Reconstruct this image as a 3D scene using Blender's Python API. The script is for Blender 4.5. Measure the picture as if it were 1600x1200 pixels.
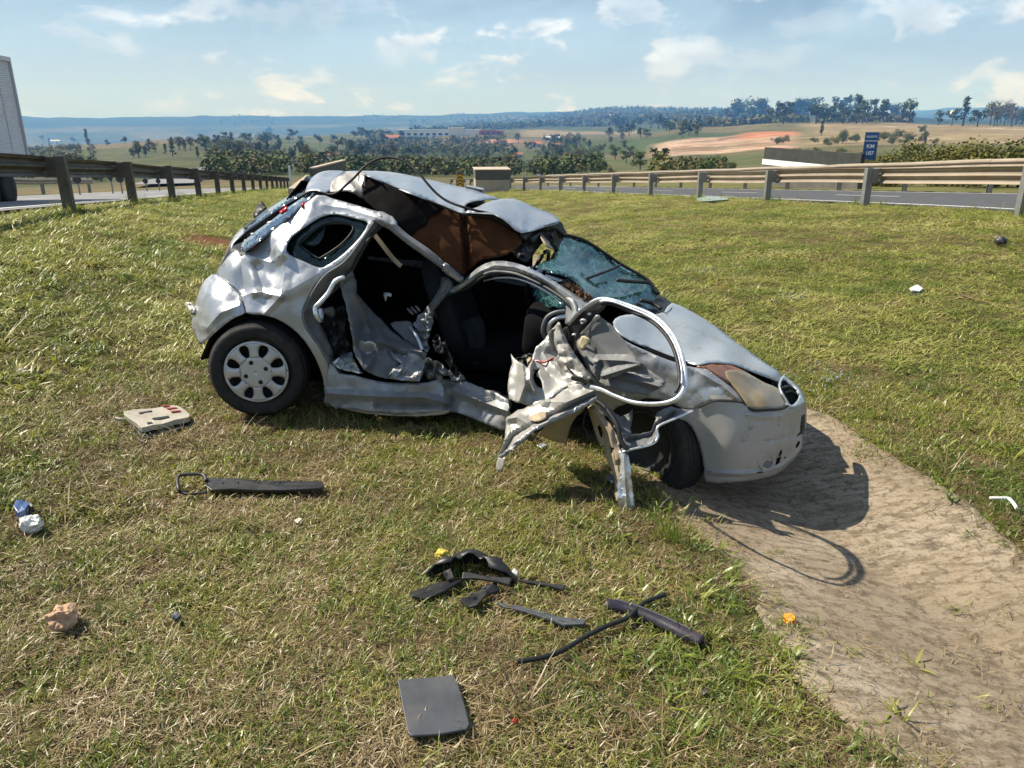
import bpy, bmesh, math, random
import numpy as np
from mathutils import Vector, Matrix, noise as mnoise
from mathutils.geometry import delaunay_2d_cdt

for o in list(bpy.data.objects): bpy.data.objects.remove(o)
random.seed(7); RNG = np.random.default_rng(7)
R = math.radians
SC = bpy.context.scene
COL = SC.collection

# ------------------------------------------------------------------ camera
PITCH = R(19.1); CAMH = 1.65; FPX = 1200.0
cam = bpy.data.cameras.new('camera'); cam.lens = 27.0; cam.sensor_width = 36.0
cam.clip_start = 0.05; cam.clip_end = 60000
camo = bpy.data.objects.new('camera', cam); COL.objects.link(camo)
camo.location = (0, 0, CAMH); camo.rotation_euler = (R(90) - PITCH, 0, 0)
SC.camera = camo

# ------------------------------------------------------------------ light
SUN_EL, SUN_AZ = R(47.5), math.atan2(-.95, .345)          # azimuth measured from +Y towards +X
SUNV = Vector((math.sin(SUN_AZ) * math.cos(SUN_EL), math.cos(SUN_AZ) * math.cos(SUN_EL), math.sin(SUN_EL)))
sun = bpy.data.lights.new('sun', 'SUN'); sun.energy = 5.0; sun.angle = R(0.53); sun.color = (1.0, .93, .80)
suno = bpy.data.objects.new('sun', sun); COL.objects.link(suno)
suno.rotation_euler = SUNV.to_track_quat('Z', 'Y').to_euler()
suno.location = SUNV * 50

world = bpy.data.worlds.new('World'); SC.world = world; world.use_nodes = True
wn, wl = world.node_tree.nodes, world.node_tree.links
wn.clear()
def wnode(t, **k):
    x = wn.new(t)
    for a, b in k.items(): setattr(x, a, b)
    return x
wout = wnode('ShaderNodeOutputWorld'); wbg = wnode('ShaderNodeBackground')
sky = wnode('ShaderNodeTexSky', sky_type='NISHITA', sun_disc=False)
sky.sun_elevation = SUN_EL; sky.sun_rotation = SUN_AZ
sky.air_density = 1.0; sky.dust_density = .25; sky.ozone_density = 3.5
wbg.inputs['Strength'].default_value = 0.055
# thin veil and small cumulus, made in cloud-plane coordinates
tc = wnode('ShaderNodeTexCoord'); sep = wnode('ShaderNodeSeparateXYZ')
wl.new(tc.outputs['Generated'], sep.inputs[0])
mz = wnode('ShaderNodeMath', operation='MAXIMUM'); mz.inputs[1].default_value = 0.0
wl.new(sep.outputs['Z'], mz.inputs[0])
az_ = wnode('ShaderNodeMath', operation='ADD'); az_.inputs[1].default_value = 0.11
wl.new(mz.outputs[0], az_.inputs[0])
vd = wnode('ShaderNodeCombineXYZ')
dx = wnode('ShaderNodeMath', operation='DIVIDE'); dy = wnode('ShaderNodeMath', operation='DIVIDE')
wl.new(sep.outputs['X'], dx.inputs[0]); wl.new(az_.outputs[0], dx.inputs[1])
wl.new(sep.outputs['Y'], dy.inputs[0]); wl.new(az_.outputs[0], dy.inputs[1])
wl.new(dx.outputs[0], vd.inputs[0]); wl.new(dy.outputs[0], vd.inputs[1])
def wnoise(scale, detail, rough, dist=0.0, loc=(0, 0, 0), sc=(1, 1, 1)):
    mp = wnode('ShaderNodeMapping'); mp.inputs['Location'].default_value = loc; mp.inputs['Scale'].default_value = sc
    wl.new(vd.outputs[0], mp.inputs[0])
    nz = wnode('ShaderNodeTexNoise'); nz.inputs['Scale'].default_value = scale
    nz.inputs['Detail'].default_value = detail; nz.inputs['Roughness'].default_value = rough
    nz.inputs['Distortion'].default_value = dist
    wl.new(mp.outputs[0], nz.inputs['Vector'])
    return nz.outputs['Fac']
def wramp(fac, a, b, va=0.0, vb=1.0):
    r = wnode('ShaderNodeMapRange', interpolation_type='SMOOTHSTEP')
    r.inputs['From Min'].default_value = a; r.inputs['From Max'].default_value = b
    r.inputs['To Min'].default_value = va; r.inputs['To Max'].default_value = vb
    wl.new(fac, r.inputs['Value']); return r.outputs['Result']
def wmul(a, b):
    m = wnode('ShaderNodeMath', operation='MULTIPLY', use_clamp=True)
    for i, x in enumerate((a, b)):
        if isinstance(x, float): m.inputs[i].default_value = x
        else: wl.new(x, m.inputs[i])
    return m.outputs[0]
def wmix(fac, c1, c2):
    m = wnode('ShaderNodeMix', data_type='RGBA')
    if isinstance(fac, float): m.inputs[0].default_value = fac
    else: wl.new(fac, m.inputs[0])
    for i, c in ((6, c1), (7, c2)):
        if isinstance(c, tuple): m.inputs[i].default_value = c
        else: wl.new(c, m.inputs[i])
    return m.outputs[2]
veil = wramp(wnoise(.55, 7, .62, .7, (3.1, 1.7, 0), (1, .75, 1)), .36, .68, .04, .80)
def dnoise(scale, detail, rough, loc, sc, dist=0.0):
    mp = wnode('ShaderNodeMapping'); mp.inputs['Location'].default_value = loc; mp.inputs['Scale'].default_value = sc
    wl.new(tc.outputs['Generated'], mp.inputs[0])
    nz = wnode('ShaderNodeTexNoise'); nz.inputs['Scale'].default_value = scale; nz.inputs['Detail'].default_value = detail
    nz.inputs['Roughness'].default_value = rough; nz.inputs['Distortion'].default_value = dist
    wl.new(mp.outputs[0], nz.inputs['Vector']); return nz.outputs['Fac']
puff = wramp(dnoise(11, 9, .60, (.42, .13, .35), (1, 1, 2.1), .25), .495, .61)
clus = wramp(dnoise(3.1, 3, .5, (.2, .7, .1), (1, 1, 2.0)), .40, .58, .25, 1)
puff = wmul(puff, clus)
shade = wramp(dnoise(20, 6, .6, (.42, .13, .38), (1, 1, 2.1), .2), .35, .65, .74, 1.0)
low = wramp(sep.outputs['Z'], 0.0, .16, .62, 0.0)
c0 = wmix(low, sky.outputs[0], (7.0, 9.1, 15.0, 1))
c1 = wmix(veil, c0, (6.3, 8.7, 11.8, 1))
cl = wnode('ShaderNodeVectorMath', operation='SCALE'); cl.inputs[0].default_value = (13.2, 14.2, 16.4)
wl.new(shade, cl.inputs['Scale'])
c2 = wmix(wmul(puff, .85), c1, cl.outputs[0])
wl.new(c2, wbg.inputs['Color']); wl.new(wbg.outputs[0], wout.inputs[0])

SC.view_settings.view_transform = 'Standard'; SC.view_settings.look = 'None'
SC.view_settings.exposure = 0.64; SC.view_settings.gamma = 1.0
SC.view_settings.use_curve_mapping = False
SC.render.engine = 'CYCLES'
cy = SC.cycles
cy.use_denoising = True; cy.max_bounces = 8; cy.diffuse_bounces = 3; cy.glossy_bounces = 4
cy.transparent_max_bounces = 12; cy.volume_bounces = 0; cy.transmission_bounces = 4
cy.sample_clamp_indirect = 6.0; cy.use_adaptive_sampling = True; cy.adaptive_threshold = 0.02
cy.caustics_reflective = False; cy.caustics_refractive = False

# ------------------------------------------------------------------ helpers
CP, SP = math.cos(PITCH), math.sin(PITCH)
def ray(u, v):
    """viewing direction through a point of the 1600 x 1200 photograph (survey of the place)"""
    x = (u - 800) / FPX; y = (600 - v) / FPX
    return np.array([x, CP + y * SP, -SP + y * CP])
EH = np.array([-.215, .977]); EN = np.array([.977, .215])         # along the road, across it
def sstep(t):
    t = np.clip(t, 0, 1); return t * t * (3 - 2 * t)
def ground(x, y, chan=True, micro=True):
    x = np.asarray(x, float); y = np.asarray(y, float)
    s = EH[0] * x + EH[1] * y; q = EN[0] * x + EN[1] * y
    t = (s - 9) / 2.0
    L = -0.075 * 2.0 * np.where(t > 20, t, np.log1p(np.exp(np.minimum(t, 20))))
    z = L + .60 * sstep((-.4 - q) / 3.8) + .30 * sstep((q - 3) / 8)
    if chan:
        w = np.abs(q - 2.12 - .05 * np.sin(s * 1.3))
        z = z - .13 * np.clip(1 - w / .78, 0, 1) - .05 * sstep(1 - w / 1.6)
    if micro:
        m = sstep((np.abs(q - 2.1) - .55) / .5)
        z = z + m * (.018 * np.sin(2.1 * x + .7 * np.sin(1.7 * y)) * np.sin(1.9 * y + 1.3)
                     + .010 * np.sin(5.3 * x + 2 * np.sin(3.1 * y)) * np.sin(4.7 * y + .6))
    return z
def gz(x, y): return float(ground(x, y))
def on_ground(u, v):
    d = ray(u, v); t = 1.0
    lo, hi = .3, 90.0
    f = lambda t: CAMH + d[2] * t - gz(d[0] * t, d[1] * t)
    # march to first crossing
    t = .5
    while t < 90 and f(t) > 0: t += .05
    lo, hi = t - .05, t
    for _ in range(25):
        m = (lo + hi) / 2
        if f(m) > 0: lo = m
        else: hi = m
    return Vector((d[0] * lo, d[1] * lo, CAMH + d[2] * lo))
def sq(s, q):
    return np.array([EH[0] * s + EN[0] * q, EH[1] * s + EN[1] * q])

def link(o, parent=None):
    COL.objects.link(o)
    if parent is not None: o.parent = parent
    return o
def tag(o, label=None, cat=None, group=None, kind=None):
    if label: o['label'] = label
    if cat: o['category'] = cat
    if group: o['group'] = group
    if kind: o['kind'] = kind
    return o
def empty(name, loc=(0, 0, 0), rz=0.0):
    o = bpy.data.objects.new(name, None); link(o); o.location = loc; o.rotation_euler = (0, 0, rz)
    o.empty_display_size = .2
    return o
class MB:
    def __init__(s): s.v = []; s.f = []; s.m = []
    def add(s, vs, fs, mi=0):
        b = len(s.v); s.v += [tuple(map(float, p)) for p in vs]
        s.f += [tuple(i + b for i in f) for f in fs]; s.m += [mi] * len(fs)
        return s
    def box(s, c, d, rot=None, mi=0, taper=1.0):
        vs = []
        for z in (-.5, .5):
            k = taper if z > 0 else 1.0
            for x, y in ((-.5, -.5), (.5, -.5), (.5, .5), (-.5, .5)):
                vs.append(Vector((x * d[0] * k, y * d[1] * k, z * d[2])))
        M = Matrix.Rotation(rot, 3, 'Z') if isinstance(rot, (int, float)) else rot
        if M is not None: vs = [M @ p for p in vs]
        vs = [p + Vector(c) for p in vs]
        return s.add(vs, [(3, 2, 1, 0), (4, 5, 6, 7), (0, 1, 5, 4), (1, 2, 6, 5), (2, 3, 7, 6), (3, 0, 4, 7)], mi)
    def tube(s, pts, rad, n=8, mi=0, flat=1.0, closed=False, cap=True):
        pts = [Vector(p) for p in pts]; N = len(pts)
        rads = rad if isinstance(rad, (list, tuple)) else [rad] * N
        up = Vector((.31, .95, .1)).normalized()
        rings = []
        for i, p in enumerate(pts):
            a = pts[(i - 1) % N] if (i > 0 or closed) else p
            b = pts[(i + 1) % N] if (i < N - 1 or closed) else p
            t = (b - a).normalized() if (b - a).length > 1e-9 else Vector((0, 0, 1))
            e1 = up - t * up.dot(t)
            if e1.length < .15: e1 = Vector((0, 0, 1)) - t * t.z
            e1.normalize(); e2 = t.cross(e1)
            rings.append([p + e1 * (rads[i] * flat * math.cos(2 * math.pi * k / n)) + e2 * (rads[i] * math.sin(2 * math.pi * k / n)) for k in range(n)])
        vs = [q for r in rings for q in r]; fs = []
        M = N if closed else N - 1
        for i in range(M):
            j = (i + 1) % N
            for k in range(n):
                l = (k + 1) % n
                fs.append((i * n + k, i * n + l, j * n + l, j * n + k))
        if cap and not closed:
            fs.append(tuple(range(n - 1, -1, -1))); fs.append(tuple((N - 1) * n + k for k in range(n)))
        return s.add(vs, fs, mi)
    def lathe(s, prof, M, n=32, mi=0):
        """prof: (radius, height) rings turned about local Z, moved by matrix M"""
        vs = []; fs = []
        for r, h in prof:
            for k in range(n):
                a = 2 * math.pi * k / n
                vs.append(M @ Vector((r * math.cos(a), r * math.sin(a), h)))
        for i in range(len(prof) - 1):
            for k in range(n):
                l = (k + 1) % n
                fs.append((i * n + k, i * n + l, (i + 1) * n + l, (i + 1) * n + k))
        return s.add(vs, fs, mi)
    def build(s, name, mats, parent=None, smooth=False, bevel=0.0):
        me = bpy.data.meshes.new(name); me.from_pydata(s.v, [], s.f); me.update()
        for m in (mats if isinstance(mats, (list, tuple)) else [mats]): me.materials.append(m)
        me.polygons.foreach_set('material_index', s.m)
        if smooth: me.polygons.foreach_set('use_smooth', [True] * len(me.polygons))
        bm = bmesh.new(); bm.from_mesh(me); bmesh.ops.recalc_face_normals(bm, faces=bm.faces[:]); bm.to_mesh(me); bm.free()
        o = link(bpy.data.objects.new(name, me), parent)
        if bevel:
            b = o.modifiers.new('bevel', 'BEVEL'); b.width = bevel; b.segments = 2; b.limit_method = 'ANGLE'
        return o
def catmull(P, n=8, closed=False):
    P = [np.array(p, float) for p in P]; N = len(P); out = []
    for i in range(N if closed else N - 1):
        g = lambda k: P[k % N] if closed else P[min(max(k, 0), N - 1)]
        a, b, c, d = g(i - 1), g(i), g(i + 1), g(i + 2)
        for k in range(n):
            t = k / n
            out.append(.5 * (2 * b + (c - a) * t + (2 * a - 5 * b + 4 * c - d) * t * t + (3 * b - a - 3 * c + d) * t ** 3))
    if not closed: out.append(P[-1])
    return out

# ------------------------------------------------------------------ materials
def mat(name):
    m = bpy.data.materials.new(name); m.use_nodes = True
    nt = m.node_tree; b = nt.nodes.get('Principled BSDF')
    return m, nt, b
def setp(b, **k):
    for a, v in k.items():
        b.inputs[a.replace('_', ' ')].default_value = v
def nnoise(nt, scale, detail=6, rough=.6, dist=0, coord='Object', loc=None, sc=None):
    t = nt.nodes.new('ShaderNodeTexCoord'); mp = nt.nodes.new('ShaderNodeMapping')
    if coord == 'World':
        g = nt.nodes.new('ShaderNodeNewGeometry'); nt.links.new(g.outputs['Position'], mp.inputs[0])
    else: nt.links.new(t.outputs[coord], mp.inputs[0])
    if loc: mp.inputs['Location'].default_value = loc
    if sc: mp.inputs['Scale'].default_value = sc
    n = nt.nodes.new('ShaderNodeTexNoise')
    n.inputs['Scale'].default_value = scale; n.inputs['Detail'].default_value = detail
    n.inputs['Roughness'].default_value = rough; n.inputs['Distortion'].default_value = dist
    nt.links.new(mp.outputs[0], n.inputs['Vector'])
    return n.outputs['Fac']
def nramp(nt, fac, stops, interp='LINEAR'):
    r = nt.nodes.new('ShaderNodeValToRGB'); cr = r.color_ramp; cr.interpolation = interp
    while len(cr.elements) < len(stops): cr.elements.new(.5)
    for e, (p, c) in zip(cr.elements, stops):
        e.position = p; e.color = (*c, 1) if len(c) == 3 else c
    nt.links.new(fac, r.inputs[0]); return r.outputs['Color']
def nmix(nt, fac, a, b, blend='MIX'):
    m = nt.nodes.new('ShaderNodeMix'); m.data_type = 'RGBA'; m.blend_type = blend
    if isinstance(fac, (int, float)): m.inputs[0].default_value = fac
    else: nt.links.new(fac, m.inputs[0])
    for i, c in ((6, a), (7, b)):
        if isinstance(c, tuple): m.inputs[i].default_value = (*c, 1) if len(c) == 3 else c
        else: nt.links.new(c, m.inputs[i])
    return m.outputs[2]
def nmap(nt, fac, a, b, va=0.0, vb=1.0):
    r = nt.nodes.new('ShaderNodeMapRange'); r.interpolation_type = 'SMOOTHSTEP'
    for k, v in (('From Min', a), ('From Max', b), ('To Min', va), ('To Max', vb)): r.inputs[k].default_value = v
    nt.links.new(fac, r.inputs['Value']); return r.outputs['Result']
def nbump(nt, b, h, strength=.3, dist=.01):
    u = nt.nodes.new('ShaderNodeBump'); u.inputs['Strength'].default_value = strength; u.inputs['Distance'].default_value = dist
    nt.links.new(h, u.inputs['Height']); nt.links.new(u.outputs[0], b.inputs['Normal']); return u
def simple(name, col, rough=.6, metal=0.0, var=.25, scale=8.0, bump=0.0, spec=.5, dirt=None, dirt_amt=.5):
    m, nt, b = mat(name)
    lo = tuple(c * (1 - var) for c in col); hi = tuple(min(1, c * (1 + var)) for c in col)
    f = nnoise(nt, scale, 7, .62)
    c = nramp(nt, f, [(.3, lo), (.7, hi)])
    if dirt:
        d = nnoise(nt, scale * .45, 9, .7, .6, loc=(3.3, 1.2, .4))
        c = nmix(nt, nmap(nt, d, .5, .72, 0, dirt_amt), c, dirt)
    nt.links.new(c, b.inputs['Base Color'])
    r = nmap(nt, nnoise(nt, scale * 2.3, 5), .3, .7, max(.03, rough - .08), min(1, rough + .1))
    nt.links.new(r, b.inputs['Roughness'])
    setp(b, Metallic=metal); b.inputs['Specular IOR Level'].default_value = spec
    if bump: nbump(nt, b, nnoise(nt, scale * 6, 6), bump, .01)
    return m
# ================================================================== TERRAIN
UCOL = np.array([-900, -300, 0, 160, 330, 500, 650, 800, 950, 1080, 1200, 1330, 1470, 1600, 2000, 2600], float)
RK = np.array([70, 140, 280, 520, 850, 1350, 2100, 3300, 5200, 8000, 11000, 20000], float)
VT = {   # apparent height line (photo rows) of the ground at each distance
 70:   [296, 296, 300, 302, 300, 296, 296, 298, 292, 284, 276, 268, 262, 258, 255, 255],
 140:  [282, 282, 284, 284, 282, 280, 282, 284, 278, 268, 256, 250, 246, 244, 242, 242],
 280:  [266, 266, 268, 264, 258, 262, 268, 270, 264, 254, 244, 240, 236, 232, 230, 230],
 520:  [252, 252, 252, 246, 240, 248, 254, 256, 248, 236, 226, 220, 218, 216, 214, 214],
 850:  [238, 238, 238, 230, 224, 238, 240, 240, 230, 214, 204, 200, 201, 202, 202, 202],
 1350: [230, 230, 232, 222, 212, 224, 226, 224, 214, 200, 192, 190, 193, 196, 196, 196],
 2100: [228, 228, 230, 224, 218, 212, 206, 205, 204, 196, 196, 197, 196, 192, 192, 192],
 3300: [228, 228, 229, 226, 222, 214, 209, 200, 186, 180, 178, 182, 190, 186, 186, 186],
 5200: [224, 224, 224, 220, 218, 210, 202, 190, 171, 172, 182, 190, 186, 184, 184, 184],
 8000: [182, 181, 180, 182, 181, 183, 182, 176, 176, 180, 184, 186, 178, 172, 174, 176],
 11000:[190, 190, 190, 190, 190, 190, 188, 184, 182, 184, 184, 176, 168, 168, 176, 180],
 20000:[200, 200, 200, 200, 200, 200, 200, 200, 200, 200, 200, 196, 196, 196, 200, 200]}
VTAB = np.array([VT[int(r)] for r in RK], float)
def v2el(v): return np.arctan((600 - v) / FPX) - PITCH
def terr(u, r):
    """terrain height from azimuth column u and range r (vectorised)"""
    u = np.clip(u, UCOL[0], UCOL[-1])
    iu = np.clip(np.searchsorted(UCOL, u) - 1, 0, len(UCOL) - 2)
    fu = sstep((u - UCOL[iu]) / (UCOL[iu + 1] - UCOL[iu]))
    lr = np.log(np.clip(r, RK[0], RK[-1])); LK = np.log(RK)
    ir = np.clip(np.searchsorted(LK, lr) - 1, 0, len(LK) - 2)
    fr = (lr - LK[ir]) / (LK[ir + 1] - LK[ir])
    Z = CAMH + np.tan(v2el(VTAB)) * RK[:, None]
    # interpolate apparent elevation in log range, smooth across azimuth
    E = np.tan(v2el(VTAB))
    e0 = E[ir, iu] * (1 - fu) + E[ir, iu + 1] * fu
    e1 = E[ir + 1, iu] * (1 - fu) + E[ir + 1, iu + 1] * fu
    e = e0 * (1 - fr) + e1 * fr
    return CAMH + e * r
def fbm(x, y, oct=5, seed=0.0):
    out = np.zeros_like(x); a = 1.0; f = 1.0
    for k in range(oct):
        ang = .7 + 1.9 * k + seed
        X = (x * math.cos(ang) - y * math.sin(ang)) * f; Y = (x * math.sin(ang) + y * math.cos(ang)) * f
        out += a * np.sin(X + 1.7 * np.sin(.83 * Y + 2.1 * k + seed)) * np.sin(Y + 1.3 * np.sin(.71 * X + seed * 1.7))
        a *= .55; f *= 2.05
    return out
def az2u(th): return 800 + FPX * np.tan(np.clip(th, -1.2, 1.2)) * .985
def land_z(x, y):
    x = np.asarray(x, float); y = np.asarray(y, float)
    r = np.hypot(x, y); th = np.arctan2(x, y); u = az2u(th)
    zt = terr(u, r)
    zt = zt + fbm(x / 160, y / 160, 4, 1.3) * np.clip(r - 90, 0, 3000) * .0022 \
            + fbm(x / 900, y / 900, 4, .3) * np.clip(r - 2200, 0, 6000) * .0021
    zn = ground(x, y, True, False)
    s = EH[0] * x + EH[1] * y; q = EN[0] * x + EN[1] * y
    f = sstep((r - 50) / 40)
    back = np.abs(th) > 1.25
    z = zn * (1 - f) + zt * f
    zb = np.clip(zn, -3, 2)
    return np.where(back, zb, z)
def make_terrain():
    thf = np.linspace(-R(46), R(46), 560)
    thb = np.linspace(R(46), 2 * math.pi - R(46), 42)[1:-1]
    th = np.concatenate([thf, thb]); th = np.append(th, th[0] + 2 * math.pi)
    r = np.concatenate([[.0], np.linspace(1.5, 30, 26), np.geomspace(31.5, 10800, 245)])
    TH, RR = np.meshgrid(th[:-1], r)
    X = np.sin(TH) * RR; Y = np.cos(TH) * RR
    Z = land_z(X, Y)
    # the roads and the mown median lie in this sheet: keep it just under them
    s = EH[0] * X + EH[1] * Y; q = EN[0] * X + EN[1] * Y
    med = (q > -4.6) & (q < 11.6) & (s > -6) & (s < 57)
    road = (((q > 11) & (q < 21)) | ((q > -15.5) & (q < -4.2))) & (s > -60) & (s < 82)
    Z = Z - .30 * med - np.where(road, .35 + .012 * RR, 0) * (~med)
    n, m = RR.shape
    me = bpy.data.meshes.new('terrain')
    vs = np.stack([X, Y, Z], -1).reshape(-1, 3)
    I = np.arange(n * m).reshape(n, m); J = np.roll(I, -1, 1)
    fs = np.stack([I[:-1], J[:-1], J[1:], I[1:]], -1).reshape(-1, 4)
    me.from_pydata(vs.tolist(), [], fs.tolist()); me.update()
    U = az2u(np.arctan2(X, Y)); LR = RR
    # colours of soil, pasture and wood
    nb = fbm(X / 70, Y / 70, 5, .5); nb2 = fbm(X / 23, Y / 23, 4, 2.2); nf = fbm(X / 400, Y / 400, 4, 4.0)
    past = np.array([.085, .092, .034]); dry = np.array([.155, .125, .062]); green = np.array([.060, .080, .026])
    wood = np.array([.028, .045, .018]); soil = np.array([.30, .135, .075]); pale = np.array([.40, .27, .185])
    w = sstep((nb * .6 + .5)); C = past[None, None] * (1 - w[..., None]) + dry * w[..., None]
    w = sstep(nf * .9 + .1 + .3 * nb2); C = C * (1 - w[..., None]) + green * w[..., None]
    def blend(C, w, c): return C * (1 - w[..., None]) + np.asarray(c) * w[..., None]
    def bell(x, a, b, f): return sstep((x - a) / f) * sstep((b - x) / f)
    # woods in the valley, forest plantations on the ridges
    w = bell(LR, 150, 900, 60) * (U < 930) * sstep(nb * .8 + .55); C = blend(C, w * .85, wood * 1.25)
    w = bell(LR, 2300, 6500, 300) * sstep(nf * .5 + nb * .4 + .85); C = blend(C, w, wood)
    w = sstep((LR - 6300) / 600); C = blend(C, w * .97, [.018, .03, .02])
    w = sstep((LR - 6800) / 600) * sstep(fbm(X / 700, Y / 700, 4, 2.7) * 1.2 - .4); C = blend(C, w * .5, [.07, .09, .04])
    # ploughed strip and tan terraces by the long building
    w = bell(LR, 900, 1700, 120) * bell(U, 150, 380, 40); C = blend(C, w * .75, [.15, .115, .07])
    w = bell(LR, 1250, 1650, 60) * bell(U, 640, 900, 40); C = blend(C, w * .7, [.115, .085, .055])
    w = bell(LR, 1700, 2200, 60) * bell(U, 800, 1010, 30); C = blend(C, w * .85, [.24, .185, .11])
    w = bell(LR, 3450, 3900, 100) * bell(U, 925, 1040, 15); C = blend(C, w * .9, [.36, .28, .2])
    # bare red earth cut on the right-hand slope
    e = fbm(X / 46, Y / 46, 5, 3.1)
    w = bell(LR, 430, 900, 60) * bell(U, 990, 1240, 45) * sstep(e * .5 + .85); C = blend(C, w * .95, pale)
    w2 = w * sstep(fbm(X / 34, Y / 14, 5, 6.0) * 1.6 - .1); C = blend(C, w2 * .9, soil)
    w2 = w * sstep(fbm(X / 26, Y / 9, 5, 9.0) * 2.2 - 1.1); C = blend(C, w2 * .85, [.10, .06, .045])
    w2 = w * sstep(fbm(X / 22, Y / 8, 5, 2.0) * 2.0 - .9); C = blend(C, w2 * .8, [.46, .36, .29])
    w = bell(LR, 720, 1000, 40) * bell(U, 1120, 1230, 25); C = blend(C, w * .85, [.36, .15, .075])
    w = bell(LR, 1300, 1700, 80) * bell(U, 745, 830, 15) * sstep(e + .4); C = blend(C, w * .9, [.38, .19, .11])
    # dry pasture on the right hill
    w = bell(LR, 450, 1250, 80) * sstep((U - 1200) / 60); C = blend(C, w * .8, [.245, .185, .10])
    w = w * sstep(fbm(X / 55, Y / 25, 4, 1.1) * 1.5 - .7); C = blend(C, w * .7, [.36, .29, .19])
    C = C * (1 + .16 * nb2[..., None]); C = np.clip(C, .01, .8)
    # near verge
    w = 1 - sstep((LR - 60) / 60); C = blend(C, w, [.13, .125, .045])
    a = me.color_attributes.new('Col', 'FLOAT_COLOR', 'POINT')
    a.data.foreach_set('color', np.concatenate([C, np.ones(C.shape[:2] + (1,))], -1).reshape(-1))
    me.polygons.foreach_set('use_smooth', [True] * len(me.polygons))
    m, nt, b = mat('terrain_soil_and_pasture')
    at = nt.nodes.new('ShaderNodeVertexColor'); at.layer_name = 'Col'
    f = nnoise(nt, .11, 9, .72, coord='World')
    f2 = nnoise(nt, .9, 6, .7, coord='World')
    c = nmix(nt, 1.0, at.outputs['Color'], nramp(nt, f, [(.28, (.55, .55, .55)), (.72, (1.45, 1.45, 1.45))]), 'MULTIPLY')
    c = nmix(nt, .6, c, nramp(nt, f2, [(.3, (.75, .75, .75)), (.7, (1.25, 1.25, 1.25))]), 'MULTIPLY')
    nt.links.new(c, b.inputs['Base Color']); setp(b, Roughness=.95); b.inputs['Specular IOR Level'].default_value = .1
    me.materials.append(m)
    o = link(bpy.data.objects.new('terrain', me)); tag(o, kind='structure')
    return o
make_terrain()

# ================================================================== MEDIAN GROUND, DRAIN
def strip_grid(name, s0, s1, q0, q1, ds, dq, zf, off, material, sfun=None):
    S = np.arange(s0, s1 + 1e-6, ds) if sfun is None else sfun; Q = np.arange(q0, q1 + 1e-6, dq)
    SS, QQ = np.meshgrid(S, Q, indexing='ij')
    X = EH[0] * SS + EN[0] * QQ; Y = EH[1] * SS + EN[1] * QQ; Z = zf(X, Y) + off
    me = bpy.data.meshes.new(name)
    n, m = SS.shape; I = np.arange(n * m).reshape(n, m)
    fs = np.stack([I[:-1, :-1], I[:-1, 1:], I[1:, 1:], I[1:, :-1]], -1).reshape(-1, 4)
    me.from_pydata(np.stack([X, Y, Z], -1).reshape(-1, 3).tolist(), [], fs.tolist()); me.update()
    me.polygons.foreach_set('use_smooth', [True] * len(me.polygons)); me.materials.append(material)
    return link(bpy.data.objects.new(name, me))
def chan_edge(s):
    """edges of the bare drain (q left, q right) with grass creeping in"""
    s = np.asarray(s, float)
    a = 1.42 + .06 * np.sin(2.3 * s + 1) + .03 * np.sin(6.1 * s) - .22 * sstep((s - 2.6) / 1.6) + .08 * np.sin(1.1 * s + 2.0)
    b = 2.80 + .04 * np.sin(2.3 * s) + .02 * np.sin(7 * s + 1)
    return a, b
mg, nt, b = mat('turf_soil')
f = nnoise(nt, 2.2, 8, .65, .3, coord='World'); f2 = nnoise(nt, 28, 6, .7, coord='World')
f3 = nnoise(nt, .45, 4, .6, coord='World')
c = nramp(nt, f2, [(.25, (.055, .038, .02)), (.5, (.14, .105, .055)), (.78, (.25, .20, .11))])
cg = nramp(nt, f2, [(.25, (.04, .045, .012)), (.55, (.10, .11, .03)), (.8, (.2, .19, .07))])
c = nmix(nt, nmap(nt, f, .4, .6), c, cg)
c = nmix(nt, nmap(nt, f3, .55, .72, 0, .6), c, (.15, .12, .06))
RED = on_ground(335, 378)
gp = nt.nodes.new('ShaderNodeNewGeometry'); vs_ = nt.nodes.new('ShaderNodeVectorMath'); vs_.operation = 'DISTANCE'; vs_.inputs[1].default_value = RED
nt.links.new(gp.outputs['Position'], vs_.inputs[0])
dd = nt.nodes.new('ShaderNodeMath'); dd.operation = 'MULTIPLY_ADD'; dd.inputs[1].default_value = 1.1; nt.links.new(f, dd.inputs[0]); nt.links.new(vs_.outputs['Value'], dd.inputs[2])
c = nmix(nt, nmap(nt, dd.outputs[0], 1.0, 1.35, .9, 0), c, nramp(nt, f2, [(.3, (.10, .04, .022)), (.7, (.26, .12, .07))]))
nt.links.new(c, b.inputs['Base Color']); setp(b, Roughness=1.0); b.inputs['Specular IOR Level'].default_value = .05
nbump(nt, b, f2, .9, .04)
S1 = np.concatenate([np.arange(-6, 12, .09), np.arange(12, 57.3, .35)])
g = strip_grid('median_ground', 0, 0, -4.7, 11.7, 0, .09, ground, 0, mg, S1); tag(g, kind='structure')
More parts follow.
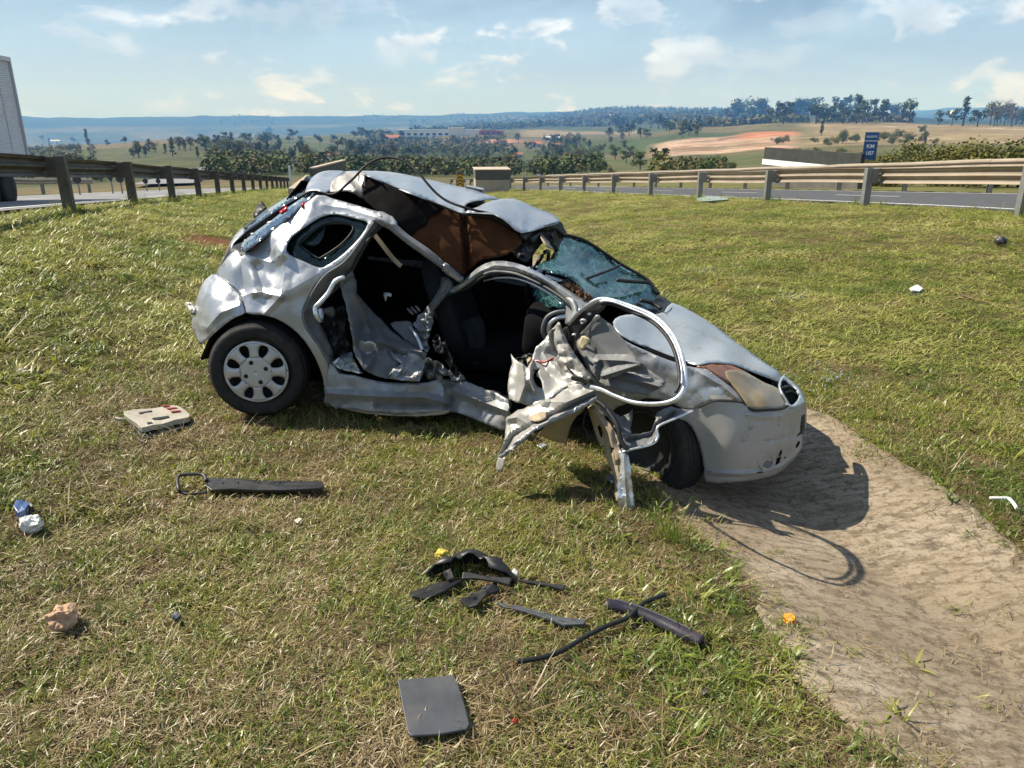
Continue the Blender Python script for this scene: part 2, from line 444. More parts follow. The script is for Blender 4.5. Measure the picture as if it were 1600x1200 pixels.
# drain: concrete lined V, silted over
mc, nt, b = mat('silted_concrete')
f = nnoise(nt, 1.5, 8, .62, .5, coord='World', sc=(1, 1, 1)); f2 = nnoise(nt, 22, 9, .72, .4, coord='World')
rot = nnoise(nt, 9, 8, .7, .35, coord='World', sc=(1.0, 3.2, 1.0))
fin = nnoise(nt, 90, 5, .7, coord='World')
c = nramp(nt, f, [(.25, (.21, .165, .115)), (.5, (.30, .24, .17)), (.75, (.42, .36, .28))])
c = nmix(nt, nmap(nt, rot, .45, .60, 0, .8), c, (.17, .13, .085))
c = nmix(nt, nmap(nt, f2, .50, .62, 0, .75), c, (.095, .075, .052))
c = nmix(nt, nmap(nt, nnoise(nt, 70, 6, .75, .2, coord='World', loc=(5, 3, 1)), .52, .66, 0, .6), c, (.075, .06, .042))
c = nmix(nt, nmap(nt, fin, .58, .8, 0, .45), c, (.52, .46, .36))
cr = nt.nodes.new('ShaderNodeTexVoronoi'); cr.feature = 'DISTANCE_TO_EDGE'; cr.inputs['Scale'].default_value = 1.3
gg = nt.nodes.new('ShaderNodeNewGeometry'); mx = nt.nodes.new('ShaderNodeVectorMath'); mx.operation = 'ADD'
nn = nt.nodes.new('ShaderNodeTexNoise'); nn.inputs['Scale'].default_value = 3; nn.inputs['Detail'].default_value = 6
nt.links.new(gg.outputs['Position'], nn.inputs['Vector'])
nt.links.new(gg.outputs['Position'], mx.inputs[0]); nt.links.new(nn.outputs['Color'], mx.inputs[1]); nt.links.new(mx.outputs[0], cr.inputs['Vector'])
crk = nmap(nt, cr.outputs['Distance'], 0.0, .007, .6, 0)
c = nmix(nt, crk, c, (.07, .055, .04))
nt.links.new(c, b.inputs['Base Color']); setp(b, Roughness=.95); b.inputs['Specular IOR Level'].default_value = .15
mm = nt.nodes.new('ShaderNodeMath'); mm.operation = 'ADD'; nt.links.new(f2, mm.inputs[0]); nt.links.new(rot, mm.inputs[1])
nbump(nt, b, mm.outputs[0], .45, .015)
def make_drain():
    S = np.arange(-1.5, 30, .06); n = 25
    A, B = chan_edge(S); T = np.linspace(0, 1, n)
    QQ = A[:, None] * (1 - T) + B[:, None] * T; SS = np.repeat(S[:, None], n, 1)
    X = EH[0] * SS + EN[0] * QQ; Y = EH[1] * SS + EN[1] * QQ
    edge = np.minimum(T, 1 - T); Z = ground(X, Y) + .012 - .03 * (edge < .01) + .006 * fbm(X * 5, Y * 5, 4)
    me = bpy.data.meshes.new('drain_channel'); I = np.arange(SS.size).reshape(SS.shape)
    fs = np.stack([I[:-1, :-1], I[:-1, 1:], I[1:, 1:], I[1:, :-1]], -1).reshape(-1, 4)
    me.from_pydata(np.stack([X, Y, Z], -1).reshape(-1, 3).tolist(), [], fs.tolist()); me.update()
    me.polygons.foreach_set('use_smooth', [True] * len(me.polygons)); me.materials.append(mc)
    o = link(bpy.data.objects.new('drain_channel', me)); tag(o, kind='structure')
make_drain()

# ================================================================== ROADS
masph = simple('asphalt', (.075, .077, .083), .9, 0, .22, 3.0, .3, .3)
masph2 = simple('worn_asphalt', (.20, .20, .205), .85, 0, .2, 2.0, .3, .3)
mline = simple('road_paint', (.72, .72, .70), .7, 0, .12, 5)
def rz_right(x, y):
    s = EH[0] * x + EH[1] * y
    return ground(x * 0 + EH[0] * s + EN[0] * 11.0, y * 0 + EH[1] * s + EN[1] * 11.0, False, False)
def rz_left(x, y):
    s = EH[0] * x + EH[1] * y
    return ground(x * 0 + EH[0] * s + EN[0] * -4.6, y * 0 + EH[1] * s + EN[1] * -4.6, False, False)
for nm, q0, q1, zf, mt in (('road', 11.75, 20.4, rz_right, masph), ('road', -14.5, -5.6, rz_left, masph2)):
    o = strip_grid(nm, -60, 82, q0, q1, 1.0, (q1 - q0) / 6, zf, .012, mt); tag(o, kind='structure')
for qa, zf in ((12.25, rz_right), (19.7, rz_right), (-6.2, rz_left), (-13.8, rz_left)):
    o = strip_grid('edge_line', -60, 82, qa, qa + .15, 1.0, .15, zf, .018, mline); tag(o, kind='structure')
for s0 in np.arange(-20, 80, 8.0):
    for qa, zf in ((15.9, rz_right), (-9.9, rz_left)):
        o = strip_grid('lane_line', s0, s0 + 3, qa, qa + .14, 1.0, .14, zf, .018, mline); tag(o, kind='structure')
o = strip_grid('road_shoulder', -60, 82, 20.4, 23.4, 1.0, .75, lambda x, y: rz_right(x, y) - .02, 0.0, simple('shoulder_soil', (.24, .19, .11), 1, 0, .3, 1.5)); tag(o, kind='structure')
# ================================================================== GUARDRAILS
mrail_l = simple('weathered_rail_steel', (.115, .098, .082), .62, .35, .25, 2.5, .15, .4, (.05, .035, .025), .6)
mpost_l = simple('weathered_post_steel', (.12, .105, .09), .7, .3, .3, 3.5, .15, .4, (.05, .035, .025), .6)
mrail_r = simple('dusty_rail_steel', (.31, .26, .20), .55, .3, .14, 1.2, .1, .4, (.22, .15, .10), .45)
mpost_r = simple('galvanised_post_steel', (.25, .25, .24), .55, .4, .15, 3.0, .1, .4, (.2, .15, .11), .4)
mbolt = simple('bolt_steel', (.16, .14, .12), .5, .7, .2, 20)
# W beam section: (depth, height)
WB = [(0.0, .155), (.012, .15), (.03, .115), (.075, .095), (.083, .07), (.075, .045), (.02, .012), (.012, 0),
      (.02, -.012), (.075, -.045), (.083, -.07), (.075, -.095), (.03, -.115), (.012, -.15), (0.0, -.155)]
def guardrail(label, group, qp, side, svals, zf, mr, mp, post_h=.80, post_w=.10, blocks=True):
    """side=+1: beam lies on the +q side of its posts"""
    p0 = sq(svals[0], qp); root = empty('guardrail', (p0[0], p0[1], float(zf(*[np.array(v) for v in p0]))))
    tag(root, label, 'guardrail', group)
    base = Vector(root.location); ang = math.atan2(EN[1], EN[0])
    mi = Matrix.Rotation(ang, 3, 'Z')
    pm = MB()   # C section post, origin at ground
    t = .012; w = post_w; d = .15
    pm.box((0, 0, post_h / 2 - .25), (t, w, post_h + .5)).box((d / 2, w / 2 - t / 2, post_h / 2 - .25), (d, t, post_h + .498)).box((d / 2, -w / 2 + t / 2, post_h / 2 - .25), (d, t, post_h + .498))
    if side < 0: pm.v = [(-x, y, z) for x, y, z in pm.v]
    sb = MB().box((side * .2, 0, post_h - .16), (.16, w * .9, .30))
    first = {}
    for i, s in enumerate(svals):
        p = sq(s, qp); z = float(zf(np.array(p[0]), np.array(p[1])))
        loc = Vector((p[0], p[1], z)) - base
        for nm, mb, mt in (('post', pm, mp),) + ((('spacer_block', sb, mp),) if blocks else ()):
            if nm not in first:
                o = mb.build(nm, mt, root, bevel=.004); first[nm] = o
            else:
                o = first[nm].copy(); link(o, root)
            o.location = loc
            jt = random.uniform(-.012, .012)
            o.rotation_euler = (random.uniform(-.02, .02), jt, ang + random.uniform(-.02, .02))
    for i in range(len(svals) - 1):
        m = MB(); n = len(WB); k = 5; vs = []
        for j in range(k):
            s = svals[i] - .1 + (svals[i + 1] - svals[i] + .16) * j / (k - 1)
            for dd, hh in WB:
                q = qp + side * (.285 + dd + (.004 if i % 2 else 0)); p = sq(s, q)
                z = float(zf(*map(np.array, sq(s, qp)))) + post_h - .16 + hh + .012 * math.sin(s * .7 + i)
                vs.append(Vector((p[0], p[1], z)) - base)
        fs = []
        for j in range(k - 1):
            for c_ in range(n - 1):
                fs.append((j * n + c_, j * n + c_ + 1, (j + 1) * n + c_ + 1, (j + 1) * n + c_))
        m.add(vs, fs); o = m.build('beam', mr, root)
        so = o.modifiers.new('thickness', 'SOLIDIFY'); so.thickness = .004
    return root
zl = lambda x, y: ground(x, y, False, False)
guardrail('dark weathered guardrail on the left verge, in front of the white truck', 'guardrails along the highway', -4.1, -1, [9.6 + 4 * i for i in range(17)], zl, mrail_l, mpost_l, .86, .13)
guardrail('dusty grey guardrail with steel posts at the right edge of the grass', 'guardrails along the highway', 11.0, 1, [6.9 + 4 * i for i in range(19)], zl, mrail_r, mpost_r, .80, .11)
guardrail('pale guardrail on the far side of the right-hand road, below the blue sign', 'guardrails along the highway', 21.0, -1, [2.0 + 4 * i for i in range(20)], lambda x, y: rz_right(x, y) + .12, mrail_r, mpost_r, .95, .11)
guardrail('low guardrail on the far side of the left road, below the round signs', 'guardrails along the highway', -15.3, 1, [22.0 + 4 * i for i in range(9)], lambda x, y: rz_left(x, y) + .1, mrail_r, mpost_r, .75, .1)

# ================================================================== BRIDGE ENDS
mconc = simple('pale_concrete', (.46, .39, .30), .9, 0, .12, 2.0, .2, .2, (.25, .20, .15), .4)
mconcd = simple('dark_concrete', (.12, .115, .105), .9, 0, .2, 2.0, .2, .2)
mwhite = simple('white_paint', (.78, .78, .76), .6, 0, .08, 4)
def at(u, v, zc):
    d = ray(u, v); return Vector((d[0] * zc, d[1] * zc, CAMH + d[2] * zc))
# end block on the right
c = at(770, 312, 45)
r = empty('bridge_parapet', (c.x, c.y, gz(c.x, c.y) - .1), .1); tag(r, 'pale concrete bridge end block with a dark rail box on top', 'bridge parapet')
z0 = c.z - r.location.z
MB().box((0, .9, z0 + .50), (2.0, 1.8, 1.25)).build('end_block', mconc, r, bevel=.02)
MB().box((.02, 1.2, z0 + 1.4), (2.05, 2.4, .52)).build('parapet_wall', mconcd, r, bevel=.01)
MB().box((.02, 1.2, z0 + 1.69), (2.12, 2.5, .05)).build('coping', mconc, r)
MB().box((2.1, 2.0, z0 - .1), (1.6, 2.0, .5)).build('wing_wall', mconcd, r, bevel=.02)
# end block on the left
c = at(462, 296, 40)
r = empty('bridge_parapet', (c.x, c.y, c.z)); tag(r, 'bridge end with tan sloped block and a dark toothed rail beside the left guardrail', 'bridge parapet')
m = MB()
m.add([(-.35, -.3, -.3), (.42, -.3, -.3), (.42, 1.6, -.3), (-.35, 1.6, -.3), (-.30, -.3, .08), (.40, -.3, .08), (.40, 1.6, .62), (.18, 1.6, .62)],
      [(3, 2, 1, 0), (4, 5, 6, 7), (0, 1, 5, 4), (1, 2, 6, 5), (2, 3, 7, 6), (3, 0, 4, 7)])
m.build('end_block', mconc, r)
MB().box((.82, 4.4, .25), (.25, 8.0, 1.5)).build('parapet_wall', mconcd, r)
m = MB()
for i in range(6):
    MB().box((.55, .6 + i * 1.1, .55), (.10, .22, .3), taper=.5).build('stud', mwhite, r)
MB().box((.82, 4.5, 1.04), (.30, 8.1, .07)).build('top_rail', mconc, r)

# ================================================================== SIGNS
mblue = simple('blue_sign_face', (.012, .085, .26), .4, 0, .1, 3)
myel = simple('yellow_sign_face', (.75, .42, .02), .45, 0, .08, 4)
mblk = simple('black_sign_print', (.02, .02, .02), .5, 0, .2, 4)
mred = simple('red_sign_print', (.5, .03, .02), .45, 0, .1, 4)
mback = simple('sign_back_metal', (.05, .05, .055), .6, .4, .2, 4)
mpole = simple('sign_pole', (.28, .27, .25), .6, .5, .15, 4)
def text(body, size, mt, parent, loc, rot, name='lettering'):
    cu = bpy.data.curves.new(name, 'FONT'); cu.body = body; cu.size = size; cu.align_x = 'CENTER'; cu.align_y = 'CENTER'; cu.extrude = .003; cu.offset = size * .018
    t_ = link(bpy.data.objects.new(name, cu)); dg = bpy.context.evaluated_depsgraph_get(); me = bpy.data.meshes.new_from_object(t_.evaluated_get(dg)); bpy.data.objects.remove(t_)
    me.materials.clear(); me.materials.append(mt); o = link(bpy.data.objects.new(name, me), parent); o.location = loc; o.rotation_euler = rot
    return o
UP = (R(90), 0, 0)
p = sq(32.5, 24.0); zb = float(rz_right(np.array(p[0]), np.array(p[1]))) - .1
b0 = at(1357, 250, 35.5)
r = empty('kilometre_sign', (b0.x, b0.y, zb), R(-22)); tag(r, 'tall blue kilometre sign standing behind the right-hand guardrails', 'road sign')
zz = b0.z - zb
MB().box((0, 0, zz + .62), (.58, .03, 1.2)).build('sign_face', mblue, r)
MB().box((0, -.02, zz + .84), (.56, .012, .03)).build('divider_line', mwhite, r)
MB().box((0, .04, (zz + .6) / 2), (.07, .05, zz + .6)).build('pole', mpole, r)
text('NORTE', .135, mwhite, r, (0, -.02, zz + 1.02), UP)
text('KM', .24, mwhite, r, (0, -.02, zz + .60), UP); text('187', .24, mwhite, r, (0, -.02, zz + .30), UP)
# yellow and black chevron board near the bridge
c = at(719, 291, 58)
r = empty('chevron_sign', (c.x, c.y, c.z - 1.0), .05); tag(r, 'narrow yellow chevron board behind the car roof', 'road sign')
MB().box((0, 0, 1.4), (.50, .03, 1.02)).build('sign_face', myel, r)
for k in range(4):
    m = MB(); z = 1.02 + k * .24
    m.add([(-.24, -.02, z), (0, -.02, z + .16), (.24, -.02, z), (.24, -.02, z + .10), (0, -.02, z + .26), (-.24, -.02, z + .10)], [(0, 1, 4, 5), (1, 2, 3, 4)])
    o = m.build('chevron', mblk, r); s_ = o.modifiers.new('t', 'SOLIDIFY'); s_.thickness = .01
MB().box((0, .05, .5), (.07, .05, 1.2)).build('pole', mpole, r)
def disc_sign(u, v, zc, rad, face, label, ring=None, txt=None, tri=False, leg=1.6):
    c = at(u, v, zc); r = empty('round_sign' if not tri else 'triangle_sign', (c.x, c.y, c.z - leg)); tag(r, label, 'road sign')
    M = Matrix.Translation((0, 0, leg)) @ Matrix.Rotation(R(90), 4, 'X')
    if tri:
        m = MB(); h = rad
        m.add([(-h, .012, leg + h * .6), (h, .012, leg + h * .6), (0, .012, leg - h), (-h, -.012, leg + h * .6), (h, -.012, leg + h * .6), (0, -.012, leg - h)],
              [(0, 1, 2), (5, 4, 3), (0, 3, 4, 1), (1, 4, 5, 2), (2, 5, 3, 0)]); m.build('sign_face', face, r)
    else:
        MB().lathe([(0, .015), (rad, .015), (rad, -.015), (0, -.015)], M, 24).build('sign_face', face, r)
    if ring:
        MB().lathe([(rad * .8, .02), (rad * .98, .02), (rad * .98, .016), (rad * .8, .016), (rad * .8, .02)], M, 24).build('ring', ring, r)
    if txt: text(txt, rad * .9, mblk, r, (0, -.03, leg), UP)
    MB().box((0, .05, leg / 2 - .3), (.06, .05, leg + .6)).build('pole', mpole, r)
disc_sign(842, 277, 62, .30, mwhite, 'small white round speed sign at the end of the right guardrail', mred, '80')
disc_sign(120, 280, 36, .20, mback, 'dark back of a round sign under the left rail, nearest the truck')
disc_sign(187, 279, 38, .20, mback, 'dark back of a round sign right beside the triangular sign')
disc_sign(172, 277, 38, .24, mback, 'dark back of a triangular give way sign below the left rail', tri=True)
disc_sign(227, 283, 50, .17, mback, 'small dark round sign back left of the third rail post')
disc_sign(247, 283, 52, .16, mback, 'smallest dark round sign back just left of the third rail post')
for u, zc, lab in ((820, 60, 'small orange diamond marker left of the round speed sign'), (879, 48, 'small orange diamond marker right of the round speed sign')):
    c = at(u, 280, zc); r = empty('diamond_marker', (c.x, c.y, c.z - .9)); tag(r, lab, 'road marker')
    MB().box((0, 0, .95), (.24, .02, .24), Matrix.Rotation(R(45), 3, 'Y')).build('marker_face', simple('orange_face', (.6, .22, .04), .5), r)
    MB().box((0, .03, .4), (.05, .04, 1.0)).build('pole', mpole, r)
# slim white delineator by the left rail end
c = at(453, 274, 52); MBx = MB().box((0, 0, -.1), (.14, .06, 1.5)); o = MBx.build('delineator_post', mwhite); o.location = c; tag(o, 'slim white delineator post at the end of the left guardrail', 'marker post')
# noise wall
r = empty('concrete_wall', tuple(sq(36, 23.2)) + (float(rz_right(*map(np.array, sq(36, 23.2)))),), math.atan2(EH[1], EH[0])); tag(r, 'long low grey wall with a white footing behind the far right guardrail', 'wall')
MB().box((0, 0, 1.55), (8.4, .2, .62)).build('wall_panel', simple('grey_panel', (.035, .04, .037), .9, 0, .25, 1.2), r)
MB().box((0, -.03, 1.1), (8.6, .3, .28)).build('footing', mwhite, r); MB().box((0, 0, .45), (8.5, .24, 1.0)).build('base', mconcd, r)

# ================================================================== WHITE TRUCK ON THE LEFT ROAD
mtr = simple('truck_white', (.56, .58, .62), .45, 0, .06, .7, 0, .5, (.4, .4, .4), .3)
mtrd = simple('truck_chassis', (.03, .03, .032), .7, .2, .3, 3)
mtyre = simple('truck_tyre', (.022, .022, .022), .85, 0, .3, 6)
mtred = simple('truck_red_trim', (.16, .05, .04), .5, 0, .2, 3)
s1, qn = 26.4, -9.0
p = sq(s1, qn); zr = float(rz_left(np.array(p[0]), np.array(p[1])))
r = empty('truck', (p[0], p[1], zr), math.atan2(EH[1], EH[0])); tag(r, 'white box truck with finely ribbed side on the left road', 'truck')
H = 4.0; Ln = 12.0
m = MB().box((-Ln / 2, 1.25, (H + 1.12) / 2), (Ln, 2.44, H - 1.12)); m.build('cargo_box', mtr, r)
panels = None
for k in range(12):
    m = MB(); n = 44; vs = []; fs = []
    zs = np.linspace(1.2, H - .12, n * 2 + 1)
    for i, z in enumerate(zs):
        y = .0 if i % 2 else -.016
        vs += [(.01, y, z), (.955, y, z)]
    for i in range(len(zs) - 1): fs.append((2 * i, 2 * i + 1, 2 * i + 3, 2 * i + 2))
    if panels is None:
        m.add(vs, fs); panels = o = m.build('side_panel', mtr, r)
    else: o = panels.copy(); link(o, r)
    o.location = (-1 - k * .98, 0, 0)
MB().box((-Ln / 2, -.03, H - .05), (Ln + .04, .08, .12)).build('top_rail', mtr, r)
MB().box((-Ln / 2, -.03, 1.12), (Ln + .04, .08, .14)).build('bottom_rail', mtrd, r)
MB().box((.01, -.02, (H + 1.1) / 2), (.06, .1, H - 1.1)).build('corner_post', mtr, r)
MB().box((-Ln / 2, 1.25, .92), (Ln * .98, .9, .24)).build('chassis', mtrd, r)
MB().box((-3.4, .2, .72), (3.4, .06, .35)).build('side_guard', mtred, r)
wm = None
for x in (-1.6, -2.8, -9.5):
    for y in (.18, 2.3):
        if wm is None:
            wm = MB().lathe([(0, -.12), (.26, -.1), (.3, -.14), (.48, -.14), (.5, -.1), (.5, .1), (.48, .14), (.3, .14), (0, .12)], Matrix.Rotation(R(90), 4, 'X'), 24).build('wheel', mtyre, r, True); o = wm
        else: o = wm.copy(); link(o, r)
        o.location = (x, y, .5)

# ================================================================== FAR BUILDINGS
def on_land(u, v, r0=55, r1=9000):
    d = ray(u, v); el = d[2] / math.hypot(d[0], d[1]); hd = np.array([d[0], d[1]]) / math.hypot(d[0], d[1])
    rs = np.geomspace(r0, r1, 700); zz = land_z(hd[0] * rs, hd[1] * rs)
    below = np.where(CAMH + el * rs <= zz)[0]
    k = below[0] if len(below) else int(np.argmax(zz - (CAMH + el * rs)))
    return Vector((hd[0] * rs[k], hd[1] * rs[k], zz[k])), rs[k]
def at_land(u, rr):
    d = ray(u, 200); hd = np.array([d[0], d[1]]) / math.hypot(d[0], d[1])
    return Vector((hd[0] * rr, hd[1] * rr, float(land_z(np.array(hd[0] * rr), np.array(hd[1] * rr)))))
mwall = simple('house_wall', (.55, .48, .40), .9, 0, .12, .2); mtile = simple('clay_roof', (.42, .155, .085), .9, 0, .2, .3)
mshed = simple('metal_roof', (.62, .63, .62), .5, 0, .1, .1); mdark = simple('opening_dark', (.03, .03, .03), .7)
def house(u, v, wpx, label, roof=mtile, wall=mwall, hpx=None, gable=.3, rr=None):
    if rr: p = at_land(u, rr); d = rr
    else: p, d = on_land(u, v)
    k = d / FPX; w = wpx * k; h = (hpx or wpx * .35) * k; dp = w * .55
    r = empty('house', p, -math.atan2(p.x, p.y) + random.uniform(-.4, .4)); tag(r, label, 'house', 'houses in the valley')
    MB().box((0, 0, h * .25), (w, dp, h * 1.1)).build('wall', wall, r)
    t = h * .8; o_ = 1.08
    m = MB(); a, b_ = w / 2 * o_, dp / 2 * o_
    m.add([(-a, -b_, t), (a, -b_, t), (a, b_, t), (-a, b_, t), (-a * .9, 0, t + h * gable * 1.6), (a * .9, 0, t + h * gable * 1.6)],
          [(0, 1, 5, 4), (2, 3, 4, 5), (1, 2, 5), (3, 0, 4), (3, 2, 1, 0)]); m.build('roof', roof, r)
    MB().box((w * .22, -dp / 2 - .02, h * .35), (w * .14, .1, h * .35)).build('window', mdark, r)
    MB().box((-w * .15, -dp / 2 - .02, h * .25), (w * .12, .1, h * .6)).build('door', mdark, r)
    return r
for a in ((614, 222, 22, 'red roofed house left of and below the long white building'), (656, 238, 13, 'small red roofed house below the long white building'),
          (520, 247, 16, 'red roofed house behind the left bridge end'), (809, 246, 15, 'pale red roofed house in the valley above the bridge block'),
          (784, 254, 14, 'lowest red roofed house, left above the bridge block'), (837, 230, 18, 'orange roofed house on the bare red terrace'),
          (874, 230, 13, 'small orange roofed house, rightmost of the valley houses')):
    house(*a)
house(507, 251, 34, 'long flat pale roofed shed left of the car roof', mshed, mwall, 5, .15)
house(580, 254, 42, 'long grey roofed shed behind the wire loop on the car roof', mshed, mwall, 5, .15)
house(862, 219, 26, 'grey roofed shed beside the red earth terrace', mshed, mwall, 5, .15)
house(87, 224, 12, 'tiny white shed far off by the truck', mshed, mwhite, 3.5, .2)
# long white building on the plateau
pL, dL = on_land(687, 212.5); k = dL / FPX
r = empty('warehouse', pL, -math.atan2(pL.x, pL.y)); tag(r, 'very long white industrial building on the far rise', 'warehouse')
MB().box((0, 0, 3.0 * k), (122 * k, 14 * k, 9 * k)).build('wall', mwhite, r)
MB().box((0, 0, 8.0 * k), (124 * k, 16 * k, 1.6 * k)).build('roof', mshed, r)
MB().box((24 * k, -2 * k, 5.5 * k), (23 * k, 14 * k, 13 * k)).build('tall_bay', simple('cream_wall', (.66, .62, .5), .8), r)
for i in range(9):
    MB().box((-54 * k + i * 9.2 * k, -7.1 * k, 2.6 * k), (5 * k, .3 * k, 3 * k)).build('window', mdark, r)
pR, dR = on_land(768, 211); k = dR / FPX
r = empty('brick_building', pR, -math.atan2(pR.x, pR.y)); tag(r, 'low red brick building at the right end of the long white building', 'building')
mb_ = simple('red_brick', (.38, .13, .08), .9, 0, .2, .1)
MB().box((0, 0, 2 * k), (36 * k, 10 * k, 8 * k)).build('wall', mb_, r); MB().box((-4 * k, 0, 6.4 * k), (22 * k, 11 * k, 1.2 * k)).build('roof', mtile, r)
for i in range(4): MB().box((-13 * k + i * 8 * k, -5.1 * k, 2.6 * k), (3 * k, .3 * k, 2.6 * k)).build('window', mdark, r)
# white domed tank far right
pD = at_land(1485, 7600); k = 7600 / FPX
o = MB().lathe([(0, 5 * k), (2.5 * k, 4.2 * k), (3.4 * k, 2.5 * k), (3.4 * k, -3 * k)], Matrix.Identity(4), 16).build('dome_tank', mwhite, None, True); o.location = pD; tag(o, 'tiny white dome on the far blue ridge at right', 'tank')
# ramp road curving up in the valley on the left
def ramp(name, pts, wpx, label=None):
    P = [on_land(u, v)[0] for u, v in pts]; P = catmull([tuple(p) for p in P], 6); vs = []; fs = []
    for i, p in enumerate(P):
        a = np.array(P[min(i + 1, len(P) - 1)]) - np.array(P[max(i - 1, 0)]); t = a[:2] / (np.linalg.norm(a[:2]) + 1e-9); nn = np.array([-t[1], t[0]])
        for sg in (-1, 1):
            x, y = p[0] + nn[0] * sg * wpx, p[1] + nn[1] * sg * wpx
            vs.append((x, y, p[2] + .5))
    for i in range(len(P) - 1): fs.append((2 * i, 2 * i + 1, 2 * i + 3, 2 * i + 2))
    o = MB().add(vs, fs).build(name, masph2); tag(o, kind='structure')
ramp('ramp_road', [(255, 292), (290, 278), (330, 265), (370, 255), (415, 246)], 4.5)
# ================================================================== TREES
def leafmat(name, col, var=.35):
    m, nt, b = mat(name)
    oi = nt.nodes.new('ShaderNodeObjectInfo')
    f = nnoise(nt, 1.4, 3, .6)
    c = nramp(nt, f, [(.3, tuple(x * (1 - var) for x in col)), (.7, tuple(x * (1 + var) for x in col))])
    c = nmix(nt, nmap(nt, oi.outputs['Random'], 0, 1, 0, .45), c, (col[0] * 1.5, col[1] * 1.15, col[2] * .9))
    nt.links.new(c, b.inputs['Base Color']); setp(b, Roughness=.75); b.inputs['Specular IOR Level'].default_value = .2
    return m
mleafs = [leafmat('tree_leaves_dark', (.050, .078, .024)), leafmat('tree_leaves_mid', (.085, .115, .034)), leafmat('tree_leaves_olive', (.13, .125, .052)), leafmat('tree_twigs_grey', (.16, .14, .10)), leafmat('bush_leaves_yellow_green', (.115, .125, .036))]
mbark = simple('bark', (.085, .065, .048), .95, 0, .3, 3, .3)
def tree_mesh(kind, ncards, seed, leaf):
    """unit-height tree; returns (trunk mesh builder, crown mesh builder)"""
    rg = np.random.default_rng(seed); tr = MB(); cr = MB()
    blobs = []
    if kind == 'round':
        for k in range(9):
            a = rg.uniform(0, 6.28); rr = rg.uniform(.05, .34); blobs.append((rr * math.cos(a), rr * math.sin(a), rg.uniform(.28, .84), rg.uniform(.12, .24)))
        th = .5
    elif kind == 'tall':
        for k in range(12):
            a = rg.uniform(0, 6.28); z = rg.uniform(.18, .95); rr = rg.uniform(.02, .16) * (1.15 - z); blobs.append((rr * math.cos(a), rr * math.sin(a), z, rg.uniform(.08, .15)))
        th = .7
    elif kind == 'bare':
        for k in range(14):
            a = rg.uniform(0, 6.28); rr = rg.uniform(.1, .4); blobs.append((rr * math.cos(a), rr * math.sin(a), rg.uniform(.4, .95), rg.uniform(.1, .2)))
        th = .5
    else:  # bush
        for k in range(10):
            a = rg.uniform(0, 6.28); rr = rg.uniform(.1, .62); blobs.append((rr * math.cos(a), rr * math.sin(a), rg.uniform(.2, .7), rg.uniform(.2, .34)))
        th = .2
    tr.tube([(0, 0, -.06), (.01, 0, th * .4), (.0, .01, th), (.01, .0, th * 1.3)], [.03, .024, .017, .008], 6)
    for (x, y, z, r_) in blobs[:6]:
        z0 = min(th, z * .7); tr.tube([(0, 0, z0 * .8), (x * .5, y * .5, (z0 + z) / 2), (x, y, z)], [.013, .009, .004], 4)
    if kind == 'bare':
        for (x, y, z, r_) in blobs:
            for j in range(6):
                d = rg.normal(size=3); d /= np.linalg.norm(d); d[2] = abs(d[2])
                tr.tube([(x, y, z), (x + d[0] * r_, y + d[1] * r_, z + d[2] * r_)], [.005, .002], 3)
    per = ncards // len(blobs); cs = {'round': .042, 'tall': .034, 'bare': .02, 'bush': .026}[kind]
    for (x, y, z, r_) in blobs:
        for j in range(per):
            d = rg.normal(size=3); d /= np.linalg.norm(d) + 1e-9
            p = np.array([x, y, z]) + d * r_ * rg.uniform(.45, 1.08) * np.array([1, 1, .85])
            nrm = d + rg.normal(size=3) * .7; nrm /= np.linalg.norm(nrm)
            t = np.cross(nrm, rg.normal(size=3)); t /= np.linalg.norm(t) + 1e-9; s_ = np.cross(nrm, t); w = cs * rg.uniform(.6, 1.3)
            q = [p + t * w, p + s_ * w * .7 + nrm * w * .2, p - t * w, p - s_ * w * .7 - nrm * w * .1]
            cr.add(q, [(0, 1, 2, 3)])
    return tr, cr
TREES = {}
def tree_variants(kind, n, ncards, leaf_i):
    out = []
    for k in range(n):
        tr, cr = tree_mesh(kind, ncards, 100 * leaf_i + k + hash(kind) % 7, leaf_i)
        t = tr.build('trunk', mbark, None, True); c_ = cr.build('crown', mleafs[leaf_i])
        one = MB().add(tr.v, tr.f, 0).add(cr.v, cr.f, 1).build('tree', [mbark, mleafs[leaf_i]])
        for o in (t, c_, one): COL.objects.unlink(o)
        out.append((t, c_, one))
    return out
VAR = {('round', 0): tree_variants('round', 4, 520, 0), ('round', 1): tree_variants('round', 3, 520, 1), ('round', 2): tree_variants('round', 3, 420, 2),
       ('tall', 0): tree_variants('tall', 4, 420, 0), ('tall', 1): tree_variants('tall', 2, 420, 1), ('bare', 3): tree_variants('bare', 3, 220, 3), ('bush', 4): tree_variants('bush', 4, 3000, 4), ('bush', 1): tree_variants('bush', 3, 2400, 1)}
KIND = {'round': 'broadleaf_tree', 'tall': 'eucalyptus_tree', 'bare': 'bare_tree', 'bush': 'bush'}
CATS = {'round': 'tree', 'tall': 'tree', 'bare': 'tree', 'bush': 'bush'}
def plant_at(p, h, kind, leaf, label, group, px):
    t, c_, one = random.choice(VAR[(kind, leaf)])
    wx = random.uniform(.85, 1.25); rz = random.uniform(0, 6.28)
    if px >= 13:
        r = empty(KIND[kind], p, rz); r.scale = (h * wx, h * wx, h)
        tag(r, label, CATS[kind], group)
        for src in (t, c_): o = src.copy(); link(o, r)
    else:
        o = one.copy(); o.name = KIND[kind]; link(o); o.location = p; o.rotation_euler = (0, 0, rz); o.scale = (h * wx, h * wx, h); tag(o, label, CATS[kind], group); r = o
    return r
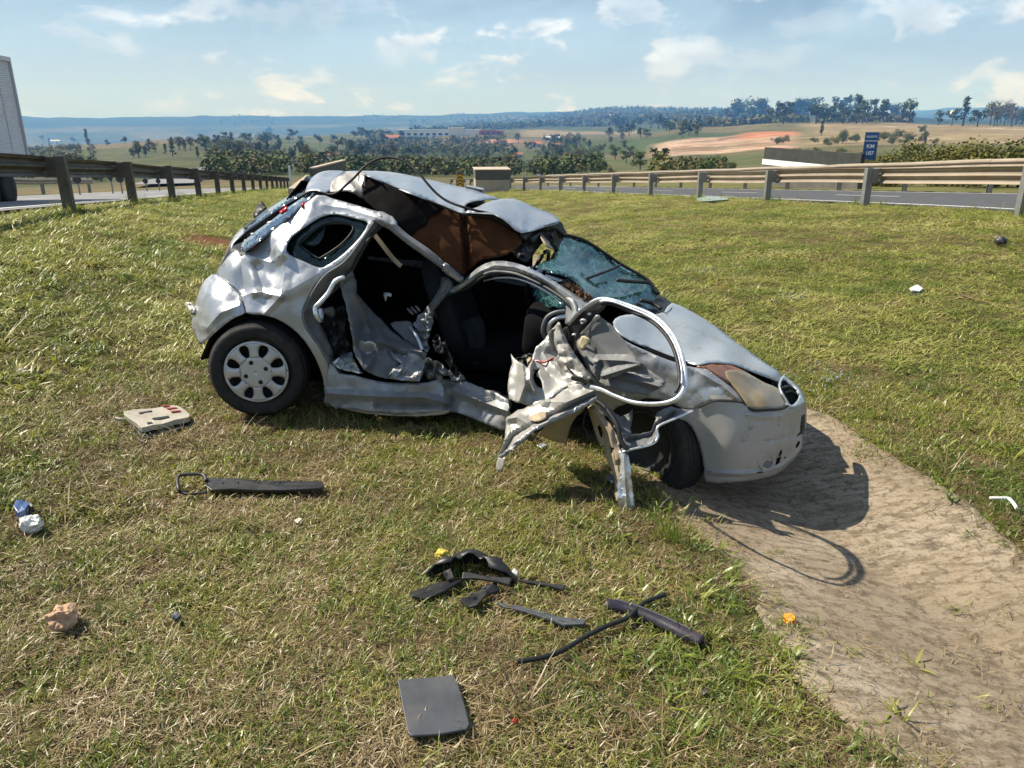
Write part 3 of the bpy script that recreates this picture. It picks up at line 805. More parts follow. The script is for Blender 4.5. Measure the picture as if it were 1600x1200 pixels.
def tree_px(u, v, hpx, kind, leaf, label, group=None, rr=None):
    if rr: p = at_land(u, rr); d = rr
    else: p, d = on_land(u, v)
    return plant_at(p, hpx * d / FPX, kind, leaf, label, group, hpx)
# single trees one can point to
for a in ((1030, 268, 36, 'round', 0, 'dark round tree rising behind the right guardrail, below the red earth cut'),
          (1000, 266, 30, 'round', 1, 'greener tree just left of the dark round one below the earth cut'),
          (1283, 212, 20, 'tall', 0, 'lone thin tree on the dry slope, right of the earth cut'),
          (1504, 197, 36, 'tall', 0, 'tallest dark tree on the far right hill'),
          (1487, 197, 24, 'round', 0, 'broad dark tree left of the tallest tree on the right hill'),
          (1527, 198, 22, 'round', 0, 'small round tree right of the tallest tree on the right hill'),
          (1466, 196, 20, 'round', 1, 'pale green tree standing alone, left on the far right hill'),
          (1338, 193, 36, 'tall', 0, 'tall open tree at the right end of the hilltop row'),
          (1440, 207, 11, 'bush', 1, 'round bush alone on the dry right hill'),
          (1316, 225, 22, 'bush', 1, 'dark bush left of the blue sign'),
          (137, 226, 20, 'tall', 0, 'lone dark conical tree right of the truck before the blue ridge'),
          (795, 268, 26, 'round', 2, 'olive tree above the right bridge block'),
          (420, 212, 14, 'round', 0, 'dark tree on the crest of the left hill')):
    tree_px(*a)
ORD = ('first second third fourth fifth sixth seventh eighth ninth tenth eleventh twelfth thirteenth fourteenth fifteenth sixteenth seventeenth eighteenth nineteenth twentieth '
       'twenty-first twenty-second twenty-third twenty-fourth twenty-fifth twenty-sixth twenty-seventh twenty-eighth twenty-ninth thirtieth').split()
def scatter(n, ua, ub, va, vb, ha, hb, kinds, label, group, skip=None, rr=None):
    for i in range(n):
        u = ua + (ub - ua) * (i + random.random()) / n; v = random.uniform(va, vb)
        kind, leaf = random.choice(kinds)
        hp = random.uniform(ha, hb) * (.6 if kind == 'bush' else 1)
        tree_px(u, v, hp, kind, leaf, ORD[i % 30] + ' ' + label, group, rr=random.uniform(*rr) if rr else None)
D, M_, O, T, B3 = ('round', 0), ('round', 1), ('round', 2), ('tall', 0), ('bare', 3)
scatter(30, 1145, 1425, 189, 194, 22, 38, [D, D, T, T, M_], 'tree from the left in the dark hilltop row above the earth cut', 'trees along the right hilltop')
scatter(14, 1545, 1605, 192, 199, 18, 30, [D, O, B3], 'tree from the left in the grey-green clump at the far right', 'trees at the right end of the hill')
scatter(20, 950, 1095, 200, 217, 15, 24, [D, D, M_], 'tree from the left in the dark grove beside the earth cut', 'trees of the grove beside the earth cut')
scatter(26, 200, 480, 234, 250, 14, 25, [D, M_, O, T], 'tree from the left in the wood below the ploughed hill', 'trees below the left hill')
scatter(22, 330, 640, 216, 230, 10, 18, [D, M_, D], 'tree from the left in the band on the left crest', 'trees on the left crest')
scatter(22, 450, 650, 238, 262, 16, 26, [D, M_, O], 'tree from the left in the wood behind the valley sheds', 'trees around the valley sheds')
scatter(22, 560, 830, 222, 246, 9, 16, [D, M_, O], 'small tree from the left among the valley houses', 'trees among the valley houses')
scatter(18, 640, 830, 252, 278, 14, 24, [B3, B3, O, M_], 'tree from the left in the greyish thicket behind the car roof', 'thicket trees behind the wreck')
scatter(20, 800, 1010, 246, 276, 13, 24, [D, O, B3, M_], 'tree from the left in the scrub beyond the right bridge end', 'trees beyond the right bridge end')
scatter(14, 830, 985, 222, 240, 9, 15, [D, M_, O], 'small tree from the left on the slope left of the earth cut', 'trees left of the earth cut')
scatter(9, 1048, 1150, 262, 268, 20, 28, [('bush', 1), ('bush', 4)], 'bush from the left in the row below the earth cut', 'bushes below the earth cut')
scatter(10, 1210, 1340, 222, 244, 14, 24, [('bush', 1), ('bush', 4)], 'green bush from the left behind the low grey wall', 'bushes behind the grey wall')
scatter(12, 1370, 1460, 214, 226, 14, 22, [('bush', 1), ('bush', 4)], 'dark bush from the left on the slope right of the sign', 'bushes right of the sign')
for i in range(17):     # brush beyond the shoulder of the right-hand road
    s_ = 16 + i * 1.75 + random.uniform(-.6, .6); q_ = random.uniform(26.0, 31.0)
    p = sq(s_, q_); z = float(land_z(np.array(p[0]), np.array(p[1]))) - .1
    plant_at(Vector((p[0], p[1], z)), random.uniform(1.9, 2.7), 'bush', 4, ORD[i] + ' yellow-green bush from the road end in the brush right of the blue sign', 'brush beside the right-hand road', 40)
scatter(10, 40, 330, 222, 232, 7, 13, [D, T, M_], 'small far tree from the truck towards the blue ridge', 'far trees below the blue ridge')
# distant woodland and plantation rows: one mass
def woodland():
    mb = MB(); rg = np.random.default_rng(5)
    def clump(x, y, z, h):
        near = h < 7; mi = int(rg.choice(3, p=[.45, .3, .25]))
        for k in range(34 if near else 16):
            d = rg.normal(size=3); d[2] = abs(d[2]); d /= np.linalg.norm(d)
            p = np.array([x, y, z]) + d * h * np.array([.42, .42, .75]) * rg.uniform(.5, 1.1); p[2] += h * .12
            n_ = d + rg.normal(size=3) * .5; n_ /= np.linalg.norm(n_); t = np.cross(n_, [.3, .2, .9]); t /= np.linalg.norm(t); s_ = np.cross(n_, t); w = h * (rg.uniform(.05, .11) if near else rg.uniform(.10, .2))
            mb.add([p + t * w, p + s_ * w, p - t * w, p - s_ * w], [(0, 1, 2, 3)], mi)
    def zone(n, ua, ub, ra, rb, ha, hb, thr=-.2):
        for i in range(n):
            u = rg.uniform(ua, ub); r_ = math.exp(rg.uniform(math.log(ra), math.log(rb)))
            p = at_land(u, r_)
            if fbm(np.array(p.x / (r_ * .06)), np.array(p.y / (r_ * .12)), 3, 1.0) < thr: continue
            clump(p.x, p.y, p.z, rg.uniform(ha, hb))
    zone(2600, 640, 1200, 2500, 6500, 14, 26, -1.0)
    zone(1500, 1050, 1420, 1400, 3500, 12, 22, -1.0)
    zone(5200, 130, 960, 200, 950, 2.2, 6, -.6)
    zone(2000, 500, 1000, 900, 1700, 5, 10, -.4)
    zone(2200, -60, 520, 260, 1100, 3, 7, -.35)
    zone(500, 1000, 1250, 130, 330, 1.6, 3.4, -.2)
    zone(900, 400, 1000, 1500, 2500, 9, 16, .1)
    zone(500, 1380, 1700, 1500, 6500, 12, 20, .2)
    zone(900, 0, 900, 6800, 8000, 14, 24, -.1)
    zone(900, 760, 1050, 120, 420, 2.0, 4.5, -.1)
    o = mb.build('woodland', mleafs[:3]); tag(o, kind='stuff')
woodland()
# ================================================================== GRASS
def blade_mat(name, stops, var_ground, trans=.35, rough=.55):
    m, nt, b = mat(name); nt.nodes.remove(b)
    oi = nt.nodes.new('ShaderNodeObjectInfo')
    f = nnoise(nt, 1.1, 5, .62, .4, coord='World')
    g = nt.nodes.new('ShaderNodeMath'); g.operation = 'MULTIPLY_ADD'; g.inputs[1].default_value = .55
    nt.links.new(oi.outputs['Random'], g.inputs[0])
    h = nmap(nt, f, .32, .68, 0, .5); nt.links.new(h, g.inputs[2])
    c = nramp(nt, g.outputs[0], stops)
    d = nt.nodes.new('ShaderNodeBsdfDiffuse'); t = nt.nodes.new('ShaderNodeBsdfTranslucent'); gl = nt.nodes.new('ShaderNodeBsdfGlossy')
    gl.inputs['Roughness'].default_value = .42; gl.inputs['Color'].default_value = (1, 1, 1, 1)
    nt.links.new(c, d.inputs[0]); nt.links.new(c, t.inputs[0])
    a1 = nt.nodes.new('ShaderNodeMixShader'); a1.inputs[0].default_value = trans
    nt.links.new(d.outputs[0], a1.inputs[1]); nt.links.new(t.outputs[0], a1.inputs[2])
    a2 = nt.nodes.new('ShaderNodeMixShader'); a2.inputs[0].default_value = .045
    nt.links.new(a1.outputs[0], a2.inputs[1]); nt.links.new(gl.outputs[0], a2.inputs[2])
    nt.links.new(a2.outputs[0], nt.nodes['Material Output'].inputs['Surface'])
    return m
mb_dry = blade_mat('dry_blades', [(0, (.12, .08, .035)), (.3, (.22, .155, .07)), (.6, (.33, .245, .12)), (.85, (.42, .33, .18)), (1, (.27, .20, .085))], 0, .25)
mb_grn = blade_mat('green_blades', [(0, (.07, .12, .013)), (.35, (.155, .215, .022)), (.65, (.28, .30, .045)), (1, (.40, .35, .095))], 0, .4)
mb_weed = blade_mat('weed_leaves', [(0, (.06, .13, .013)), (.4, (.18, .25, .024)), (.75, (.33, .35, .05)), (1, (.42, .37, .10))], 0, .45)
mb_far = blade_mat('mown_blades', [(0, (.075, .125, .018)), (.32, (.19, .235, .038)), (.6, (.34, .345, .078)), (.85, (.48, .44, .15)), (1, (.55, .49, .23))], 0, .35)
def clump(n, rad, lmin, lmax, w, tmin, tmax, seg, curl, seed):
    """grass clump: n bent blades round the origin; tilt from the vertical in degrees"""
    rg = np.random.default_rng(seed); m = MB()
    for i in range(n):
        a = rg.uniform(0, 6.283); rr = rad * math.sqrt(rg.uniform()); x, y = rr * math.cos(a), rr * math.sin(a)
        az = rg.uniform(0, 6.283); tilt = R(rg.uniform(tmin, tmax)); L = rg.uniform(lmin, lmax); ww = w * rg.uniform(.6, 1.25)
        p = np.array([x, y, rg.uniform(-.005, .012)]); d_az = np.array([math.cos(az), math.sin(az), 0]); sd = np.array([-math.sin(az), math.cos(az), 0])
        tw = rg.uniform(-.7, .7); vs = []
        for k in range(seg + 1):
            f = k / seg; wd = ww * (1 - f ** 1.6) * (.55 + .9 * min(f * 3, 1) * .5)
            s_ = sd * math.cos(tw * f) + np.array([0, 0, 1]) * math.sin(tw * f)
            if k == seg: vs.append(p.copy())
            else: vs += [p - s_ * wd, p + s_ * wd]
            t = tilt + R(curl) * f * rg.uniform(.5, 1.1)
            p = p + (d_az * math.sin(t) + np.array([0, 0, math.cos(t)])) * (L / seg)
            p[2] = max(p[2], .004 + .002 * (i % 5))
        fs = [(2 * k, 2 * k + 1, 2 * k + 3, 2 * k + 2) for k in range(seg - 1)] + [(2 * seg - 2, 2 * seg - 1, 2 * seg)]
        m.add(vs, fs)
    return m
src = bpy.data.collections.new('blade_sources')
def source(name, m, mt):
    o = m.build(name, mt); COL.objects.unlink(o); src.objects.link(o); return o
SRC = []   # alphabetical names give the pick order
def add_src(k, m, mt): source('blade_%02d' % k, m, mt)
for k in range(5): add_src(k, clump(38, .075, .018, .055, .0015, 55, 90, 3, 25, k), mb_dry)                 # 0-4 thatch
for k in range(5): add_src(5 + k, clump(22, .055, .022, .06, .0022, 20, 70, 3, 55, 20 + k), mb_grn)          # 5-9 fine green
for k in range(4): add_src(10 + k, clump(9, .035, .05, .12, .0052, 25, 65, 4, 70, 40 + k), mb_weed)         # 10-13 broad leaves
for k in range(4): add_src(14 + k, clump(34, .12, .025, .075, .0040, 35, 85, 2, 30, 60 + k), mb_far)          # 14-17 distance
for k in range(2): add_src(18 + k, clump(26, .05, .16, .34, .0026, 3, 28, 4, 35, 80 + k), mb_weed)          # 18-19 tall tufts
add_src(20, clump(14, .03, .12, .26, .0024, 30, 85, 4, 30, 91), mb_dry)                                     # 20 long dry stems
def density_masks(x, y):
    """0..1 greenness of the turf, from slow noise and place"""
    s = EH[0] * x + EH[1] * y; q = EN[0] * x + EN[1] * y
    n1 = fbm(x * 1.1, y * 1.1, 4, .7) * .5 + .5; n2 = fbm(x * 3.3, y * 3.3, 3, 2.1) * .5 + .5
    left = sstep((-.9 - q) / 1.6)
    right = sstep((q - 2.8) / .6)
    g = .50 + .34 * left + .30 * right + .38 * (n1 - .5) + .5 * (n2 - .5)
    g += .3 * sstep((s - 6) / 4)
    g += .35 * np.exp(-((s - 2.0) / .45) ** 2 - ((q - 1.15) / .30) ** 2)                # lush edge of the drain
    g += .25 * np.exp(-((q - 3.0) / .25) ** 2)
    return np.clip(g, .06, .95), left, right
def make_grass():
    rg = RNG; P = []; ROT = []; S = []; I = []
    def band(r0, r1, per_m2, scale0, picker, kz=1.0):
        th = R(43); area = th * (r1 * r1 - r0 * r0); n = int(area * per_m2)
        r_ = np.sqrt(rg.uniform(r0 * r0, r1 * r1, n)); t = rg.uniform(-th, th, n)
        x = r_ * np.sin(t); y = r_ * np.cos(t)
        s = EH[0] * x + EH[1] * y; q = EN[0] * x + EN[1] * y
        a, b = chan_edge(s)
        rag = fbm(x * 6.1, y * 6.1, 4, 3.3)
        inside = (q > a + .07 + .10 * rag + rg.normal(0, .05, n)) & (q < b - .07 + .09 * rag + rg.normal(0, .05, n)) & (s < 26)
        keep = (q > -4.6) & (q < 11.65) & (s < 56.5) & ((~inside) | (rg.uniform(size=n) < .012 + .10 * (s < 1.9) * (q < 2.0)))
        # bare red patch on the left bank
        bare = np.exp(-((x - RED.x) / .42) ** 2 - ((y - RED.y) / .75) ** 2); keep &= rg.uniform(size=n) > bare * 1.2
        x, y, q, s = x[keep], y[keep], q[keep], s[keep]
        g, lf, rt = density_masks(x, y)
        idx, sc = picker(x, y, g, lf, rt, q, s)
        ok = idx >= 0; x, y, idx, sc = x[ok], y[ok], idx[ok], sc[ok]
        z = ground(x, y) - .004
        P.append(np.stack([x, y, z], -1)); n = len(x)
        ROT.append(np.stack([rg.normal(0, .12, n), rg.normal(0, .12, n), rg.uniform(0, 6.283, n)], -1))
        S.append((sc * scale0 * rg.uniform(.75, 1.3, n))[:, None] * np.stack([np.ones(n), np.ones(n), kz * (1 - .35 * rt[ok] * (s[ok] > 4))], -1)); I.append(idx)
    def near(x, y, g, lf, rt, q, s):
        n = len(x); u = rg.uniform(size=n); v = rg.uniform(size=n)
        idx = rg.integers(0, 5, n)
        isg = u < g * .8; idx[isg] = rg.integers(5, 10, isg.sum())
        clus = fbm(x * 2.3, y * 2.3, 3, 5.0) * .5 + .5
        isw = v < (.03 + .30 * lf + .07 * rt) * sstep((clus - .35) * 2.2) + .22 * np.exp(-((s - 2.0) / .4) ** 2 - ((q - 1.2) / .3) ** 2)
        idx[isw] = rg.integers(10, 14, isw.sum())
        sc = np.ones(n); sc[isw] *= .85 + .35 * lf[isw]
        st = rg.uniform(size=n) < .004; idx[st] = 20
        return idx, sc
    def mid(x, y, g, lf, rt, q, s):
        idx, sc = near(x, y, g, lf, rt, q, s); n = len(x)
        f = rg.uniform(size=n) < .5 - .15 * lf; idx[f] = rg.integers(14, 18, f.sum()); return idx, sc
    def far(x, y, g, lf, rt, q, s):
        n = len(x); idx = rg.integers(14, 18, n); f = rg.uniform(size=n) < .25 + .25 * lf; idx[f] = rg.integers(5, 14, f.sum())
        f = rg.uniform(size=n) < .12 + .45 * rt * sstep(fbm(x * .9, y * .9, 4, 8.0) * .9 + .45); idx[f] = rg.integers(0, 5, f.sum()); return idx, np.ones(n)
    band(.9, 3.2, 760, 1.0, near); band(3.2, 5.6, 520, 1.1, near, .95); band(5.6, 10, 200, 1.35, mid, .8)
    band(10, 19, 85, 1.7, far, .58); band(19, 34, 38, 2.3, far, .36); band(34, 60, 15, 3.6, far, .2)
    # taller tufts: edge of the drain, feet of the rail posts
    tx = []
    for u, v, k, sc in ((1050, 850, 18, .75), (1035, 840, 19, .6), (1075, 858, 18, .5), (1150, 905, 19, .4), (1020, 815, 18, .5), (410, 655, 18, .45), (440, 665, 19, .4), (500, 672, 18, .35), (600, 690, 19, .3),
                        (300, 745, 19, .3), (1590, 820, 19, .55), (1560, 800, 18, .4), (1100, 905, 18, .35), (680, 720, 19, .3), (760, 730, 18, .3)):
        p = on_ground(u, v); P.append(np.array([[p.x, p.y, p.z - .01]])); ROT.append(np.array([[0, 0, rg.uniform(0, 6)]])); S.append(np.array([[sc] * 3])); I.append(np.array([k]))
    for i in range(14):
        for j in range(12):
            for sgn, (s0, q0) in ((0, (9.6 + 4 * i, -4.1)), (1, (6.9 + 4 * i, 11.0))):
                p = sq(s0 + rg.normal(0, .35), q0 + rg.normal(0, .22)); P.append(np.array([[p[0], p[1], gz(*p) - .02]]))
                ROT.append(np.array([[0, 0, rg.uniform(0, 6)]])); S.append(np.array([[rg.uniform(.5, 1.0)] * 3])); I.append(np.array([18 + j % 2]))
    for s_ in np.arange(.2, 9, .045):     # ragged fringe along both edges of the drain
        a, b = chan_edge(s_)
        for q_, sd in ((float(a), 1), (float(b), -1)):
            p = sq(s_ + rg.normal(0, .03), q_ + sd * abs(rg.normal(0, .07)) - sd * .03); P.append(np.array([[p[0], p[1], gz(*p) + .004]]))
            ROT.append(np.array([[rg.normal(0, .2), rg.normal(0, .2), rg.uniform(0, 6)]])); S.append(np.array([[rg.uniform(.6, 1.25)] * 3])); I.append(np.array([int(rg.choice([0, 1, 2, 3, 5, 6, 7, 8, 10, 11, 12]))]))
    P = np.concatenate(P); ROT = np.concatenate(ROT); S = np.concatenate(S); I = np.concatenate(I)
    me = bpy.data.meshes.new('grass'); me.vertices.add(len(P)); me.vertices.foreach_set('co', P.reshape(-1).astype(np.float32))
    for nm, ty, dat, key in (('rot', 'FLOAT_VECTOR', ROT, 'vector'), ('scl', 'FLOAT_VECTOR', S, 'vector'), ('idx', 'INT', I, 'value')):
        a = me.attributes.new(nm, ty, 'POINT'); a.data.foreach_set(key, dat.reshape(-1).astype(np.int32 if ty == 'INT' else np.float32))
    me.update(); o = link(bpy.data.objects.new('grass', me)); tag(o, kind='stuff')
    ng = bpy.data.node_groups.new('grass_nodes', 'GeometryNodeTree')
    ng.interface.new_socket('Geometry', in_out='INPUT', socket_type='NodeSocketGeometry'); ng.interface.new_socket('Geometry', in_out='OUTPUT', socket_type='NodeSocketGeometry')
    N, Lk = ng.nodes, ng.links
    gi = N.new('NodeGroupInput'); go = N.new('NodeGroupOutput'); iop = N.new('GeometryNodeInstanceOnPoints'); ci = N.new('GeometryNodeCollectionInfo')
    ci.inputs['Collection'].default_value = src; ci.inputs['Separate Children'].default_value = True; ci.inputs['Reset Children'].default_value = True
    def attr(nm, ty):
        n = N.new('GeometryNodeInputNamedAttribute'); n.data_type = ty; n.inputs['Name'].default_value = nm; return n.outputs['Attribute']
    e2r = N.new('FunctionNodeEulerToRotation'); Lk.new(attr('rot', 'FLOAT_VECTOR'), e2r.inputs[0])
    Lk.new(gi.outputs[0], iop.inputs['Points']); Lk.new(ci.outputs[0], iop.inputs['Instance']); iop.inputs['Pick Instance'].default_value = True
    Lk.new(attr('idx', 'INT'), iop.inputs['Instance Index']); Lk.new(e2r.outputs[0], iop.inputs['Rotation']); Lk.new(attr('scl', 'FLOAT_VECTOR'), iop.inputs['Scale'])
    Lk.new(iop.outputs[0], go.inputs[0])
    md = o.modifiers.new('grass', 'NODES'); md.node_group = ng
    print('grass clumps', len(P))
make_grass()
# ================================================================== THE WRECK
HD = np.array([.95, -.31]); HD /= np.linalg.norm(HD); ND = np.array([-HD[1], HD[0]]); CP0 = np.array([-1.53, 4.30])
def bend(a):
    return -.13 * max(0, a - 1.7) - .22 * max(0, .45 - a)
def CF(a, l, z):
    """car frame: along, inward from the near side, up (the body is bent like a bow)"""
    p = CP0 + HD * a + ND * (l + bend(a)); return Vector((p[0], p[1], z))
def CX(u, v, l):
    """point of the bent body surface at depth l seen at a place of the photograph"""
    d = ray(u, v); o = np.array([0, 0, CAMH]); a = 1.0
    for _ in range(14):
        t = (l + bend(a) + CP0 @ ND) / (d[:2] @ ND); P = o + t * d
        a = .5 * a + .5 * float((P[:2] - CP0) @ HD)
    return P
ZA = lambda x, y: (280 + .375 * x, 230 + .375 * y)
ZB = lambda x, y: (640 + .4916 * x, 230 + .4916 * y)
C1 = lambda x, y: (480 + .2 * x, 240 + .2 * y)
C2 = lambda x, y: (780 + .1875 * x, 340 + .1875 * y)
C3 = lambda x, y: (460 + .2333 * x, 400 + .2333 * y)
C4 = lambda x, y: (760 + .3 * x, 460 + .3 * y)
C5 = lambda x, y: (980 + .2 * x, 540 + .2 * y)
ZT = lambda x, y: (300 + .15 * x, 260 + .15 * y)
PX = lambda x, y: (x, y)
def tps(ctrl, reg=1e-3):
    c = np.array(ctrl, float); X = c[:, :2] / 100; n = len(c)
    r = np.linalg.norm(X[:, None] - X[None], axis=-1); K = np.where(r > 1e-9, r * r * np.log(r + 1e-12), 0) + reg * np.eye(n)
    P = np.concatenate([np.ones((n, 1)), X], 1); A = np.zeros((n + 3, n + 3)); A[:n, :n] = K; A[:n, n:] = P; A[n:, :n] = P.T
    w = np.linalg.solve(A, np.concatenate([c[:, 2], np.zeros(3)]))
    def f(q):
        q = np.asarray(q, float) / 100; r = np.linalg.norm(q[:, None] - X[None], axis=-1)
        return np.where(r > 1e-9, r * r * np.log(r + 1e-12), 0) @ w[:n] + w[n] + q @ w[n + 1:]
    return f
def inpoly(q, poly):
    x, y = q[:, 0], q[:, 1]; ins = np.zeros(len(q), bool); n = len(poly); j = n - 1
    for i in range(n):
        xi, yi = poly[i]; xj, yj = poly[j]
        c = ((yi > y) != (yj > y)) & (x < (xj - xi) * (y - yi) / (yj - yi + 1e-12) + xi); ins ^= c; j = i
    return ins
def segdist(q, pl):
    d = np.full(len(q), 1e9)
    for a, b in zip(pl[:-1], pl[1:]):
        a = np.array(a, float); b = np.array(b, float); ab = b - a
        t = np.clip(((q - a) @ ab) / (ab @ ab + 1e-9), 0, 1); d = np.minimum(d, np.linalg.norm(q - a - t[:, None] * ab, axis=1))
    return d
PANEL_SEED = [0]
TORN = ['torn_inner_skin', 'folded_edge', 'lower_flap', 'flap_lip', 'rear_door', 'rear_door_skin', 'hinge_bracket', 'hanging_strip', 'hanging_post', 'inner_door_sheet', 'torn_scrap', 'inner_sill_skin', 'post_return', 'torn_roof_flap', 'torn_sill_skin']
def doork(v): return 1.0
def panel(name, M, outline, ctrl, material, parent, holes=(), h=5.0, thick=.004, crease=(), bump=(), rough=.0, rscale=30.0, smooth=2, sharp=False, facet=0.0, dl=0.0, label=None, jag=0.0):
    """a sheet-metal piece: outline and depth control points surveyed in a picture frame M, triangulated, given depth, folds and dents"""
    PANEL_SEED[0] += 1; sd = PANEL_SEED[0] * 7.31
    if name in TORN: smooth = 1; jag = jag or .55; thick = min(thick, .0025)
    def dense(P):
        P = [M(*p) for p in P]
        if smooth > 1: P = [tuple(p) for p in catmull(P, smooth, True)]
        out = []
        for a, b in zip(P, P[1:] + P[:1]):
            L = math.hypot(b[0] - a[0], b[1] - a[1]); k = max(1, int(L / (h * 1.3)))
            out += [(a[0] + (b[0] - a[0]) * i / k, a[1] + (b[1] - a[1]) * i / k) for i in range(k)]
        if jag:
            rj = np.random.default_rng(len(out) + PANEL_SEED[0]); out = [(x + rj.normal(0, jag), y + rj.normal(0, jag)) for x, y in out]
        return out
    O = dense(outline); H = [dense(x) for x in holes]
    pts = list(O); edges = [(i, (i + 1) % len(O)) for i in range(len(O))]
    for x in H:
        b = len(pts); pts += x; edges += [(b + i, b + (i + 1) % len(x)) for i in range(len(x))]
    xs = [p[0] for p in O]; ys = [p[1] for p in O]; rg = np.random.default_rng(PANEL_SEED[0])
    gx, gy = np.meshgrid(np.arange(min(xs), max(xs), h), np.arange(min(ys), max(ys), h)); G = np.stack([gx, gy], -1).reshape(-1, 2)
    G[:, 0] += (np.floor((G[:, 1] - min(ys)) / h) % 2) * h * .5; G += rg.normal(0, h * .08, G.shape)
    ins = inpoly(G, O)
    for x in H: ins &= ~inpoly(G, x)
    bd = segdist(G, O + [O[0]])
    for x in H: bd = np.minimum(bd, segdist(G, x + [x[0]]))
    nb0 = len(pts); cr_n = 0
    G = G[ins & (bd > h * .55)]; pts += [tuple(g) for g in G]
    CR = []
    for pl, w, amp in crease:          # fold lines become mesh edges, so that folds stay crisp
        pl = [M(*p) for p in pl]; q = []
        for a, b in zip(pl[:-1], pl[1:]):
            k = max(1, int(math.hypot(b[0] - a[0], b[1] - a[1]) / h)); q += [(a[0] + (b[0] - a[0]) * i / k, a[1] + (b[1] - a[1]) * i / k) for i in range(k)]
        q.append(pl[-1]); qa = np.array(q, float); okq = inpoly(qa, O); bq = segdist(qa, O + [O[0]])
        for x in H: okq &= ~inpoly(qa, x); bq = np.minimum(bq, segdist(qa, x + [x[0]]))
        okq &= bq > h * .5
        if CR:
            A_ = np.concatenate(CR); okq &= np.array([np.min(np.hypot(*(A_ - z).T)) > h * .45 for z in qa])
        pts = [p for p in pts if True]
        base_i = len(pts)
        if len(pts) > nb0: 
            arr = np.array(pts[nb0:]); keep = segdist(arr, pl) > h * .5
            fixed = cr_n
            keep[:fixed] = True
            pts = pts[:nb0] + [p for p, kk in zip(pts[nb0:], keep) if kk]; base_i = len(pts)
        # crease vertices are kept right behind the boundary ones
        ins_at = nb0 + cr_n; new = [tuple(z) for z, kk in zip(qa, okq) if kk]
        pts = pts[:ins_at] + new + pts[ins_at:]
        idx = -1; run = []
        for kk in okq:
            if kk:
                idx += 1
                if run: edges.append((ins_at + idx - 1, ins_at + idx))
                run = [1]
            else: run = []
        cr_n += len(new)
        if new: CR.append(np.array(new))
    vs, es, fs, *_ = delaunay_2d_cdt([Vector(p) for p in pts], edges, [], 0, 1e-4)
    V = np.array([(v.x, v.y) for v in vs]); F = np.array([tuple(f) for f in fs])
    cen = V[F].mean(1); ok = inpoly(cen, O)
    for x in H: ok &= ~inpoly(cen, x)
    F = F[ok]
    ks = (lambda a, b: doork(M(a, b)[1])) if parent.name.startswith('front_door') else (lambda a, b: 1.0)
    f = tps([(*M(a, b), c * ks(a, b)) for a, b, c in ctrl]); l = f(V) + dl
    for pl, w, amp in crease:
        pl = [M(*p) for p in pl]; d = segdist(V, pl); l = l + amp * np.maximum(0, 1 - d / w)
    for x, y, r, amp in bump:
        c = M(x, y); d = np.hypot(V[:, 0] - c[0], V[:, 1] - c[1]); l = l + amp * np.exp(-(d / r) ** 2)
    if rough: l = l + rough * np.array([mnoise.fractal(Vector((p[0] / rscale, p[1] / rscale, sd)), 1.0, 2.1, 4) for p in V])
    if facet:
        def rid(p):
            q = Vector((p[0] / rscale * .62, p[1] / rscale * .62, sd)); q2 = Vector((p[1] / rscale * 1.35, p[0] / rscale * 1.35, sd + 9))
            return abs(mnoise.noise(q)) * 2.2 + abs(mnoise.noise(q2)) * .45
        l = l - facet * np.array([rid(p) for p in V])
    P3 = [CX(p[0], p[1], ll) for p, ll in zip(V, l)]
    me = bpy.data.meshes.new(name); used = sorted(set(F.reshape(-1))); mp = {o: i for i, o in enumerate(used)}
    T = []
    for a, b, c in F:
        A, B, C = (np.array(P3[i]) for i in (a, b, c)); n = np.cross(B - A, C - A)
        T.append((mp[a], mp[b], mp[c]) if n @ (np.array([0, 0, CAMH]) - A) > 0 else (mp[a], mp[c], mp[b]))
    me.from_pydata([tuple(P3[i]) for i in used], [], T); me.update(); me.materials.append(material)
    me.polygons.foreach_set('use_smooth', [True] * len(me.polygons)); me.set_sharp_from_angle(angle=R(24))
    o = link(bpy.data.objects.new(name, me), parent)
    if thick:
        so = o.modifiers.new('thickness', 'SOLIDIFY'); so.thickness = thick; so.offset = -1
    if label: o['label'] = label
    return o
def ptube(name, M, path, rad, material, parent, n=8, sub=6, flat=1.0, closed=False):
    ks = (lambda a, b: doork(M(a, b)[1])) if parent.name.startswith('front_door') else (lambda a, b: 1.0)
    pts = catmull([CX(*M(a, b), c * ks(a, b)) for a, b, c in path], sub, closed)
    return MB().tube(pts, rad, n, flat=flat, closed=closed).build(name, material, parent, True)

# ---- materials
def paint(name, base, rough=.34, metal=.72, dirt=(.20, .16, .12), damt=.35, scr=.5, coat=.35):
    m, nt, b = mat(name)
    f = nnoise(nt, 3.1, 9, .68, .4); f2 = nnoise(nt, 14, 9, .7, .8, loc=(2, 5, 1)); st = nnoise(nt, 6, 8, .72, .2, sc=(1, 1, 7))
    s2 = nnoise(nt, 9, 7, .75, .3, sc=(9, 1.5, 2), loc=(4, 4, 4))
    c = nmix(nt, nmap(nt, f, .47, .75, 0, damt), base, dirt)
    c = nmix(nt, nmap(nt, f2, .60, .72, 0, damt * 1.2), c, tuple(x * .45 for x in dirt))
    c = nmix(nt, nmap(nt, s2, .66, .72, 0, scr), c, (.07, .07, .075))
    nt.links.new(c, b.inputs['Base Color'])
    nt.links.new(nmap(nt, f, .35, .75, metal, metal * .45), b.inputs['Metallic'])
    nt.links.new(nmap(nt, f2, .3, .75, rough - .06, rough + .25), b.inputs['Roughness'])
    b.inputs['Coat Weight'].default_value = coat; b.inputs['Coat Roughness'].default_value = .12
    fl = nnoise(nt, 600, 2, .5); nbump(nt, b, fl, .03, .002)
    return m
mpaint = paint('silver_car_paint', (.40, .42, .45), .30, .66)
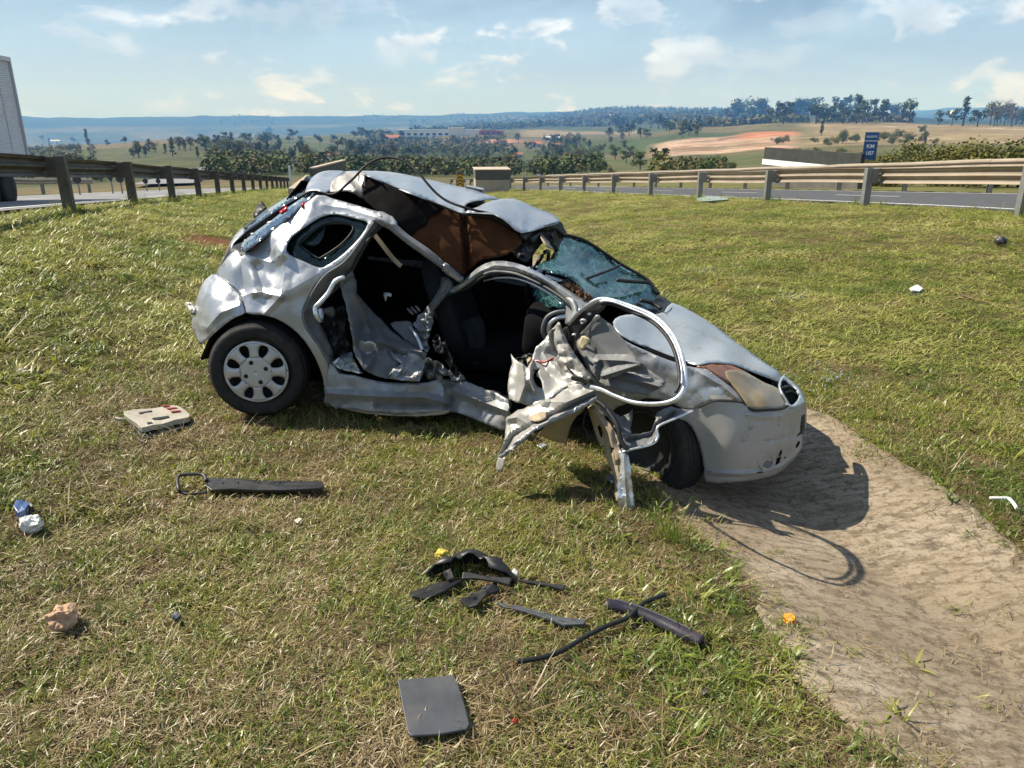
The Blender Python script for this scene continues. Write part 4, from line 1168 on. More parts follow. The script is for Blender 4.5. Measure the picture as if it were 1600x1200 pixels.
mpaint_d = paint('scuffed_silver_paint', (.30, .31, .325), .46, .45, (.13, .10, .08), .6, .8, .1)
mhood = paint('weathered_silver_hood', (.42, .46, .49), .42, .5, (.25, .25, .22), .8, .7, .1)
mbump_ = paint('dusty_bumper_paint', (.37, .36, .345), .5, .25, (.26, .22, .17), .7, .8, .08)
minner = paint('bare_inner_steel', (.36, .35, .33), .40, .35, (.16, .11, .07), .6, .5, 0)
mbeige = paint('primer_steel', (.36, .29, .20), .65, .08, (.2, .11, .06), .5, .5, 0)
mtip = paint('rusty_scuffed_paint', (.30, .28, .26), .5, .3, (.17, .10, .06), .7, .6, 0)
mgrey = paint('grey_inner_door', (.145, .15, .158), .55, .25, (.12, .09, .07), .5, .4, 0)
mbright = paint('polished_frame', (.66, .69, .74), .26, .88, (.3, .27, .24), .2, .4, .4)
mrubber = simple('black_rubber', (.016, .016, .017), .55, 0, .3, 9, .1, .4)
mtyre_c = simple('tyre_rubber', (.021, .021, .022), .82, 0, .3, 12, .2, .35, (.10, .085, .06), .4)
mplast = simple('black_plastic', (.018, .019, .021), .5, 0, .25, 6, .1, .35, (.08, .07, .06), .25)
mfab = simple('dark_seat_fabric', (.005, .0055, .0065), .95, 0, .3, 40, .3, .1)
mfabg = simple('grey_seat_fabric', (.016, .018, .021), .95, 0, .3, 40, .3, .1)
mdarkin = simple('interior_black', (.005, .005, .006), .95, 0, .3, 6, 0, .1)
mliner = simple('brown_headliner', (.072, .030, .013), .95, 0, .30, 3.5, .25, .1, (.03, .018, .012), .6)
mlinerb = simple('black_headliner_shade', (.006, .005, .005), .95, 0, .5, 4, .2, .1)  # near-black headliner tone, shade under the roof put into the colour
mhub = paint('hubcap_silver', (.52, .52, .52), .42, .45, (.30, .24, .17), .55, .2, .1)
mholed = simple('wheel_recess', (.012, .012, .012), .8)
mredl = simple('broken_red_lens', (.42, .012, .02), .2, 0, .2, 9)
mamber = simple('rusty_amber_lens', (.20, .085, .04), .35, 0, .35, 14, .1, .5, (.16, .10, .06), .7)
mlens, nt, b = mat('yellowed_headlight_lens')
f = nnoise(nt, 9, 7, .6, .3)
nt.links.new(nramp(nt, f, [(.3, (.17, .12, .055)), (.7, (.29, .23, .13))]), b.inputs['Base Color']); setp(b, Roughness=.28); b.inputs['Coat Weight'].default_value = .5; b.inputs['Coat Roughness'].default_value = .1
mhglass, nt, b = mat('rear_glass'); setp(b, Roughness=.05, Metallic=0.0); b.inputs['Base Color'].default_value = (.018, .028, .04, 1); b.inputs['Specular IOR Level'].default_value = 1.0; b.inputs['Coat Weight'].default_value = 1.0; b.inputs['Coat Roughness'].default_value = .03
# crazed safety glass: clear panes between opaque green-white crack lines
def crackglass(name, scale, tint, dens, clear=.55):
    m, nt, b = mat(name); nt.nodes.remove(b)
    g = nt.nodes.new('ShaderNodeNewGeometry'); nz = nt.nodes.new('ShaderNodeTexNoise'); nz.inputs['Scale'].default_value = 5; nz.inputs['Detail'].default_value = 4
    nt.links.new(g.outputs['Position'], nz.inputs['Vector'])
    ad = nt.nodes.new('ShaderNodeVectorMath'); ad.operation = 'MULTIPLY_ADD'; nt.links.new(nz.outputs['Color'], ad.inputs[0]); ad.inputs[1].default_value = (.08, .08, .08); nt.links.new(g.outputs['Position'], ad.inputs[2])
    def vor(sc, w, st=(1, 1, 1)):
        mp = nt.nodes.new('ShaderNodeMapping'); mp.inputs['Scale'].default_value = st; nt.links.new(ad.outputs[0], mp.inputs[0])
        v = nt.nodes.new('ShaderNodeTexVoronoi'); v.feature = 'DISTANCE_TO_EDGE'; v.inputs['Scale'].default_value = sc; nt.links.new(mp.outputs[0], v.inputs['Vector'])
        return nmap(nt, v.outputs['Distance'], w * .4, w, 1, 0)
    a_ = vor(scale, .016); b_ = vor(scale * 3.2, .035); c_ = vor(scale * .45, .010, (1, 3, 1))
    reg = nmap(nt, nnoise(nt, 3.4, 5, .6, .3, coord='World'), .52, .68)
    mx = nt.nodes.new('ShaderNodeMath'); mx.operation = 'MULTIPLY'; nt.links.new(b_, mx.inputs[0]); nt.links.new(reg, mx.inputs[1])
    m1 = nt.nodes.new('ShaderNodeMath'); m1.operation = 'MAXIMUM'; nt.links.new(a_, m1.inputs[0]); nt.links.new(mx.outputs[0], m1.inputs[1])
    m2 = nt.nodes.new('ShaderNodeMath'); m2.operation = 'MAXIMUM'; nt.links.new(m1.outputs[0], m2.inputs[0]); nt.links.new(c_, m2.inputs[1])
    m3 = nt.nodes.new('ShaderNodeMath'); m3.operation = 'MULTIPLY'; m3.inputs[1].default_value = dens; nt.links.new(m2.outputs[0], m3.inputs[0])
    tr = nt.nodes.new('ShaderNodeBsdfTransparent'); tr.inputs[0].default_value = (*tint, 1)
    gl = nt.nodes.new('ShaderNodeBsdfGlossy'); gl.inputs['Roughness'].default_value = .08; gl.inputs[0].default_value = (.8, .95, 1, 1)
    df = nt.nodes.new('ShaderNodeBsdfDiffuse'); df.inputs[0].default_value = (.30, .56, .56, 1); tl = nt.nodes.new('ShaderNodeBsdfTranslucent'); tl.inputs[0].default_value = (.25, .62, .58, 1)
    fr = nt.nodes.new('ShaderNodeFresnel'); fr.inputs[0].default_value = 1.5
    dt = nt.nodes.new('ShaderNodeMixShader'); dt.inputs[0].default_value = .5; nt.links.new(df.outputs[0], dt.inputs[1]); nt.links.new(tl.outputs[0], dt.inputs[2])
    p1 = nt.nodes.new('ShaderNodeMixShader'); nt.links.new(fr.outputs[0], p1.inputs[0]); nt.links.new(tr.outputs[0], p1.inputs[1]); nt.links.new(gl.outputs[0], p1.inputs[2])
    haze_ = nt.nodes.new('ShaderNodeMixShader'); haze_.inputs[0].default_value = 1 - clear; nt.links.new(p1.outputs[0], haze_.inputs[1]); nt.links.new(dt.outputs[0], haze_.inputs[2])
    p2 = nt.nodes.new('ShaderNodeMixShader'); nt.links.new(m3.outputs[0], p2.inputs[0]); nt.links.new(haze_.outputs[0], p2.inputs[1]); nt.links.new(dt.outputs[0], p2.inputs[2])
    nt.links.new(p2.outputs[0], nt.nodes['Material Output'].inputs['Surface'])
    return m
mcrack = crackglass('crazed_windscreen', 11, (.34, .52, .54), .85, .965)
mshard = crackglass('shattered_quarter_glass', 60, (.02, .04, .045), .22, .97)

car = empty('wrecked_car', tuple(CF(0, 0, 0)), 0)
tag(car, 'crushed silver hatchback car with its near side torn open on the grass', 'car')
CARLOC = Vector(car.location)
CAR = bpy.data.objects.new('car_work', None)      # parts are built in world space, re-based at the end
COL.objects.link(CAR)

# ---- rear quarter
QWIN = [(447, 418), (470, 372), (560, 308), (605, 286), (660, 280), (755, 303), (786, 318), (755, 372), (690, 440), (622, 490), (585, 502), (520, 476), (460, 448)]
panel('rear_quarter_panel', ZA,
      [(573, 199), (640, 214), (720, 236), (800, 260), (888, 288), (908, 328), (860, 318), (812, 306), (770, 370), (690, 470), (612, 524), (562, 582), (530, 650), (512, 700), (530, 760), (580, 828), (618, 898), (640, 950), (690, 966), (660, 1010),
       (640, 1070), (612, 1078), (607, 1030), (598, 960), (568, 880), (520, 803), (462, 748), (400, 713), (330, 697), (275, 690), (262, 640), (250, 606), (206, 575), (163, 545), (163, 522), (190, 475), (216, 441), (245, 432), (257, 456), (293, 428), (390, 350), (485, 272)],
      [(330, 697, 0), (462, 748, 0), (568, 880, 0), (612, 1070, .02), (690, 966, .06), (530, 650, .03), (512, 700, .0), (612, 524, .09), (690, 470, .11), (812, 306, .22), (888, 288, .25), (720, 236, .30), (573, 199, .33), (485, 272, .29), (390, 350, .23), (293, 428, .20), (257, 456, .18),
       (163, 535, .26), (206, 445, .30), (250, 606, .10), (420, 600, .02), (420, 420, .14), (330, 540, .08), (380, 480, .13), (500, 600, .03), (275, 690, .02)],
      mpaint, CAR, [QWIN], 3.2, .004,
      crease=[([(257, 456), (262, 530), (272, 600)], 16, .035), ([(290, 450), (380, 480), (430, 440)], 15, -.028), ([(425, 430), (440, 520), (425, 610)], 14, -.022), ([(255, 625), (300, 607), (345, 603), (420, 622)], 9, -.022), ([(420, 622), (385, 660), (355, 692)], 9, -.02),
              ([(560, 215), (545, 275), (470, 400)], 18, -.012), ([(450, 600), (590, 520)], 16, -.014), ([(320, 500), (350, 590)], 13, .025), ([(600, 240), (700, 255), (860, 305)], 8, -.010)],
      bump=[(330, 450, 26, .03), (400, 540, 26, .02), (500, 560, 34, -.012), (210, 500, 20, -.03), (350, 640, 18, .02)], rough=.0035, rscale=40)
panel('quarter_window_seal', ZA, [(442, 420), (466, 368), (558, 302), (605, 281), (662, 275), (760, 298), (794, 316), (760, 376), (694, 446), (626, 496), (586, 508), (516, 482), (455, 452)],
      [(447, 418, .17), (560, 308, .24), (786, 318, .25), (585, 502, .12), (660, 280, .27), (690, 440, .16)], mshard, CAR,
      [[(497, 405), (520, 378), (560, 348), (612, 320), (660, 312), (702, 318), (728, 342), (680, 402), (640, 436), (602, 458), (572, 461), (530, 430)]], 4, .006, dl=.012, rough=.004, rscale=8)
ptube('window_gasket', ZA, [(500, 405, .19), (560, 350, .23), (612, 322, .26), (700, 320, .26), (725, 342, .24), (680, 400, .19), (600, 455, .15), (572, 459, .15), (500, 407, .19)], .006, mrubber, CAR)
panel('quarter_window_shard', ZA, [(505, 400), (560, 350), (600, 325), (608, 345), (590, 390), (560, 412)], [(505, 400, .22), (600, 325, .28), (560, 412, .2)], mshard, CAR, (), 6, .004)
# door jamb strips between quarter window and the torn door opening
panel('door_jamb', ZA, [(812, 306), (845, 322), (800, 372), (760, 440), (720, 520), (690, 560), (640, 610), (590, 660), (570, 700), (600, 760), (640, 850), (645, 900), (690, 950), (660, 960), (636, 948), (615, 896), (578, 826), (530, 758), (514, 700), (532, 650), (564, 584), (614, 526), (692, 472), (772, 372)],
      [(812, 306, .225), (845, 322, .26), (692, 472, .115), (720, 520, .17), (532, 650, .035), (590, 660, .10), (578, 826, .01), (640, 850, .07), (690, 950, .09), (514, 700, .005)], mgrey, CAR, (), 5, .004, rough=.012, rscale=14, dl=.004)
ptube('door_seal', ZA, [(846, 326, .25), (800, 372, .21), (758, 440, .17), (716, 520, .15), (660, 585, .12), (600, 640, .08), (572, 690, .06)], .010, mrubber, CAR)
ptube('door_seal', ZA, [(812, 312, .20), (770, 374, .16), (694, 474, .09), (614, 530, .06), (566, 590, .02), (534, 655, .005), (518, 702, -.005), (536, 760, -.008), (584, 826, .0), (624, 898, .01)], .007, mgrey, CAR)
ptube('torn_frame_rail', ZA, [(690, 540, .08), (650, 560, .05), (620, 610, .02), (585, 650, -.02), (568, 668, -.03), (572, 700, -.04), (588, 722, -.02), (592, 700, .01), (588, 676, .03)], [.014] * 49, mbright, CAR, 8)
# ---- rear bumper
panel('rear_bumper', ZA, [(155, 528), (206, 572), (250, 606), (262, 645), (273, 690), (235, 708), (190, 738), (140, 780), (105, 812), (88, 820), (66, 790), (52, 742), (60, 690), (74, 630), (92, 575), (120, 542)],
      [(155, 528, .27), (250, 606, .10), (273, 690, .015), (190, 738, .0), (140, 780, .015), (90, 818, .10), (54, 742, .24), (62, 680, .25), (92, 575, .30), (180, 650, .045), (110, 700, .09), (120, 610, .15)],
      mpaint, CAR, (), 4, .004, crease=[([(60, 715), (85, 745), (112, 757)], 9, -.016), ([(112, 757), (170, 690), (270, 650)], 10, -.016)], rough=.005, rscale=30)
panel('bumper_bracket', ZA, [(22, 652), (40, 645), (66, 660), (70, 690), (52, 700), (40, 675)], [(22, 652, .28), (66, 660, .24), (52, 700, .22)], minner, CAR, (), 4, .01, rough=.03, rscale=10)
# ---- tailgate
panel('tailgate', ZT, [(1310, 285), (1150, 425), (1080, 485), (600, 872), (512, 935), (430, 870), (300, 1090), (262, 1122), (255, 1108), (345, 930), (440, 745), (525, 640), (660, 535), (780, 440), (960, 328), (1150, 215), (1230, 190), (1290, 240)],
      [(1310, 285, .36), (1080, 485, .30), (600, 872, .22), (512, 935, .20), (430, 870, .27), (280, 1110, .28), (255, 1108, .34), (440, 745, .62), (525, 640, .80), (780, 440, .85), (1150, 215, .9), (1230, 190, .8), (900, 480, .55), (1150, 310, .55)],
      mplast, CAR, (), 4, .01, dl=.07, rough=.002, rscale=10)
panel('rear_window', ZT, [(545, 682), (535, 650), (660, 548), (780, 450), (960, 338), (1145, 226), (1152, 292), (1000, 385), (880, 462), (700, 585), (600, 655)],
      [(545, 682, .58), (535, 650, .76), (780, 450, .80), (1145, 226, .86), (1152, 292, .58), (880, 462, .54), (700, 585, .54)], mhglass, CAR, (), 4, .006)
panel('tailgate_skin', ZT, [(528, 640), (545, 690), (470, 760), (430, 800), (400, 880), (300, 1090), (268, 1125), (250, 1112), (345, 920), (400, 790), (450, 715)],
      [(528, 640, .78), (545, 690, .58), (430, 800, .46), (300, 1090, .28), (250, 1112, .36), (400, 790, .6)], mpaint, CAR, (), 4, .005)
panel('light_strip', ZT, [(520, 885), (600, 856), (860, 652), (1080, 478), (1160, 405), (1285, 275), (1255, 262), (1120, 345), (960, 455), (830, 560), (690, 655), (560, 765), (515, 815)],
      [(520, 885, .20), (860, 652, .25), (1080, 478, .29), (1285, 275, .36), (1255, 262, .46), (960, 455, .44), (690, 655, .40), (515, 815, .34)], mhglass, CAR, (), 4, .006, dl=-.005)
for pts in ([(1150, 375), (1215, 365), (1218, 400), (1155, 425)], [(905, 470), (985, 410), (985, 450), (930, 485)], [(612, 830), (650, 775), (665, 810), (625, 850)], [(1005, 530), (1075, 478), (1070, 490), (1020, 528)]):
    c = [sum(x) / 4 for x in zip(*pts)]; g_ = .20 + (c[0] - 520) * .00018
    panel('broken_red_lens', ZT, pts, [(*pts[0], g_), (*pts[1], g_ + .03), (*pts[2], g_ + .01), (*pts[3], g_ - .02)], mredl, CAR, (), 3, .012, dl=-.012, rough=.01, rscale=6, smooth=1)
for pts in ([(780, 580), (830, 565), (822, 585)], [(1065, 395), (1088, 385), (1080, 405)], [(612, 695), (660, 690), (625, 714)], [(545, 765), (560, 758), (556, 778)]):
    panel('white_lens_shard', ZT, pts, [(*pts[0], .34), (*pts[1], .36), (*pts[2], .33)], mwhite, CAR, (), 3, .006, dl=-.03, smooth=1)
# ---- crumpled roof
panel('roof_rear_edge', C1, [(-20, 330), (-5, 260), (30, 195), (90, 150), (160, 132), (240, 132), (290, 140), (240, 190), (195, 245), (178, 295), (120, 306), (60, 293), (20, 300)],
      [(-20, 330, .42), (30, 195, .9), (160, 132, 1.05), (290, 140, .95), (178, 295, .45), (60, 293, .42), (110, 220, .72)], mpaint, CAR, (), 4, .004, crease=[([(0, 290), (40, 215), (110, 165)], 10, -.03)], rough=.006, rscale=20)
panel('torn_roof_flap', C1, [(176, 297), (180, 245), (212, 200), (262, 165), (292, 146), (350, 140), (452, 138), (457, 170), (447, 357), (400, 335), (350, 305), (300, 288), (240, 304)],
      [(176, 297, .40), (180, 245, .48), (262, 165, .60), (292, 146, .66), (452, 138, .60), (457, 170, .52), (447, 357, .46), (300, 288, .40)], minner, CAR, (), 4, .004,
      crease=[([(292, 150), (330, 230), (440, 345)], 14, -.05), ([(215, 205), (270, 180), (300, 160)], 8, .03), ([(330, 150), (380, 250)], 10, .03)], rough=.012, rscale=14)
panel('roof', C1, [(290, 139), (450, 134), (620, 140), (760, 160), (900, 193), (1050, 224), (1150, 250), (1300, 281), (1400, 318), (1500, 350), (1420, 358), (1330, 366), (1255, 385), (1225, 420), (1212, 470), (1000, 386), (700, 270), (453, 166)],
      [(290, 139, .70), (450, 134, .92), (620, 140, 1.25), (900, 193, 1.3), (1150, 250, 1.3), (1400, 318, 1.25), (1500, 350, 1.1), (1330, 366, .78), (1212, 470, .52), (1000, 386, .50), (700, 270, .50), (453, 166, .50), (800, 230, .85)],
      mpaint, CAR, (), 4, .004, crease=[([(740, 190), (900, 240), (1010, 330)], 12, .05), ([(560, 215), (620, 170)], 4, -.05)], bump=[(1000, 330, 16, .06), (1150, 330, 26, -.03)], rough=.006, rscale=26)
panel('roof_front', ZB, [(173, 208), (215, 190), (262, 170), (330, 163), (395, 190), (455, 213), (478, 237), (430, 252), (357, 273), (320, 246), (268, 213)],
      [(173, 208, .50), (262, 170, .9), (330, 163, 1.15), (395, 190, 1.15), (455, 213, 1.1), (478, 237, 1.0), (430, 252, .8), (357, 273, .52), (268, 213, .5), (330, 210, .75)],
      mpaint, CAR, (), 4, .004, crease=[([(180, 208), (260, 205), (345, 265)], 10, -.02), ([(330, 165), (360, 215), (357, 270)], 9, -.03)], rough=.008, rscale=18)
panel('roof_header', ZB, [(357, 271), (430, 250), (478, 235), (490, 255), (503, 280), (492, 288), (470, 262), (430, 262), (396, 280), (372, 296)],
      [(357, 271, .53), (430, 250, .79), (478, 235, .99), (503, 280, 1.0), (396, 280, .75), (372, 296, .55)], mrubber, CAR, (), 4, .012, dl=.015)
panel('header_lining', ZB, [(430, 263), (470, 262), (500, 290), (480, 330), (455, 320), (430, 300), (402, 330), (375, 365), (345, 352), (330, 330), (345, 290), (372, 294), (398, 280)],
      [(430, 263, .80), (470, 262, .95), (500, 290, 1.02), (455, 320, .85), (402, 330, .6), (375, 365, .45), (330, 330, .45), (372, 294, .57)], mplast, CAR, (), 5, .01, dl=.03, rough=.06, rscale=12)
panel('lining_rag', ZB, [(415, 275), (440, 285), (447, 310), (462, 325), (440, 318), (425, 300)], [(415, 275, .8), (447, 310, .8), (462, 325, .82)], mbeige, CAR, (), 3, .004, dl=-.02, rough=.03, rscale=8)
HLc = [(455, 172, .50), (1215, 475, .52), (1450, 503, .54), (1640, 610, .56), (1675, 690, .50), (1450, 810, .44), (1250, 920, .40), (1060, 800, .36), (900, 690, .34), (650, 500, .31), (455, 360, .37)]
panel('headliner', C1, [(455, 172), (700, 275), (1000, 390), (1215, 476), (1450, 502), (1600, 590), (1650, 620), (1675, 700), (1560, 790), (1450, 815), (1340, 840), (1252, 922), (1190, 930), (1060, 830), (900, 710), (700, 560), (640, 500), (455, 362)], HLc, mliner, CAR, (), 5, .006,
      crease=[([(1225, 480), (1240, 700), (1252, 915)], 7, .05)], rough=.012, rscale=40, dl=.012)
panel('headliner_shade', C1, [(452, 170), (700, 274), (1000, 390), (1080, 425), (960, 500), (930, 560), (860, 600), (800, 640), (640, 505), (450, 365)], HLc, mlinerb, CAR, (), 5, .004, dl=.004, rough=.006, rscale=20)  # rear part of the brown headliner, its shade painted as a black sheet
ptube('roof_edge_seam', C1, [(448, 168, .495), (700, 272, .49), (1000, 388, .49), (1215, 473, .51), (1450, 499, .53), (1640, 606, .55)], .006, mrubber, CAR)
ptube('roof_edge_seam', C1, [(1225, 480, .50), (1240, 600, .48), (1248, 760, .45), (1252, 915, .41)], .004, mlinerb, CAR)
ptube('roof_edge_seam', C1, [(452, 170, .495), (450, 260, .45), (450, 358, .40)], .006, mrubber, CAR)
# ---- near side rails and pillars
panel('roof_rail', C1, [(560, 450), (642, 480), (700, 553), (800, 640), (950, 742), (1080, 852), (1140, 895), (1220, 968), (1197, 1008), (1150, 980), (1060, 908), (900, 792), (760, 692), (640, 594), (530, 530)],
      [(560, 450, .27), (642, 480, .29), (700, 553, .29), (950, 742, .33), (1140, 895, .40), (1220, 968, .43), (1197, 1008, .40), (1060, 908, .35), (760, 692, .27), (530, 530, .22)], mpaint_d, CAR, (), 4, .02,
      crease=[([(580, 490), (720, 620), (930, 770), (1200, 990)], 9, -.03), ([(1070, 850), (1065, 905)], 3, .02)], rough=.004, rscale=20)
panel('rail_sleeve', C1, [(1078, 850), (1140, 893), (1222, 968), (1198, 1012), (1140, 975), (1050, 912)], [(1078, 850, .36), (1222, 968, .42), (1198, 1012, .39), (1050, 912, .34)], mpaint, CAR, (), 4, .01, dl=-.012, crease=[([(1064, 880), (1210, 990)], 7, -.02)])
panel('windscreen_pillar', ZB, [(166, 428), (215, 384), (265, 362), (330, 366), (395, 390), (470, 432), (540, 476), (580, 498), (560, 515), (530, 522), (500, 490), (460, 452), (400, 418), (335, 394), (275, 390), (228, 406), (182, 440), (135, 464), (128, 452)],
      [(166, 428, .43), (215, 384, .39), (330, 366, .30), (470, 432, .20), (580, 498, .10), (530, 522, .06), (400, 418, .20), (275, 390, .30), (182, 440, .40), (130, 458, .42)], mpaint, CAR, (), 4, .02,
      crease=[([(150, 445), (222, 395), (270, 375), (332, 380), (398, 404), (466, 442), (560, 506)], 8, -.03)], rough=.005, rscale=16)
ptube('door_seal', ZB, [(95, 480, .45), (140, 462, .42), (185, 446, .41), (235, 412, .35), (285, 402, .30), (335, 404, .27), (400, 428, .22), (460, 462, .16), (500, 492, .11), (520, 520, .09), (526, 560, .08)], .011, mrubber, CAR)
ptube('trim_strip', ZB, [(238, 404, .33), (262, 396, .31), (300, 396, .28), (350, 406, .24), (420, 436, .19)], .008, mgrey, CAR)
ptube('trim_strip', ZB, [(235, 425, .38), (285, 415, .33), (340, 418, .30), (400, 440, .25), (450, 470, .2), (485, 500, .15)], .006, mbright, CAR)
panel('pillar_foot', C2, [(552, 668), (590, 680), (612, 705), (640, 780), (610, 850), (575, 882), (548, 880), (556, 760)], [(552, 668, .12), (640, 780, .05), (575, 882, .05), (548, 880, .1)], mpaint_d, CAR, (), 4, .02)
ptube('mirror_rim', C2, [(550, 780, .02), (470, 790, .0), (400, 830, -.01), (368, 900, -.01), (365, 960, 0), (385, 1010, .02)], .010, mgrey, CAR)
ptube('mirror_rim', C2, [(552, 825, .02), (490, 835, .0), (430, 875, -.01), (412, 930, 0), (420, 985, .02)], .012, mbright, CAR)
panel('centre_pillar', C3, [(985, 142), (1040, 150), (1058, 212), (1000, 290), (955, 345), (932, 375), (930, 440), (900, 520), (868, 545), (810, 492), (835, 430), (862, 372), (920, 300), (978, 195)],
      [(985, 142, .46), (1058, 212, .44), (932, 375, .40), (862, 372, .42), (900, 520, .36), (810, 492, .38)], mgrey, CAR, (), 4, .03, crease=[([(1010, 160), (960, 290), (890, 400), (860, 520)], 10, -.03)], rough=.012, rscale=12)
panel('pillar_foot', C3, [(830, 400), (880, 380), (930, 420), (925, 470), (890, 560), (900, 620), (870, 640), (845, 560), (805, 490)], [(830, 400, .38), (930, 420, .36), (890, 560, .32), (870, 640, .28), (805, 490, .34)], mpaint_d, CAR, (), 4, .02, rough=.05, rscale=9, facet=.02)
ptube('seat_belt_guide', C1, [(515, 620, .38), (570, 690, .37), (640, 780, .36), (700, 850, .35), (735, 880, .35)], .016, mbeige, CAR, 8, 6, .5)
# ---- crushed rear door
panel('rear_door', C3, [(303, 182), (345, 140), (390, 103), (418, 165), (420, 250), (470, 310), (560, 402), (640, 488), (700, 540), (790, 590), (882, 655), (878, 720), (862, 790), (838, 842), (770, 838), (640, 824), (560, 806), (500, 782), (460, 762), (420, 690), (398, 635), (384, 520), (360, 400), (340, 310)],
      [(303, 182, .10), (390, 103, .16), (420, 250, .20), (560, 402, .30), (700, 540, .30), (882, 655, .22), (838, 842, .10), (640, 824, .05), (460, 762, .03), (398, 635, .03), (384, 520, .05), (340, 310, .10), (600, 650, .15), (480, 560, .17)], mgrey, CAR, (), 4, .012,
      crease=[([(385, 520), (430, 565), (560, 575), (640, 600), (880, 650)], 12, -.05), ([(400, 560), (440, 640), (460, 760)], 10, -.03), ([(560, 575), (540, 660), (480, 750)], 10, -.035), ([(640, 620), (760, 720), (860, 760)], 9, .03), ([(720, 640), (640, 800)], 8, -.03), ([(400, 250), (450, 350), (600, 560)], 10, -.04)], rough=.006, rscale=34, facet=.03)
panel('rear_door_skin', C3, [(388, 525), (430, 565), (520, 572), (560, 600), (555, 650), (510, 720), (465, 760), (430, 700), (400, 640)], [(388, 525, .02), (560, 600, .10), (465, 760, .0), (400, 640, .0), (510, 640, .07)], mpaint, CAR, (), 4, .006, dl=-.008, bump=[(500, 640, 16, .04)], rough=.008, rscale=16)
panel('rear_door_skin', C3, [(640, 640), (720, 650), (800, 650), (870, 690), (868, 740), (850, 790), (838, 838), (720, 832), (640, 822), (660, 760), (720, 720), (660, 690)], [(640, 640, .15), (870, 690, .18), (838, 838, .07), (640, 822, .02), (720, 720, .13)], mpaint_d, CAR, (), 4, .006, dl=-.012, rough=.03, rscale=16, facet=.03, crease=[([(650, 650), (740, 720), (690, 800)], 8, -.03)])
panel('door_glass_remnant', C3, [(640, 452), (720, 436), (780, 440), (800, 500), (830, 560), (862, 636), (800, 600), (720, 540)], [(640, 452, .34), (780, 440, .36), (862, 636, .24), (720, 540, .3)], mgrey, CAR, (), 4, .006, dl=-.005)
ptube('door_trim', C3, [(770, 480, .31), (800, 510, .28), (830, 560, .25), (858, 632, .21)], .012, mbright, CAR)
panel('latch_plate', C3, [(190, 355), (240, 345), (275, 365), (270, 400), (230, 400), (200, 385)], [(190, 355, .08), (275, 365, .12), (230, 400, .09)], mgrey, CAR, (), 4, .02, rough=.03, rscale=8)
panel('inner_wheel_house', C3, [(150, 440), (230, 380), (330, 330), (350, 480), (395, 640), (330, 660), (260, 700), (250, 620), (230, 560)], [(150, 440, .10), (330, 330, .22), (395, 640, .14), (260, 700, .07), (250, 560, .12)], mplast, CAR, (), 5, .01, rough=.06, rscale=14)
panel('torn_sill_skin', C3, [(255, 715), (320, 655), (380, 640), (400, 690), (440, 765), (460, 785), (380, 775), (310, 760)], [(255, 715, .05), (380, 640, .1), (460, 785, .04), (310, 760, .03)], mbright, CAR, (), 4, .006, rough=.05, rscale=10, crease=[([(270, 720), (330, 680), (400, 690)], 6, -.03)])
# ---- sill
panel('sill', C3, [(205, 930), (235, 720), (300, 790), (400, 800), (560, 838), (700, 850), (850, 850), (930, 835), (1000, 830), (1080, 845), (1150, 838), (1260, 890), (1430, 965), (1430, 1160), (1330, 1145), (1200, 1090), (1040, 1035), (900, 1050), (760, 1060), (560, 1050), (400, 1030), (215, 1000)],
      [(205, 930, .01), (235, 720, .02), (560, 838, .06), (850, 850, .12), (1000, 830, .18), (1150, 838, .20), (1430, 965, .10), (1430, 1160, .06), (1200, 1090, .12), (1040, 1035, .13), (760, 1060, .06), (400, 1030, .02), (215, 1000, .02), (700, 950, .05)], mpaint_d, CAR, (), 4, .02,
      crease=[([(220, 920), (560, 940), (860, 945), (1020, 985)], 9, -.03), ([(560, 1000), (900, 1000), (1030, 1010)], 7, .03), ([(1040, 850), (1060, 950), (1045, 1030)], 12, .05), ([(1060, 900), (1430, 1040)], 10, -.04)], rough=.014, rscale=26, facet=.008)
panel('sill_underside', C3, [(200, 985), (420, 1025), (560, 1045), (760, 1055), (900, 1045), (1035, 1030), (1000, 1060), (800, 1072), (560, 1062), (400, 1042)], [(200, 985, .02), (560, 1045, .05), (1035, 1030, .13), (800, 1072, .07), (400, 1042, .03)], mbeige, CAR, (), 4, .01, dl=-.006, rough=.01, rscale=10)
for pts, mt in (([(940, 700), (990, 720), (1030, 770), (1060, 800), (1000, 800), (955, 760)], minner), ([(930, 560), (960, 520), (975, 560), (1000, 640), (960, 650), (935, 620)], mplast), ([(980, 620), (1010, 560), (1020, 620), (1080, 740), (1110, 800), (1050, 770)], mplast), ([(1040, 760), (1120, 790), (1150, 840), (1060, 830)], mpaint_d), ([(880, 680), (940, 710), (1000, 830), (930, 840), (870, 800)], mpaint_d)):
    panel('torn_metal', C3, pts, [(*pts[0], .22), (*pts[1], .26), (*pts[2], .2), (*pts[-1], .2)], mt, CAR, (), 4, .006, rough=.07, rscale=9, facet=.04)
